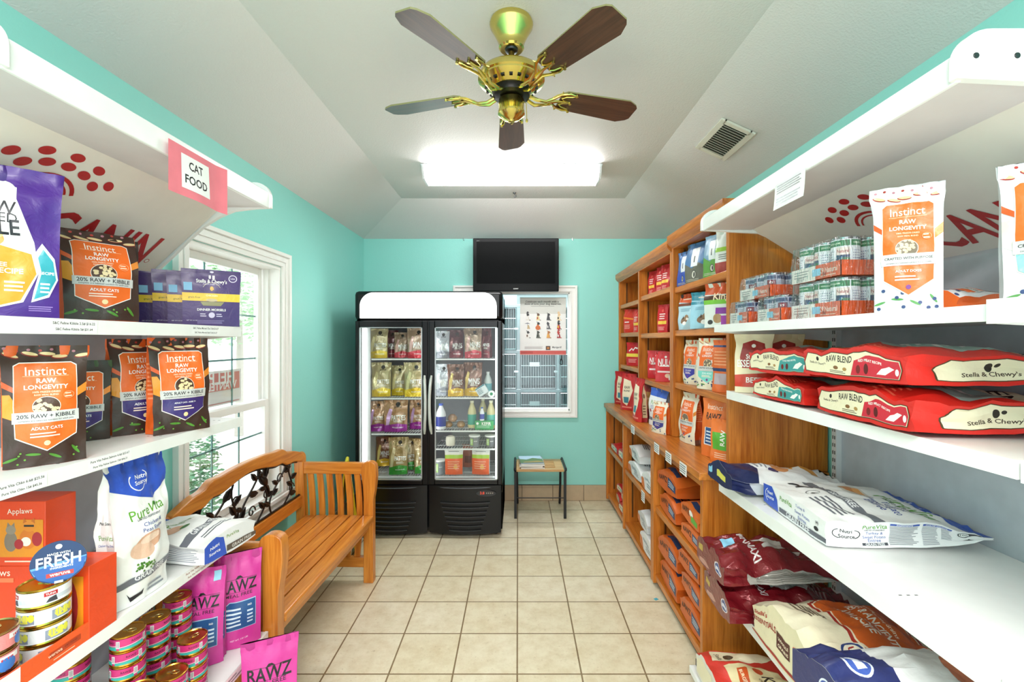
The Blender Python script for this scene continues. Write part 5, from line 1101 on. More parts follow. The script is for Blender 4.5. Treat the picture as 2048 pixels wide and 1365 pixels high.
# ================================================================ RIGHT SHELVING GOODS
Y1, Y2, Y3, Y4 = 1.6695, 1.3715, .9615, .4715
def can_tray(name, loc, nx, ny, r, h, kind, label, group, back_first=False):
    """cardboard tray of cans under shrink film; the cans are things of their own"""
    w = nx*2*r+.008; d = ny*2*r+.008; th = .045
    t = thing('can_tray', label, 'tray', loc, group=group); OC = film('e2591c'); WC = film('e9e6de')
    MB().box(-w/2, w/2, -d/2, -d/2+.002, 0, th, OC).box(-w/2, w/2, d/2-.002, d/2, 0, th, OC).box(w/2-.002, w/2, -d/2, d/2, 0, th, OC).box(-w/2, -w/2+.002, -d/2, d/2, 0, th, OC).box(-w/2, w/2, -d/2, d/2, 0, .0015, OC).build('tray_box', t)
    m_ = MB(); F = plane_map((-w/2-.0003, 0, 0), (0, -1, 0), (0, 0, 1), (-1, 0, 0))
    prints(m_, F, d, th, [('R', -.5, .0, .02, 1, 'ece9e2'), ('L', -.44, .3, -.1, .85, 3, '9a9a98'), ('T', 'BEEF', -.3, .2, .16, '8a8a88'), ('T', 'K9 Natural', .27, .55, .34, 'f8e2d4', 0, 1.2), ('T', 'N', .2, .3, .05, '7a2010'), ('L', .12, .12, .42, .26, 1, 'f8cdb4')], seg=None, off=.0003)
    F = plane_map((0, -d/2-.0003, 0), (1, 0, 0), (0, 0, 1), (0, -1, 0))
    prints(m_, F, w, th, [('S', [(x_, z_+.5) for x_, z_ in arc(0, 0, .075, 0, 360, 22, w/th)], .006, 'f2a684'), ('T', 'PROTEIN', 0, .5, .11, 'f2a684'), ('R', -.5, .02, .5, .03, 'c84c14')], seg=None, off=.0003)
    m_.build('front_label', t)
    m_ = MB(); m_.box(-w/2-.0012, -w/2-.0006, -.03, .01, .012, .034, M('8fd0ee', .5)); m_.build('price_sticker', t)
    # film
    zz = h+.004; i_ = .0035; top = [(-w/2+i_, -d/2+i_), (w/2-i_, -d/2+i_), (w/2-i_, d/2-i_), (-w/2+i_, d/2-i_)]; e_ = .003; bt = [(-w/2-e_, -d/2-e_), (w/2+e_, -d/2-e_), (w/2+e_, d/2+e_), (-w/2-e_, d/2+e_)]
    vs = []; ns_ = 10
    for lv in range(ns_+1):
        f = lv/ns_; z = .001+(zz-.001)*f; k = 0 if z < th else (z-th)/(zz-th)
        for q in range(4):
            for s2 in range(8):
                f2 = s2/8; a_ = bt[q]; b_ = bt[(q+1) % 4]; c_ = top[q]; e2 = top[(q+1) % 4]
                x = (a_[0]+(b_[0]-a_[0])*f2)*(1-k)+(c_[0]+(e2[0]-c_[0])*f2)*k; y = (a_[1]+(b_[1]-a_[1])*f2)*(1-k)+(c_[1]+(e2[1]-c_[1])*f2)*k
                j = noise.noise(Vector((x*60+loc[0]*9, y*60, z*40)))*.003 if k > .1 else 0
                vs.append((x+abs(j)*(1 if x > 0 else -1), y+abs(j)*(1 if y > 0 else -1), z))
    N = 32; fs = [(l*N+i, l*N+(i+1) % N, (l+1)*N+(i+1) % N, (l+1)*N+i) for l in range(ns_) for i in range(N)]
    MB().add(vs, fs+[tuple(range(ns_*N, ns_*N+N))], WRAP).build('shrink_film', t)
    return [(loc[0]-w/2+.004+r+2*r*i, loc[1]-d/2+.004+r+2*r*j, loc[2]+.002) for j in range(ny) for i in range(nx)]
def k9(kind):
    it = []
    for q in range(3):
        x = -.333+.333*q
        if kind == 'green': it += [('R', x-.16, .8, x+.16, .97, '2e7d4e'), ('T', 'VENISON LAMB', x-.04, .885, .2, 'dff0d8'), ('R', x-.15, .06, x+.0, .76, 'e9ecf4'), ('L', x-.14, .1, x-.01, .7, 8, '8f96b4'), ('R', x+.01, .06, x+.16, .76, '2c3f66'), ('P', [(x+.02, .3), (x+.07, .5), (x+.12, .36), (x+.16, .5), (x+.16, .06), (x+.02, .06)], '5a86b8'), ('R', x+.01, .54, x+.16, .76, 'e8d8d2'), ('T', 'Natural', x+.085, .65, .13, 'a01c28', 0, 1.3), ('R', x+.06, .3, x+.16, .46, '2e6e3e')]
        else: it += [('R', x-.16, .78, x+.16, .95, '3a4a72'), ('R', x-.15, .06, x+.0, .74, 'c9cede'), ('L', x-.14, .1, x-.01, .7, 7, '6f7898'), ('R', x+.01, .06, x+.16, .74, '28304e'), ('R', x+.02, .5, x+.15, .72, 'b0202c'), ('T', 'K9', x+.08, .6, .06, WH), ('P', [(x+.02, .1), (x+.08, .4), (x+.15, .12)], '9aa8c4')]
    return it
_cp = {}
def fill_tray(spots, r, h, kind, desc, group):
    n = len(spots)
    for i, s_ in enumerate(spots):
        lb = f'{desc}, ' + (['nearest on the aisle side', 'nearest on the wall side', 'middle on the aisle side', 'middle on the wall side', 'farthest on the aisle side', 'farthest on the wall side'][i] if n == 6 else ['near aisle side', 'near wall side', 'far aisle side', 'far wall side'][i])
        k = (kind, r, h)
        rz_ = R(195+i*31)
        if k not in _cp: _cp[k] = can('food_can', r, h, 'e9ebf2' if kind == 'green' else 'a9b0c6', k9(kind), lb, s_, group, 'b9bcc0'); _cp[k].rotation_euler[2] = rz_
        else: dup(_cp[k], s_, rz_, lb, group)
GT = 'shrink-wrapped trays of dog food cans on the top right shelf'
sp = can_tray('t', (1.008, 1.455, Y1), 2, 3, .0385, .112, 'green', 'lower of the two orange trays of green-banded cans beside the big orange bag', GT); fill_tray(sp, .0372, .112, 'green', 'green-banded dog food can in the lower near tray', 'green-banded dog food cans, lower tray')
sp = can_tray('t', (1.012, 1.46, Y1+.1185), 2, 3, .0385, .112, 'green', 'upper of the two orange trays of green-banded cans beside the big orange bag', GT); fill_tray(sp, .0372, .112, 'green', 'green-banded dog food can in the upper near tray', 'green-banded dog food cans, upper tray')
sp = can_tray('t', (.99, 1.695, Y1), 2, 2, .036, .088, 'navy', 'low tray of navy cans on the shelf between the two far stacks', GT); fill_tray(sp, .0347, .088, 'navy', 'navy dog food can in the tray beside the green-banded ones', 'navy dog food cans, nearer low tray')
sp = can_tray('t', (.99, 1.925, Y1), 2, 2, .036, .088, 'navy', 'farthest low tray of navy cans at the shelf end', GT); fill_tray(sp, .0347, .088, 'navy', 'navy dog food can in the tray at the shelf end', 'navy dog food cans, farthest low tray')
sp = can_tray('t', (1.01, 1.84, Y1+.0935), 2, 3, .036, .088, 'navy', 'orange tray of navy cans stacked on the two low trays', GT); fill_tray(sp, .0347, .088, 'navy', 'navy dog food can in the tray stacked on top', 'navy dog food cans, upper tray')
GD = 'dog food bags on the right shelves'
bag('food_bag', .14, .32, .07, (.975, 1.165, Y1), R(-36), front='dfe0e2', side='d9dade', back='dadadc', P={'front': instinct('dog', .48, 1, 'ADULT DOGS', seed=9), 'right': [('R', -.5, .55, .5, .7, 'ec6a1e'), ('E', 0, .4, .2, .3, 'e8c24a'), ('E', 0, .2, .3, .2, '5c9a52')]}, seed=40, wr=.006, nu=16, nt=22, label='orange and white dog food bag standing in front of the can trays', group=GD, lean=.03)
bag('food_bag', .16, .32, .075, (1.145, 1.0, Y1+.002), R(-38), front='dcdcde', side='d2d2d6', P={'front': instinct('dog', .5, 1, 'ADULT DOGS', footc='7ad0c4', seed=11)}, seed=41, wr=.006, nu=14, nt=20, label='orange dog food bag with aqua foot cut off by the right picture edge', group=GD)
bag('food_bag', .17, .26, .07, (1.09, 1.27, Y1), R(-75), lie=True, front='dfe0e2', side='ec6a1e', P={'front': instinct('dog', .6, 0, 'ADULT DOGS', seed=12), 'bottom': [('R', -.5, .2, .2, .8, 'ec6a1e')]}, seed=42, wr=.008, label='crumpled orange and white bag lying behind the standing bags on the top right shelf', group=GD)
# red bags
CR = 'f0e6c6'; RD = 'd92b22'
def redbag(loc, w, h, d, yaw, seed, label, blob, word, roll=0):
    bot = [('P', [(-.46, .12), (.44, .12), (.46, .5), (.44, .86), (-.44, .86), (-.48, .5)], '4a3a20'), ('P', [(-.455, .15), (.435, .15), (.452, .5), (.435, .83), (-.435, .83), (-.47, .5)], CR), ('T', 'RAW BLEND', -.09, .66, .26, '241c18', 0, 1.5), ('T', "Stella & Chewy's", -.32, .5, .18, '4a3a2a'), ('E', -.32, .68, .015, .02, '241c18'), ('E', -.12, .36, .025, .014, '8a6038'), ('E', -.03, .34, .02, .014, 'b08a50'), ('L', -.18, .18, .0, .28, 2, '6a5a48'),
           ('P', [(.03, .16), (.43, .16), (.45, .5), (.43, .8), (.2, .76), (.06, .6)], blob), ('T', word, .2, .6, .2, WH), ('E', .1, .34, .02, .03, '7a1c18'), ('E', .17, .36, .02, .035, '5a1410'), ('P', [(.26, .25), (.33, .27), (.4, .5), (.36, .58), (.3, .45)], WH), ('E', .42, .4, .014, .03, WH)]
    rt = [('P', [(-.36, .14), (.4, .14), (.44, .5), (.4, .86), (-.3, .9), (-.38, .5)], '4a3a20'), ('P', [(-.35, .17), (.39, .17), (.43, .5), (.39, .83), (-.295, .87), (-.37, .5)], CR), ('E', -.1, .6, .02, .03, '2a221c'), ('E', -.06, .66, .014, .014, '2a221c'), ('T', "Stella & Chewy's", -.1, .36, .28, '4a3a2a'), ('T', 'NATURAL BLEND', .16, .76, .14, '6a5a48'), ('E', .12, .5, .02, .02, '8a6038'), ('E', .2, .5, .022, .02, 'b08a50'), ('L', .1, .26, .24, .38, 2, '6a5a48'), ('L', .28, .2, .38, .8, 9, '7a7264')]
    return bag('food_bag', w, h, d, loc, yaw, lie=True, front='d92b22', side='d8281f', back='c42018', P={'front': stella_red()+[('L', -.4, .02, .4, .14, 5, 'e8624a')], 'bottom': bot, 'right': rt}, seed=seed, wr=.010, nu=18, nt=20, e=.72, roll=roll, label=label, group='red dog food bags on the second right shelf')
redbag((.935, 1.275, Y2), .43, .49, .105, R(-93), 50, 'red bag at the bottom of the near pile on the second right shelf', 'cf2a3c', 'RED MEAT RECIPE')
redbag((.915, 1.29, Y2+.10), .43, .50, .10, R(-90), 51, 'red bag on top of the near pile on the second right shelf', 'cf2a3c', 'RED MEAT RECIPE', R(0))
redbag((.955, 1.72, Y2), .37, .47, .09, R(-89), 52, 'red bag with teal patch, bottom of the far pile, second right shelf', '3f9a98', 'CAGE FREE RECIPE')
redbag((.945, 1.70, Y2+.087), .38, .48, .10, R(-86), 53, 'red bag with teal patch, top of the far pile, second right shelf', '3f9a98', 'CAGE FREE RECIPE')
ess = [('P', [(-.3, .84), (0, .9), (.3, .84), (.36, .6), (.3, .42), (-.3, .42), (-.36, .6)], '9c1c18'), ('E', 0, .8, .06, .05, WH), ('T', "Stella's", 0, .62, .4, WH, 0, 1.2), ('T', 'ESSENTIALS', 0, .5, .86, WH, 0, 1.6), ('P', [(-.5, .1), (.5, .1), (.5, .36), (-.5, .3)], 'c9341c'), ('T', 'BEEF', 0, .22, .4, WH)]
bag('food_bag', .16, .255, .06, (1.03, 2.03, Y2), R(-30), front='ece0bd', side='e6dab6', P={'front': ess}, seed=54, wr=.005, neck=.1, label='cream bag with dark red shield standing at the far end behind the red bags', group=GD)
bag('food_bag', .16, .255, .06, (1.17, 2.045, Y2), R(-30), front='d9c49a', side='cdb88c', P={'front': ess}, seed=55, wr=.005, neck=.1, label='second cream bag with dark red shield, nearer the wall behind the red bags', group=GD)
# third right shelf
pvf = [('P', [(-.5, .9), (.5, .86), (.5, 1), (-.5, 1)], '2b53b4'), ('T', 'Nutri Source', .0, .945, .5, 'dfe6f6', 0, 1.2, 0), ('T', 'PureVita', .12, .75, .56, '62a02c', 4, 1.3, 0), ('T', 'LIMITED INGREDIENT', .12, .69, .4, '5a5f68'), ('T', 'Turkey &', .15, .63, .26, '3f4f9c', 0, 1.1, 0), ('T', 'Sweet Potato', .15, .57, .38, '3f4f9c', 0, 1.1, 0), ('T', 'Entree', .15, .515, .22, '3f4f9c', 0, 1.1, 0),
       ('E', -.22, .56, .2, .075, 'cfc8bc', 0), ('E', -.25, .56, .14, .045, 'c07a3a', 8), ('E', -.2, .58, .1, .03, 'dc9a52', -10), ('P', [(-.5, .30), (.5, .30), (.5, .37), (-.5, .37)], '6d7078'), ('T', 'GRAIN FREE', .05, .335, .36, 'ececee'),
       ('P', [(-.44, .16), (-.42, .24), (-.3, .25), (-.26, .28), (-.22, .26), (-.27, .22), (-.28, .16), (-.31, .16), (-.32, .21), (-.4, .2), (-.41, .16)], '2c2c30'), ('S', arc(-.1, .2, .05, 60, 300, 10, .9), .006, '2c2c30'), ('T', '4', -.08, .2, .045, '2c2c30'), ('L', .02, .1, .42, .25, 4, '6a6d76')]
pvb = [('P', [(-.5, 0), (-.22, 0), (-.24, .5), (-.34, 1), (-.5, 1)], '2f56c0'), ('T', 'Nutri', -.37, .66, .1, WH), ('T', 'Source', -.37, .44, .14, WH), ('S', arc(-.37, .52, .09, 120, 240, 8, 4), .008, WH), ('T', 'PureVita', -.09, .68, .2, '62a02c', 0, 1.1, 0), ('T', 'Turkey &', .14, .8, .14, '6a78b4', 0, 1, 0), ('T', 'Sweet Potato', .17, .58, .22, '6a78b4', 0, 1, 0), ('T', 'Entree', .17, .38, .12, '6a78b4', 0, 1, 0), ('R', -.2, .08, .5, .27, '5c5f68'), ('T', 'GRAIN FREE', .1, .175, .36, 'ececee'), ('T', '(4)', .38, .7, .04, '2c2c30'), ('E', .37, .45, .03, .02, '2c2c30')]
pvs = [('S', arc(-.4, .5, .055, 110, 250, 10, 3.2), .006, '2c2c30'), ('S', arc(-.33, .5, .055, -70, 70, 10, 3.2), .006, '2c2c30'), ('T', 'Nutri', -.365, .6, .08, '2c2c30'), ('T', 'Source', -.365, .4, .11, '2c2c30'), ('T', 'PureVita', -.19, .8, .15, '62a02c', 0, 1.1, 0), ('T', 'LIMITED INGREDIENT', -.19, .66, .12, '5a5f68'), ('T', 'Turkey &', -.19, .52, .1, '5a68ac', 0, 1.1, 0), ('T', 'Sweet Potato', -.19, .38, .14, '5a68ac', 0, 1.1, 0), ('T', 'Entree', -.19, .26, .08, '5a68ac', 0, 1.1, 0), ('R', -.27, .08, -.11, .17, '4a4c54'), ('T', 'GRAIN FREE', -.19, .125, .12, 'ececee'),
       ('R', -.1, .84, .08, .92, '3a5ab0'), ('T', 'INGREDIENTS', -.01, .88, .1, WH), ('L', -.1, .08, .08, .82, 14, '8a8d94'), ('R', .1, .84, .27, .92, '3a5ab0'), ('T', 'ANALYSE GARANTIE', .18, .88, .13, WH), ('L', .1, .08, .2, .82, 12, '9a9da4'), ('L', .21, .3, .27, .82, 8, '9a9da4'), ('E', .34, .7, .035, .035, '3a3c42'), ('E', .34, .7, .028, .028, 'f0f0ee'), ('T', '100', .34, .7, .04, '3a3c42'), ('P', [(.37, .6), (.42, .8), (.44, .9), (.36, .88)], '3a3c42'), ('P', [(.33, .3), (.36, .45), (.39, .3)], '3a3c42')]
bag('food_bag', .43, .475, .095, (.955, 1.625, Y3), R(-93), lie=True, front='f3f3f2', side='f0f0f0', P={'front': pvf, 'bottom': pvb, 'right': pvs}, seed=60, wr=.006, nu=20, nt=22, e=.82, seal=.06, label='large white and blue bag of turkey dog food lying on the third right shelf', group=GD)
bag('food_bag', .25, .50, .10, (.86, 1.985, Y3), R(-90), lie=True, front='e9e9ea', side='b9bcc4', fol=False, P={'front': [('P', [(-.5, 0), (.5, 0), (.5, .22), (.1, .3), (-.5, .24)], '1b2450'), ('E', .0, .5, .2, .14, 'c98a5a'), ('E', .15, .42, .1, .07, '3a3a6a'), ('E', -.15, .6, .16, .1, 'dda044'), ('E', -.1, .75, .3, .08, 'c88a3a', 15), ('L', -.3, .3, .1, .4, 3, '8a8d94')], 'bottom': [('R', -.5, 0, .5, 1, '1b2450'), ('R', -.1, .3, .25, .6, 'd8d25a'), ('R', -.46, .4, -.3, .8, '8fd0ee')], 'right': [('L', -.2, .1, .46, .9, 7, '9ea1aa'), ('P', [(-.5, 0), (-.3, 0), (-.36, 1), (-.5, 1)], '1b2450'), ('E', .3, .75, .02, .02, '28304e')]},
    seed=61, wr=.011, nu=16, nt=20, e=.5, seal=.08, deform=lambda p: (p.x, p.y-.02*math.exp(-(p.z/.06)**2), p.z), label='navy and white bag lying at the far end of the third right shelf', group=GD)
# fourth right shelf
mm = [('T', 'MINI MAXI', .05, .3, .6, 'e6dede', 0, 1.2), ('P', [(-.3, .4), (-.24, .56), (-.1, .6), (.1, .58), (.16, .68), (.26, .64), (.2, .5), (.22, .38), (.14, .38), (.1, .46), (-.1, .46), (-.16, .38)], 'd9d4d2'), ('L', -.3, .72, .3, .84, 4, 'b08a8a')]
def fb(loc, seed, yaw, label, st):
    return bag('food_bag', .275, .52, .14, loc, yaw, lie=True, front='7d1822', side='c3bcb6', back='741620', fol=True, P={'front': mm, 'bottom': [('P', [(-.5, 0), (.5, 0), (.5, 1), (-.5, 1)], '7d1822'), ('E', .3, .5, .12, .12, 'e8e4ee'), ('E', .3, .5, .10, .10, '2f4f9a'), ('R', .22, .42, .38, .55, 'd8dcf0'), ('P', [(-.4, .2), (-.2, .3), (0, .2), (-.1, .1), (-.4, .05)], 'c08a80'), ('R', -.42, .5, -.26, .75, 'c9a83a')], 'right': [('P', [(-.5, 0), (-.3, 0), (-.32, 1), (-.5, 1)], '7d1822'), ('L', -.24, .1, .4, .9, 8, '8a847e')]},
               seed=seed, wr=.019, nu=26, nt=30, e=.42, sticker=st, tilt=0, kind='stand', label=label, group='burgundy foil bags on the fourth right shelf')
fb((.83, 1.945, Y4), 70, R(-91), 'burgundy foil bag lying at the bottom of the pair on the fourth right shelf', [('R', -.1, .1, .05, .17, '8fd0ee')])
fb((.80, 1.94, Y4+.145), 71, R(-89), 'burgundy foil bag lying on top of the other, blue price sticker', [('R', -.2, .12, -.02, .22, '8fd0ee')])
bf = [('P', [(-.3, .3), (.3, .3), (.42, .42), (.42, .72), (.28, .85), (-.28, .85), (-.42, .72), (-.42, .42)], 'a8281c'), ('P', [(-.28, .32), (.28, .32), (.395, .43), (.395, .71), (.27, .83), (-.27, .83), (-.395, .71), (-.395, .43)], 'f0dcc0'), ('P', [(-.27, .33), (.27, .33), (.38, .435), (.38, .705), (.26, .82), (-.26, .82), (-.38, .705), (-.38, .435)], 'd9601c'),
      ('P', [(-.2, .68), (-.17, .77), (-.05, .78), (.02, .75), (.06, .79), (.12, .76), (.1, .72), (.06, .68), (.04, .71), (-.1, .71), (-.12, .68)], 'b04414'), ('T', 'with Ancient Grains', .0, .63, .36, 'f8e0c8'), ('T', 'BEEF & ANCIENT', .0, .565, .52, 'fdf4ea', 0, 1.3), ('T', 'RAW RECIPE', .0, .47, .42, 'fdf4ea', 0, 1.4),
      ('P', [(.46, .2), (.5, .2), (.5, .95), (.46, .95)], '7a1a18'), ('E', .34, .26, .1, .1, 'efe6d2'), ('E', .34, .26, .09, .09, '2c3f78'), ('E', .34, .26, .075, .075, 'efe6d2'), ('T', 'USA', .34, .26, .12, 'a02420'), ('P', [(-.5, .88), (.5, .88), (.5, .97), (-.5, .97)], '5c1616'), ('T', 'WHOLESOME GRAINS', 0, .925, .8, 'f0e2c8'), ('L', -.3, .14, .1, .26, 5, '6a5a48')]
bb = [('T', "Stella's", -.36, .8, .2, 'b02a20'), ('T', 'ESSENTIALS', -.3, .58, .34, 'a02420', 0, 1.2), ('R', -.12, .3, .06, .62, '4a1614'), ('T', 'WHOLE', -.03, .5, .14, 'f0e2c8'), ('T', 'GRAINS', -.03, .38, .14, 'f0e2c8'), ('P', [(.1, .2), (.36, .24), (.4, .6), (.3, .72), (.1, .66)], 'd0501c'), ('T', 'BEEF', .22, .52, .16, WH), ('T', 'RECIPE', .24, .38, .18, WH), ('R', -.5, .04, .5, .1, 'a02420')]
bag('food_bag', .44, .52, .20, (.90, 1.565, Y4), R(-88), lie=True, front='ece1c4', side='e6dab8', P={'front': bf, 'bottom': bb, 'right': [('L', -.3, .2, .3, .8, 8, '8a7a68')]}, seed=72, wr=.014, nu=22, nt=24, e=.5, label='big cream bag with orange beef panel lying on the fourth right shelf', group=GD)
bag('food_bag', .27, .56, .15, (.80, 1.185, Y4), R(-90), lie=True, front='dcdcdc', side='c9c4b4', fol=False, P={'front': [('P', [(-.5, 0), (.5, 0), (.5, .24), (-.5, .3)], '222c66'), ('E', .05, .13, .16, .12, 'dfe4f2'), ('E', .05, .13, .14, .1, '3a56a8'), ('R', -.04, .11, .14, .15, 'dfe4f2'), ('E', .1, .6, .3, .2, 'b86a4a')], 'bottom': [('R', -.5, 0, .5, 1, '222c66'), ('E', .1, .6, .15, .12, 'dfe4f2'), ('E', .1, .6, .13, .1, '3a56a8')]}, seed=77, wr=.012, nu=18, nt=20, e=.5, label='navy foil bag underneath its pair, nearest on the fourth right shelf', group=GD)
bag('food_bag', .27, .60, .15, (.775, 1.185, Y4+.155), R(-90), lie=True, front='dcdcdc', side='c9c4b4', fol=False, P={'front': [('P', [(-.5, 0), (.5, 0), (.5, .24), (-.5, .3)], '222c66'), ('E', .05, .13, .16, .12, 'dfe4f2'), ('E', .05, .13, .14, .1, '3a56a8'), ('R', -.04, .11, .14, .15, 'dfe4f2'), ('E', .1, .6, .3, .2, 'b86a4a')], 'bottom': [('R', -.5, 0, .5, 1, '222c66'), ('E', .1, .6, .15, .12, 'dfe4f2'), ('E', .1, .6, .13, .1, '3a56a8')]}, seed=73, wr=.016, nu=18, nt=20, e=.5, label='navy foil bag on top of its pair, nearest on the fourth right shelf', group=GD)
rk = [('P', [(-.46, .1), (-.2, .06), (-.16, .34), (-.26, .6), (-.44, .6)], 'f0e6c6'), ('E', -.31, .22, .06, .05, '4a3a2a'), ('T', "Stella", -.31, .14, .16, '4a3a2a'), ('P', [(-.1, .12), (.44, .12), (.46, .5), (.3, .62), (-.06, .5)], 'e3d3a4'), ('T', 'RAW', .24, .5, .22, '2a2018', 0, 1.3), ('T', 'KIBBLE', .24, .41, .34, '2a2018', 0, 1.4), ('T', 'OVEN BAKED', .24, .34, .26, '2a2018'), ('P', [(-.02, .28), (.2, .24), (.2, .17), (-.02, .2)], 'c9501c'), ('T', 'BURGER', .09, .22, .16, 'f6e2c0'), ('E', .0, .36, .05, .05, 'c8502a')]
bag('food_bag', .40, .50, .15, (.78, 1.87, .1215), R(-92), lie=True, front='d93a30', side='e8e4dc', P={'front': rk, 'bottom': [('P', [(-.45, .15), (.0, .15), (.0, .85), (-.45, .85)], CR), ('R', -.5, .3, -.47, .7, '20222a')]}, seed=74, wr=.011, nu=18, nt=20, e=.55, label='red dog kibble bag lying on the bottom deck at the foot of the low bookcase', group=GD)
# ================================================================ GOODS IN THE BOOKCASES
def small(px, X, z, w, h, d, yaw, front, side, P, label, group=None, seed=0, wr=.004, name='food_bag', dy=0, right=None, st=None, **k):
    y = X*930/(px-1036)+dy
    pr = {'front': P}
    if right: pr['right'] = right
    return bag(name, w, h, d, (X, y, z+.0015), R(yaw), front=front, side=side, P=pr, seed=seed, wr=wr*1.3, nu=12, nt=18, neck=k.pop('neck', .06), label=label, group=group, sticker=st, **k)
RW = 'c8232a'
red_p = [('R', -.4, .3, .4, .42, 'f0c84a'), ('L', -.3, .46, .3, .7, 3, 'f6e6e0'), ('L', -.3, .08, .3, .22, 3, 'f0b0a8'), ('E', 0, .78, .1, .1, 'e86058')]
GRD = 'red pouches in the far hutch'
AH = 1.9605
for i, (px, t) in enumerate(((1296, 'farthest of the four red pouches on the upper middle shelf of the far hutch'), (1306, 'second farthest of the four red pouches on the upper middle shelf of the far hutch'), (1323, 'second nearest of the four red pouches on the upper middle shelf of the far hutch'), (1333, 'nearest of the four red pouches on the upper middle shelf of the far hutch'))):
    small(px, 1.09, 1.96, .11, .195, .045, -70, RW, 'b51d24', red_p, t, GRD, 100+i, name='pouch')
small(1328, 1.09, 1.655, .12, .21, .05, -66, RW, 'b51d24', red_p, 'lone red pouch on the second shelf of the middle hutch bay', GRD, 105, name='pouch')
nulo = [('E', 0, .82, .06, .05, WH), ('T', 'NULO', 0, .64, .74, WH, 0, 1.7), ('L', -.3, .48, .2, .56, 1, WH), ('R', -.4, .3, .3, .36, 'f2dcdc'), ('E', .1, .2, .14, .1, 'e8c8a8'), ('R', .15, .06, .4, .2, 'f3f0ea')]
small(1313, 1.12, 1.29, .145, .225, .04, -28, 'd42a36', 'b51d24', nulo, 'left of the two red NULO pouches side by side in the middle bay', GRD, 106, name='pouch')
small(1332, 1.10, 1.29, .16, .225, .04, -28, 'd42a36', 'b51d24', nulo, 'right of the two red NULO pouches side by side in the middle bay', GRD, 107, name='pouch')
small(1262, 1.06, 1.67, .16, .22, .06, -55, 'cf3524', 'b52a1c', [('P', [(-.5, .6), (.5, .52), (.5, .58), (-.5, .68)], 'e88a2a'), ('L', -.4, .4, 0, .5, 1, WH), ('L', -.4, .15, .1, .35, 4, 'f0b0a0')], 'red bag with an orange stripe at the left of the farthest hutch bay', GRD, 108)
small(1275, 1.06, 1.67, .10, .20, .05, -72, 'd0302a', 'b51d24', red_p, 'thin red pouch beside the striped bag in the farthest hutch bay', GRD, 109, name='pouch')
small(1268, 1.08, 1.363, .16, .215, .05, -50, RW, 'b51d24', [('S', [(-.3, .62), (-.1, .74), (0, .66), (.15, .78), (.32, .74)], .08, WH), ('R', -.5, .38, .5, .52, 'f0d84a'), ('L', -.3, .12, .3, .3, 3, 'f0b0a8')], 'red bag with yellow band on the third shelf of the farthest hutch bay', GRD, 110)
# counter, far
sc_ = [('P', [(-.3, .86), (.2, .8), (.34, .55), (.2, .3), (.0, .12), (-.3, .2)], 'efe3c4'), ('T', 'RAW', -.02, .62, .36, '2a2220', 0, 1.3), ('T', 'BLEND', -.02, .53, .38, '2a2220'), ('P', [(-.2, .2), (.1, .2), (.14, .36), (-.2, .36)], '3f8a9a'), ('R', -.36, .06, .3, .1, 'e88a7a')]
GS = 'red and cream bags on the countertop'
small(1246, 1.03, CTZ, .17, .32, .075, -48, 'b8262a', 'a32024', sc_, 'farthest red and cream bag on the countertop beside the back wall', GS, 111, neck=.12)
small(1258, .995, CTZ, .17, .325, .075, -46, 'c22a2c', 'a82226', sc_, 'second red and cream bag from the back wall on the countertop', GS, 112, neck=.12)
small(1280, .945, CTZ, .165, .33, .085, -80, 'c62c2e', 'b02428', sc_, 'third red and cream bag on the countertop, in front of the hutch divider', GS, 113, neck=.15, right=[('P', [(-.3, .1), (.4, .1), (.4, .72), (0, .86), (-.35, .7)], 'dcc49a'), ('L', -.2, .15, .3, .4, 4, '8a6a50'), ('E', 0, .6, .2, .2, '8a5a48')])
small(1299, 1.05, CTZ, .13, .265, .06, -60, '8a2620', '7a1e1a', [('R', -.3, .3, .3, .8, 'b88a4a'), ('T', 'RAW', 0, .6, .4, 'f0e0b8')], 'dark red bag behind the third red and cream bag on the countertop', GS, 114)
small(1320, 1.035, CTZ, .20, .272, .095, -68, 'f0f1f2', 'a9acb2', [('P', [(-.5, .8), (.5, .75), (.5, 1), (-.5, 1)], '3f66c4'), ('E', 0, .86, .12, .12, '2f56b0'), ('T', 'PureVita', 0, .62, .6, '6f9e3a', 0, 1.2, 0), ('L', -.3, .44, .3, .55, 3, '8a93b4'), ('E', -.3, .4, .06, .06, 'c0343c'), ('R', -.5, .14, .5, .22, '6a6d80')], 'white bag with blue top on the countertop in the middle bay', None, 115)
oi = instinct('dog', .55, 0, 'ADULT DOGS', '3a3a8a', 21)
small(1335, .995, CTZ, .15, .21, .075, -66, 'e8e0cc', 'd9601c', oi, 'small orange and white bag leaning in front of the white bag on the countertop', None, 116)
# near hutch
GN_ = 'dog food bags in the near hutch'
hill = lambda c, g: [('P', [(-.5, 0), (.5, 0), (.5, .36), (.2, .48), (-.1, .36), (-.5, .5)], g), ('E', 0, .72, .16, .16, WH), ('E', .0, .74, .06, .07, '1a1a20'), ('P', [(-.2, .86), (.2, .86), (.16, .4), (-.16, .4)], c), ('R', -.03, .5, .02, .66, '1a1a22'), ('E', 0, .2, .1, .14, '3a3a34'), ('E', 0, .2, .08, .11, 'd8d4c4'), ('E', .02, .2, .035, .08, '2a2a2a'), ('L', -.4, .03, .4, .1, 2, 'b8b4a0')]
GX_ = [('L', -.4, .1, .4, .7, 12, '6a7078')]
small(1370, 1.07, 1.94, .15, .225, .06, -74, '3f74b4', '35507a', hill('e8edf2', '2a4fb0'), 'blue and white bag at the left end of the near hutch top shelf', GN_, 120)
small(1398, 1.075, 1.94, .20, .24, .085, -72, '4a7cb0', '4a5058', hill('eef2f4', '6a6a5c'), 'grey-blue bag with dog on the near hutch top shelf, second from the left', GN_, 121, right=GX_)
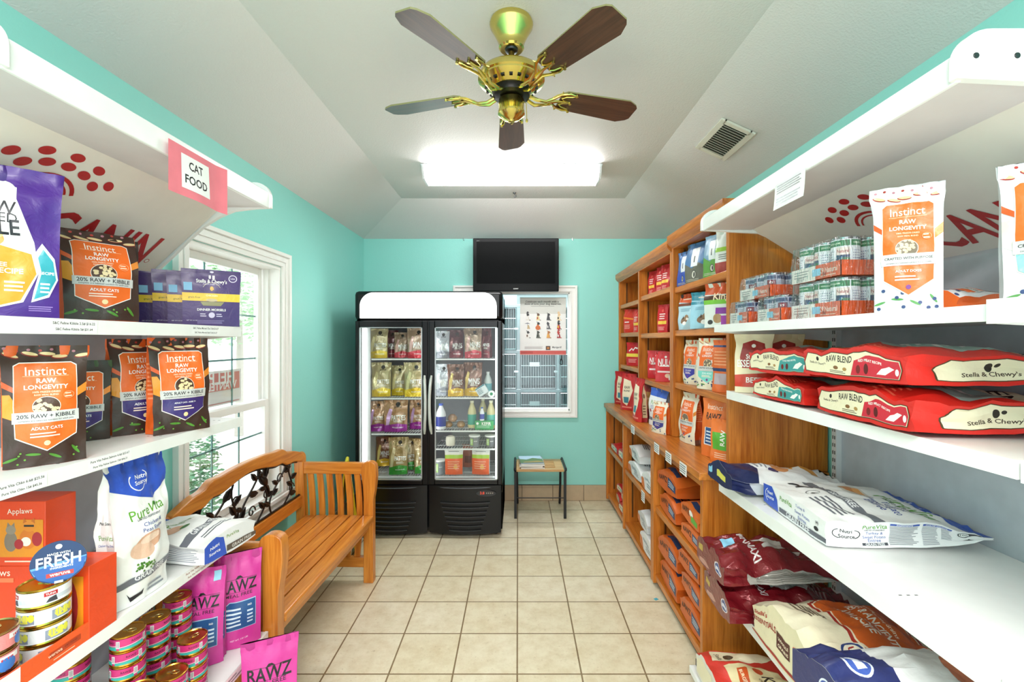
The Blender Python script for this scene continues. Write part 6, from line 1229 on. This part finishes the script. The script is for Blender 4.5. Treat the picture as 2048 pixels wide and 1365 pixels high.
small(1432, 1.06, 1.94, .15, .225, .07, -70, '7fa8c4', '2c3038', hill('eef2f4', '5fa03a'), 'green and grey bag on the near hutch top shelf, third from the left', GN_, 122, right=GX_)
small(1454, 1.06, 1.94, .12, .22, .05, -58, 'e8ece8', 'c9d2c8', [('R', -.5, .5, .5, .6, '9ac83a'), ('R', -.5, .0, .5, .25, 'a83a30'), ('L', -.3, .3, .3, .45, 3, '8a8a88')], 'white bag with green stripe at the right end of the near hutch top shelf', GN_, 123)
dogp = lambda top, low: [('P', [(-.5, .78), (.5, .72), (.5, 1), (-.5, 1)], top), ('R', -.5, .66, .5, .74, low), ('L', -.25, .82, .25, .88, 1, 'f6e0c8'), ('E', -.02, .26, .2, .12, '8a6a52', 10), ('E', .1, .34, .12, .1, 'a07a5c'), ('E', .16, .3, .07, .05, 'f0e8e0'), ('E', .02, .18, .1, .07, 'f4f0ec'), ('E', .2, .33, .025, .02, '141414'), ('P', [(-.08, .4), (-.14, .28), (-.04, .3)], '4a3428'), ('L', -.3, .5, .3, .6, 3, '7aa8c0')]
small(1377, 1.07, 1.664, .17, .225, .07, -72, 'b9dcea', '2a2320', dogp('d8541c', '7a3a20'), 'pale blue bag with brown dog and orange top in the near hutch', GN_, 124)
small(1408, 1.16, 1.664, .11, .215, .06, -60, '5a3a2a', '1f1a18', dogp('8a4a28', '4a2a1c'), 'dark brown bag set back between the two dog picture bags', GN_, 125)
small(1413, 1.065, 1.664, .19, .21, .07, -52, '9fd0e4', '2a6a80', dogp('2a8aa0', '2a8aa0'), 'light blue bag with teal top and dog portrait in the near hutch', GN_, 126)
small(1441, 1.035, 1.664, .17, .228, .06, -52, 'dfe6e2', 'c9d2c8', [('P', [(-.5, .74), (.5, .74), (.5, 1), (-.5, 1)], 'c8501c'), ('R', -.5, .62, .5, .72, '4a2a1c'), ('R', -.5, .52, .5, .62, '7ac03a'), ('R', -.06, .3, .5, .44, '8a2aa0'), ('T', 'King', .1, .67, .5, 'f0d8b8'), ('E', .0, .2, .14, .14, 'b08a60'), ('R', .1, .03, .5, .26, 'a83ab0'), ('E', -.25, .12, .1, .07, '3a3a3a')], 'bag with green stripe and purple square at the right of the near hutch second shelf', GN_, 127)
od = lambda fc, sd: instinct('dog', .55, 0, 'DOG ADULT', fc, sd)
OS = [('L', -.4, .45, .4, .8, 8, 'e88a5a'), ('R', -.5, 0, .5, .1, '8a5a48')]
small(1388, 1.075, 1.33, .175, .27, .085, -78, 'e9e0c8', 'd9561c', od('3a3aa0', 31), 'orange bag with blue foot panel on the third shelf of the near hutch', GN_, 128, right=OS)
small(1424, 1.06, 1.33, .185, .28, .08, -66, 'e9e0c8', 'd9561c', od('7ad0c4', 32), 'orange bag with aqua foot panel on the third shelf of the near hutch', GN_, 129, right=OS, st=[('R', .12, .52, .24, .58, WH)])
small(1451, 1.07, 1.33, .14, .27, .06, -60, 'e06a2a', 'd9561c', [('R', -.5, .4, .5, .46, '2a3a6a'), ('R', -.5, .86, .5, .9, '2a3a6a'), ('L', -.4, .5, .4, .8, 5, 'f0a070'), ('R', -.4, .15, .4, .36, 'b8a8b0')], 'plain orange bag at the right end of the near hutch third shelf', GN_, 130)
small(1383, 1.06, CTZ, .19, .30, .10, -80, 'e9e0c8', 'd9521a', od(None, 33), 'orange and white bag with kibble window on the countertop in the near hutch', GN_, 131, right=OS)
small(1431, 1.05, CTZ, .17, .31, .085, -62, 'e8772e', 'd8651f', [('T', 'Instinct', 0, .86, .6, 'fbe3cf', 0, 1.1, 0), ('T', 'RAWZ', 0, .7, .6, '1c1a1a', 0, 1.4), ('P', [(-.34, .2), (.2, .2), (.2, .52), (-.34, .5)], 'e8e4e0'), ('R', -.3, .22, .16, .5, '23528a'), ('L', -.26, .24, .12, .46, 4, 'd6e2ee')], 'orange bag with dark blue panel nearest the camera on the countertop', GN_, 132, right=[('R', -.4, .3, .4, .6, 'e0d8d0')])
small(1450, 1.06, CTZ, .13, .22, .06, -50, 'e8772e', 'd8651f', [('R', -.4, .3, .5, .7, '5cae3a'), ('T', 'RAW', .05, .58, .6, WH, 90), ('L', -.3, .1, .3, .24, 3, 'f0c0a0')], 'small orange bag with green panel at the near end of the countertop', GN_, 133)
# lying bags in the low bookcases: (label, y, z, w, h, d, yaw)
def lying(x, y, z, w, h, d, yaw, front, side, P, label, group, seed, wr=.008, **k):
    return bag('food_bag', w, h, d, (x, y, z+.0015), R(yaw), lie=True, front=front, side=side, P=P, seed=seed, wr=wr, nu=12, nt=14, e=.5, label=label, group=group, **k)
rl = {'front': [('P', [(-.3, .2), (.3, .2), (.3, .5), (-.3, .5)], 'efe3c4')], 'bottom': [('R', -.4, .2, .35, .8, 'efe3c4'), ('T', 'RAW', -.1, .5, .3, '2a2220'), ('R', .1, .3, .35, .7, '8ab8b0')], 'right': [('R', -.4, .2, .2, .8, 'efe3c4')]}
GL_ = 'red bags lying in the farthest low bookcase bay'
lying(.90, 4.35, .553, .32, .45, .075, -90, 'c8282a', 'b82226', rl, 'red bag lying farthest back on the middle shelf of the farthest low bay', GL_, 140)
lying(.90, 4.07, .553, .22, .45, .10, -90, 'c8282a', 'c0262a', rl, 'red bag lying nearer on the middle shelf of the farthest low bay', GL_, 141)
lying(.93, 4.32, .09, .24, .4, .085, -94, 'c8282a', 'b82226', rl, 'red bag lying at the bottom left of the pile in the farthest low bay', GL_, 142)
lying(.94, 4.30, .175, .22, .4, .08, -86, 'c8282a', 'b82226', rl, 'red bag on top of the bottom left one in the farthest low bay', GL_, 143)
lying(.91, 4.05, .09, .24, .42, .09, -90, 'c8282a', 'b82226', rl, 'red bag at the bottom right of the pile in the farthest low bay', GL_, 144)
lying(.92, 4.06, .18, .22, .42, .085, -92, 'c8282a', 'b82226', rl, 'red bag on top of the bottom right one in the farthest low bay', GL_, 145)
wl = {'front': [('P', [(-.5, .28), (.5, .28), (.5, .36), (-.5, .36)], '6d7078'), ('T', 'GRAIN FREE', 0, .32, .5, WH), ('L', -.3, .12, .3, .22, 3, '6a6d76'), ('E', .1, .6, .2, .14, 'c89a7a'), ('P', [(-.5, .9), (.5, .9), (.5, 1), (-.5, 1)], '8fa8c8')], 'bottom': [('T', 'PureVita', 0, .6, .4, '6a7a8a', 0, 1, 0), ('P', [(-.5, 0), (-.2, 0), (-.3, .6), (-.5, .8)], 'd9783a'), ('L', .0, .2, .4, .45, 2, '8a8d94')], 'right': [('T', 'Nutri Source', -.1, .6, .3, '3a3c42'), ('L', .1, .2, .44, .8, 5, '9a9da4')]}
GW_ = 'white bags lying in the second low bookcase bay'
lying(.90, 3.60, .537, .42, .48, .12, -90, 'eff0f1', 'e6e7e9', wl, 'large white bag under another on the middle shelf, second low bay', GW_, 150)
lying(.905, 3.62, .652, .40, .46, .11, -92, 'f1f2f3', 'e6e7e9', wl, 'white bag with grey band on top of the far pile, second low bay', GW_, 151)
lying(.90, 3.24, .537, .27, .48, .15, -88, 'f1f2f3', 'e9eaec', wl, 'white bag lying nearer the camera on the middle shelf, second low bay', GW_, 152)
lying(.90, 3.27, .09, .34, .46, .15, -90, 'f1e9ec', 'eceaec', wl, 'white bag lying at the bottom of the second low bay', GW_, 153)
lying(.90, 3.36, .235, .32, .46, .12, -92, 'eceef0', 'd9dadd', wl, 'white bag on top of another on the floor of the second low bay', GW_, 154)
ol = {'front': [('T', 'RAWZ', 0, .2, .5, '1c1a1a', 0, 1.2), ('R', -.2, .05, .3, .12, '23406a')], 'bottom': [('T', 'RAWZ', -.18, .6, .4, '1c1a1a', 0, 1.1), ('P', [(.06, .3), (.42, .26), (.42, .72), (.06, .76)], '23406a'), ('L', .1, .36, .38, .66, 3, 'c6d2e0')], 'right': [('R', -.2, .5, .1, .7, '23406a')]}
og = {'front': ol['front'], 'bottom': [('T', 'RAWZ', -.18, .6, .4, '1c1a1a', 0, 1.1), ('E', .1, .7, .1, .06, WH), ('P', [(.1, .2), (.42, .2), (.42, .6), (.1, .6)], '5cae3a')]}
GO_ = 'orange bags lying in the near low bookcase'
O1, O2 = 'dd6a26', 'd0601f'
lying(.90, 2.80, .53, .38, .46, .14, -92, O1, O2, ol, 'orange bag at the bottom of the far pile on the middle shelf, near low bookcase', GO_, 160)
lying(.895, 2.80, .665, .36, .46, .14, -88, O1, O2, ol, 'orange bag on top of the far pile on the middle shelf, near low bookcase', GO_, 161)
lying(.90, 2.42, .53, .33, .46, .10, -90, 'e67a34', O1, ol, 'orange bag at the bottom of the near pile on the middle shelf, near low bookcase', GO_, 162)
lying(.895, 2.43, .625, .32, .46, .10, -93, 'e67a34', O1, og, 'orange bag with green patch on top of the near pile on the middle shelf', GO_, 163)
lying(.905, 2.80, .09, .38, .46, .16, -92, O1, O2, ol, 'orange bag at the bottom of the far pile, near low bookcase floor', GO_, 164)
lying(.90, 2.80, .255, .36, .46, .15, -88, O1, O2, ol, 'orange bag on top of the far pile, near low bookcase floor', GO_, 165)
lying(.90, 2.43, .09, .33, .46, .14, -90, O1, O2, ol, 'orange bag at the bottom of the near pile, near low bookcase floor', GO_, 166)
lying(.905, 2.44, .225, .32, .46, .12, -92, O1, O2, ol, 'orange bag in the middle of the near pile, near low bookcase floor', GO_, 167)
lying(.90, 2.46, .34, .30, .46, .11, -88, O1, O2, ol, 'orange bag on top of the near pile, near low bookcase floor', GO_, 168)
o = MB().box(-.012, .012, -.01, .01, 0, .0015, M('4ab0c8', .6)).build('paper_scrap'); o.location = (.852, 2.87, .0005); o.rotation_euler[2] = .5; tag(o, 'tiny blue paper scrap on the floor at the foot of the low bookcase', 'scrap')

# ================================================================ COOLER CONTENTS
def cx_(px, y=3.97): return (px-1036)/930*y
FG = {'patty': ('b7a87a', 'e8c628', 'PATTIES', 'efe3a8'), 'red': ('a58a72', 'c8283a', 'MINIS', 'e6b8b0'), 'yel': ('7a4c34', 'e8b81c', 'MINIS', 'f0d27a'), 'pur': ('a8805a', '9a2a9a', 'PATTIES', 'd8b0e0'), 'grn': ('a08658', '3a9a3a', 'PATTIES', 'd8c8a0'), 'dred': ('6a3038', '8a2030', 'MINIS', 'b07070'), 'gry': ('b9bcc4', '8a8d98', 'MINIS', 'd8dae0')}
def fr_(px, row, kind, w, h, label, y=3.97, yaw=8, seed=0, cat='pouch'):
    top, band, word, bird = FG[kind]; z = CSH[row]
    bag('frozen_pouch', w, h, .07, (cx_(px, y), y, z+.0015), R(yaw), front=top, side=top, fol=True, P={'front': freezer(band, word, bird)}, seed=200+seed, wr=.008, nu=10, nt=14, label=label, cat=cat, group='frozen pet food pouches in the cooler')
fr_(757, 'L1', 'patty', .16, .25, 'yellow frozen pouch at the left of the top shelf, left cooler door', seed=1)
fr_(783, 'L1', 'dred', .12, .24, 'dark plum frozen pouch behind the yellow one, top shelf of the left cooler door', y=4.12, seed=2)
fr_(803, 'L1', 'red', .12, .22, 'brown and red frozen pouch in the middle of the top shelf, left cooler door', y=4.05, seed=3)
fr_(834, 'L1', 'red', .16, .255, 'red frozen pouch at the right of the top shelf, left cooler door', seed=4)
fr_(884, 'R1', 'gry', .13, .23, 'grey frozen pouch at the left of the top shelf, right cooler door', seed=5)
fr_(911, 'R1', 'dred', .14, .24, 'dark red frozen pouch, second on the top shelf of the right cooler door', y=4.03, seed=6)
fr_(946, 'R1', 'red', .15, .258, 'tan and red frozen pouch with round logo, top shelf of the right cooler door', seed=7)
fr_(973, 'R1', 'dred', .09, .255, 'narrow red frozen pouch at the right end of the top shelf, right cooler door', y=4.0, yaw=-25, seed=8)
fr_(763, 'L2', 'patty', .165, .29, 'left yellow patties pouch on the second shelf, left cooler door', seed=9)
fr_(797, 'L2', 'patty', .12, .26, 'middle yellow patties pouch on the second shelf, left cooler door', y=4.05, seed=10)
fr_(829, 'L2', 'patty', .17, .29, 'right yellow patties pouch on the second shelf, left cooler door', seed=11)
fr_(884, 'R2', 'gry', .14, .27, 'clear grey pouch at the left of the second shelf, right cooler door', seed=12)
fr_(912, 'R2', 'yel', .14, .27, 'left brown and yellow minis pouch, second shelf of the right cooler door', seed=13)
fr_(945, 'R2', 'yel', .16, .285, 'right brown and yellow minis pouch, second shelf of the right cooler door', yaw=-8, seed=14)
fr_(754, 'L3', 'pur', .14, .255, 'left purple frozen pouch on the third shelf, left cooler door', seed=15)
fr_(790, 'L3', 'pur', .2, .265, 'middle purple frozen pouch, the widest on the third shelf, left cooler door', seed=16)
fr_(834, 'L3', 'pur', .13, .25, 'right purple frozen pouch on the third shelf, left cooler door', y=4.08, seed=17)
fr_(797, 'L4', 'grn', .16, .31, 'green-footed frozen pouch, foremost on the bottom shelf of the left cooler door', y=3.93, seed=18)
fr_(822, 'L4', 'grn', .13, .27, 'green-footed frozen pouch in the middle of the bottom shelf, left cooler door', y=4.08, seed=19)
fr_(842, 'L4', 'grn', .12, .29, 'pale green frozen pouch at the right of the bottom shelf, left cooler door', y=3.97, yaw=20, seed=20)
fr_(762, 'L4', 'yel', .13, .26, 'brown frozen pouch at the left back of the bottom shelf, left cooler door', y=4.2, seed=21)
op = [('P', [(-.5, .0), (.5, 0), (.5, .62), (-.5, .62)], 'e8602a'), ('R', -.5, .62, .5, .76, 'a8c83a'), ('R', -.5, .76, .5, .84, 'e8e4da'), ('L', -.3, .86, .3, .9, 1, '6a6a68'), ('E', .1, .3, .12, .14, 'f0b03a'), ('L', -.36, .2, .36, .54, 4, 'f4a884')]
for i, (px, t) in enumerate(((908, 'left'), (962, 'right'))):
    bag('frozen_pouch', .155, .215, .06, (cx_(px, 3.93), 3.93, CSH['R5']+.0015), R(5-12*i), front='e4e4e0', side='d8d8d4', P={'front': op}, seed=230+i, wr=.004, nu=10, nt=14, label=f'{t} of the two orange and green pouches on the bottom shelf, right cooler door', cat='pouch', group='orange and green pouches in the cooler')
bag('frozen_pouch', .1, .2, .05, (cx_(936, 4.15), 4.15, CSH['R5']+.0015), 0, front='9a4a34', side='8a4030', P={'front': [('R', -.3, .2, .3, .5, '6a2a20')]}, seed=233, nu=10, nt=12, label='brown pouch standing between and behind the two orange and green pouches', cat='pouch')
def bottle(name, px, y, z, r, h, body, lab, cap, label, group=None, neck=.4, txt=None):
    t = thing(name, label, 'bottle', (cx_(px, y), y, z+.0008), group=group)
    MB().lathe([(.001, 0), (r*.95, 0), (r, .004), (r, h*.55), (r*.9, h*.66), (r*neck, h*.88), (r*neck, h*.93), (.001, h*.93)], (0, 0, 0), M(body, .3), 20).build('bottle_body', t)
    m_ = MB(); m_.lathe([(r+.0006, h*.12), (r+.0006, h*.5)], (0, 0, 0), film(lab), 20)
    if txt: F = lambda a, b, o: Vector((a, -math.sqrt(max(0, (r+.001)**2-a*a))-o, b)); prints(m_, F, 2*r, h*.5, [('T', txt, 0, .66, .6, WH, 0, 1.1), ('L', -.3, .35, .3, .5, 2, WH)], seg=.008)
    m_.build('bottle_label', t)
    MB().lathe([(.001, h*.92), (r*neck*1.15, h*.92), (r*neck*1.15, h), (.001, h)], (0, 0, 0), M(cap, .4), 16).build('bottle_cap', t)
bottle('bottle', 882, 3.93, CSH['R3'], .042, .215, 'e8eaf0', '2a3a90', '3a5ac0', 'white bottle with dark blue label at the left behind the right cooler door', txt=None)
GB_ = 'cream bottles with green labels in the cooler'
bottle('bottle', 944, 4.0, CSH['R3'], .037, .23, 'd9cf9a', '3fa890', 'e8e4c8', 'left cream bottle with green label on the third shelf, right cooler door', GB_)
bottle('bottle', 966, 4.1, CSH['R3']+.0, .037, .235, 'd9cf9a', '3fa890', 'e8e4c8', 'middle cream bottle with green label on the third shelf, right cooler door', GB_)
bottle('bottle', 982, 3.97, CSH['R3']+.0, .037, .235, 'd9cf9a', '5fc0b0', 'e8e4c8', 'right cream bottle with green label on the third shelf, right cooler door', GB_)
kb = carton('kefir_carton', cx_(950, 3.9), cx_(987, 3.9), 3.89, 3.928, CSH['R3']+.0005, CSH['R3']+.075, '2f9a58', [('T', 'KEFIR', .12, .68, .5, WH, 0, 1.2), ('L', -.4, .2, .4, .5, 3, 'a8dcb8'), ('E', -.36, .7, .07, .07, WH)], 'green kefir carton in front of the bottles, right cooler door', 'carton')
bottle('bottle', 964, 3.908, CSH['R3']+.0755, .02, .11, 'eef0f4', '3a48a8', '3a6ac8', 'small white bottle with blue cap standing on the green carton', None)
for i, (px, z, s_, t) in enumerate(((905, .05, .042, 'upper'), (922, .0, .036, 'right'), (900, .0, .034, 'left'))):
    q = MB(); rn = random.Random(i); q.lathe([(.001, 0), (s_*.7, .004), (s_, s_*.5), (s_*.95, s_*1.0), (s_*.5, s_*1.5), (.001, s_*1.6)], (0, 0, 0), M('b08458', .3, coat=.6, var=.25), 14); q.tube([(s_*cos(a*.7)*.8, s_*sin(a*.7)*.8, s_*.8) for a in range(9)], .003, M('d8c8b0', .2), 6, True)
    o = q.build('chew_bag'); o.location = (cx_(px, 3.99), 3.99-(.04 if i == 0 else 0)*0, CSH['R3']+.001+z); tag(o, f'{t} of the three clear bags of brown chews on the third shelf, right cooler door', 'bag', 'clear bags of chews in the cooler')
def tub(px, y, row, r, h, body, lid, label, w='RAW'):
    t = thing('tub', label, 'tub', (cx_(px, y), y, CSH[row]+.0008), group='plastic tubs in the cooler')
    MB().lathe([(.001, 0), (r*.85, 0), (r, h), (.001, h)], (0, 0, 0), M(body, .35), 22).build('tub_body', t)
    MB().lathe([(.001, h), (r*1.08, h), (r*1.08, h+.012), (r*.9, h+.014), (.001, h+.013)], (0, 0, 0), M(lid, .4), 22).build('tub_lid', t)
    m_ = MB(); prints(m_, lambda a, b, o: Vector((a, -math.sqrt(max(0, (r*.95)**2-a*a))-o-.002, b)), 2*r, h, [('R', -.36, .2, -.1, .85, 'a8cc7a'), ('L', -.33, .3, -.14, .75, 4, 'f0f4e8'), ('T', w, .15, .6, .3, WH)], seg=.008); m_.build('tub_label', t)
tub(949, 3.94, 'R4', .045, .085, '8a8d90', 'f0f0ee', 'left grey tub with white lid on the fourth shelf, right cooler door')
tub(981, 3.94, 'R4', .045, .085, '6a6d72', 'f0f0ee', 'right grey tub with white lid on the fourth shelf, right cooler door')
tub(880, 3.93, 'R5', .042, .11, '8f9498', 'e8e8e6', 'tall grey tub at the left of the bottom shelf, right cooler door')
o = MB().lathe([(.001, 0), (.036, .002), (.04, .01), (.041, .06), (.034, .078), (.02, .084), (.001, .085)], (0, 0, 0), M('efe9d8', .5), 22).build('cheese_roll'); o.location = (cx_(901, 3.97), 3.97, CSH['R4']+.001); tag(o, 'short cream-white roll on the fourth shelf, right cooler door', 'roll')
kk = thing('supplement_box', 'white and green carton tilted on the second shelf at the right of the cooler', 'box', (cx_(971, 3.88), 3.885, CSH['R2']+.024), (0, R(-32), 0))
box(-.045, .045, -.02, .02, 0, .075, film('dfe6ea')).build('carton', kk, bev=.001); m_ = MB(); prints(m_, plane_map((0, -.0204, 0), (1, 0, 0), (0, 0, 1), (0, -1, 0)), .09, .075, [('L', -.4, .2, .1, .8, 4, '6a8a94'), ('R', -.5, .88, .5, 1, '3a8a9a')], seg=None); m_.build('front_label', kk)
o = MB().cyl((0, .008, .028), (0, -.008, .028), .028, M('f0f4f2', .4), n=24).cyl((0, -.0082, .028), (0, -.009, .028), .013, M('2a8a5a', .5), n=18).build('round_tin'); o.location = (cx_(983, 3.87), 3.868, CSH['R2']+.001); tag(o, 'round white tin with green dot standing on edge on the second cooler shelf', 'tin')
bottle('bottle', 976, 4.05, CSH['R2'], .035, .2, 'dfe8e4', '7ac0c8', 'e8ecea', 'pale bottle at the right back of the second shelf, right cooler door')
# ================================================================ last small shifts so that nothing cuts into its neighbour
NUDGE = {'chew_bag.002': (-0.012, 0.012, 0.000, 1.000), 'food_bag': (0.000, 0.000, 0.004, 1.000), 'food_bag.001': (0.030, 0.000, 0.000, 1.000), 'food_bag.002': (0.032, -0.012, 0.000, 1.000), 'food_bag.004': (0.000, -0.020, 0.000, 1.000), 'food_bag.005': (0.004, 0.020, 0.000, 1.000), 'food_bag.008': (0.010, 0.000, 0.000, 1.000), 'food_bag.009': (0.000, 0.020, 0.000, 1.000), 'food_bag.010': (0.000, 0.020, 0.000, 1.000), 'food_bag.011': (0.024, 0.000, 0.000, 1.000), 'food_bag.014': (0.004, -0.020, 0.000, 1.000), 'food_bag.015': (0.000, 0.000, 0.001, 0.960), 'food_bag.016': (0.000, 0.000, 0.014, 1.000), 'food_bag.017': (0.000, 0.000, 0.001, 0.960), 'food_bag.018': (0.000, 0.000, 0.014, 1.000), 'food_bag.024': (0.000, 0.000, 0.004, 1.000), 'food_bag.027': (0.000, 0.000, 0.004, 1.000), 'food_bag.031': (-0.012, -0.032, 0.000, 1.000), 'food_bag.036': (-0.032, 0.032, 0.000, 1.000), 'food_bag.037': (-0.012, -0.052, 0.001, 0.960), 'food_bag.041': (0.000, -0.010, 0.000, 1.000), 'food_bag.049': (0.012, 0.012, 0.000, 1.000), 'food_bag.050': (-0.012, -0.012, 0.000, 1.000), 'food_bag.053': (0.000, 0.004, 0.000, 1.000), 'food_bag.054': (0.000, 0.000, 0.010, 1.000), 'food_bag.055': (-0.010, 0.000, 0.000, 1.000), 'food_bag.057': (0.000, 0.000, 0.000, 0.985), 'food_bag.058': (0.000, 0.000, 0.014, 1.000), 'food_bag.061': (0.000, 0.000, 0.004, 1.000), 'food_bag.062': (0.000, 0.000, 0.001, 0.960), 'food_bag.063': (0.000, 0.000, 0.014, 1.000), 'food_bag.064': (0.000, 0.000, 0.001, 0.960), 'food_bag.065': (0.000, 0.000, 0.014, 1.000), 'food_bag.069': (0.000, 0.000, 0.010, 1.000), 'food_bag.070': (0.000, 0.000, 0.020, 1.000), 'frozen_pouch.005': (0.000, 0.010, 0.000, 1.000), 'frozen_pouch.007': (0.000, 0.004, 0.000, 1.000), 'frozen_pouch.011': (0.000, 0.020, 0.000, 1.000), 'frozen_pouch.012': (0.000, -0.020, 0.000, 1.000), 'frozen_pouch.013': (0.004, 0.000, 0.000, 1.000), 'frozen_pouch.015': (0.012, -0.012, 0.000, 1.000), 'frozen_pouch.020': (0.024, 0.000, 0.000, 1.000), 'pouch.005': (0.000, 0.030, 0.000, 1.000), 'supplement_box': (-0.010, 0.000, 0.000, 1.000)}
for k_, (dx_, dy_, dz_, sc_x) in NUDGE.items():
    o_ = bpy.data.objects[k_]; o_.location = (o_.location.x+dx_, o_.location.y+dy_, o_.location.z+dz_)
    if sc_x != 1: o_.scale = (sc_x,)*3
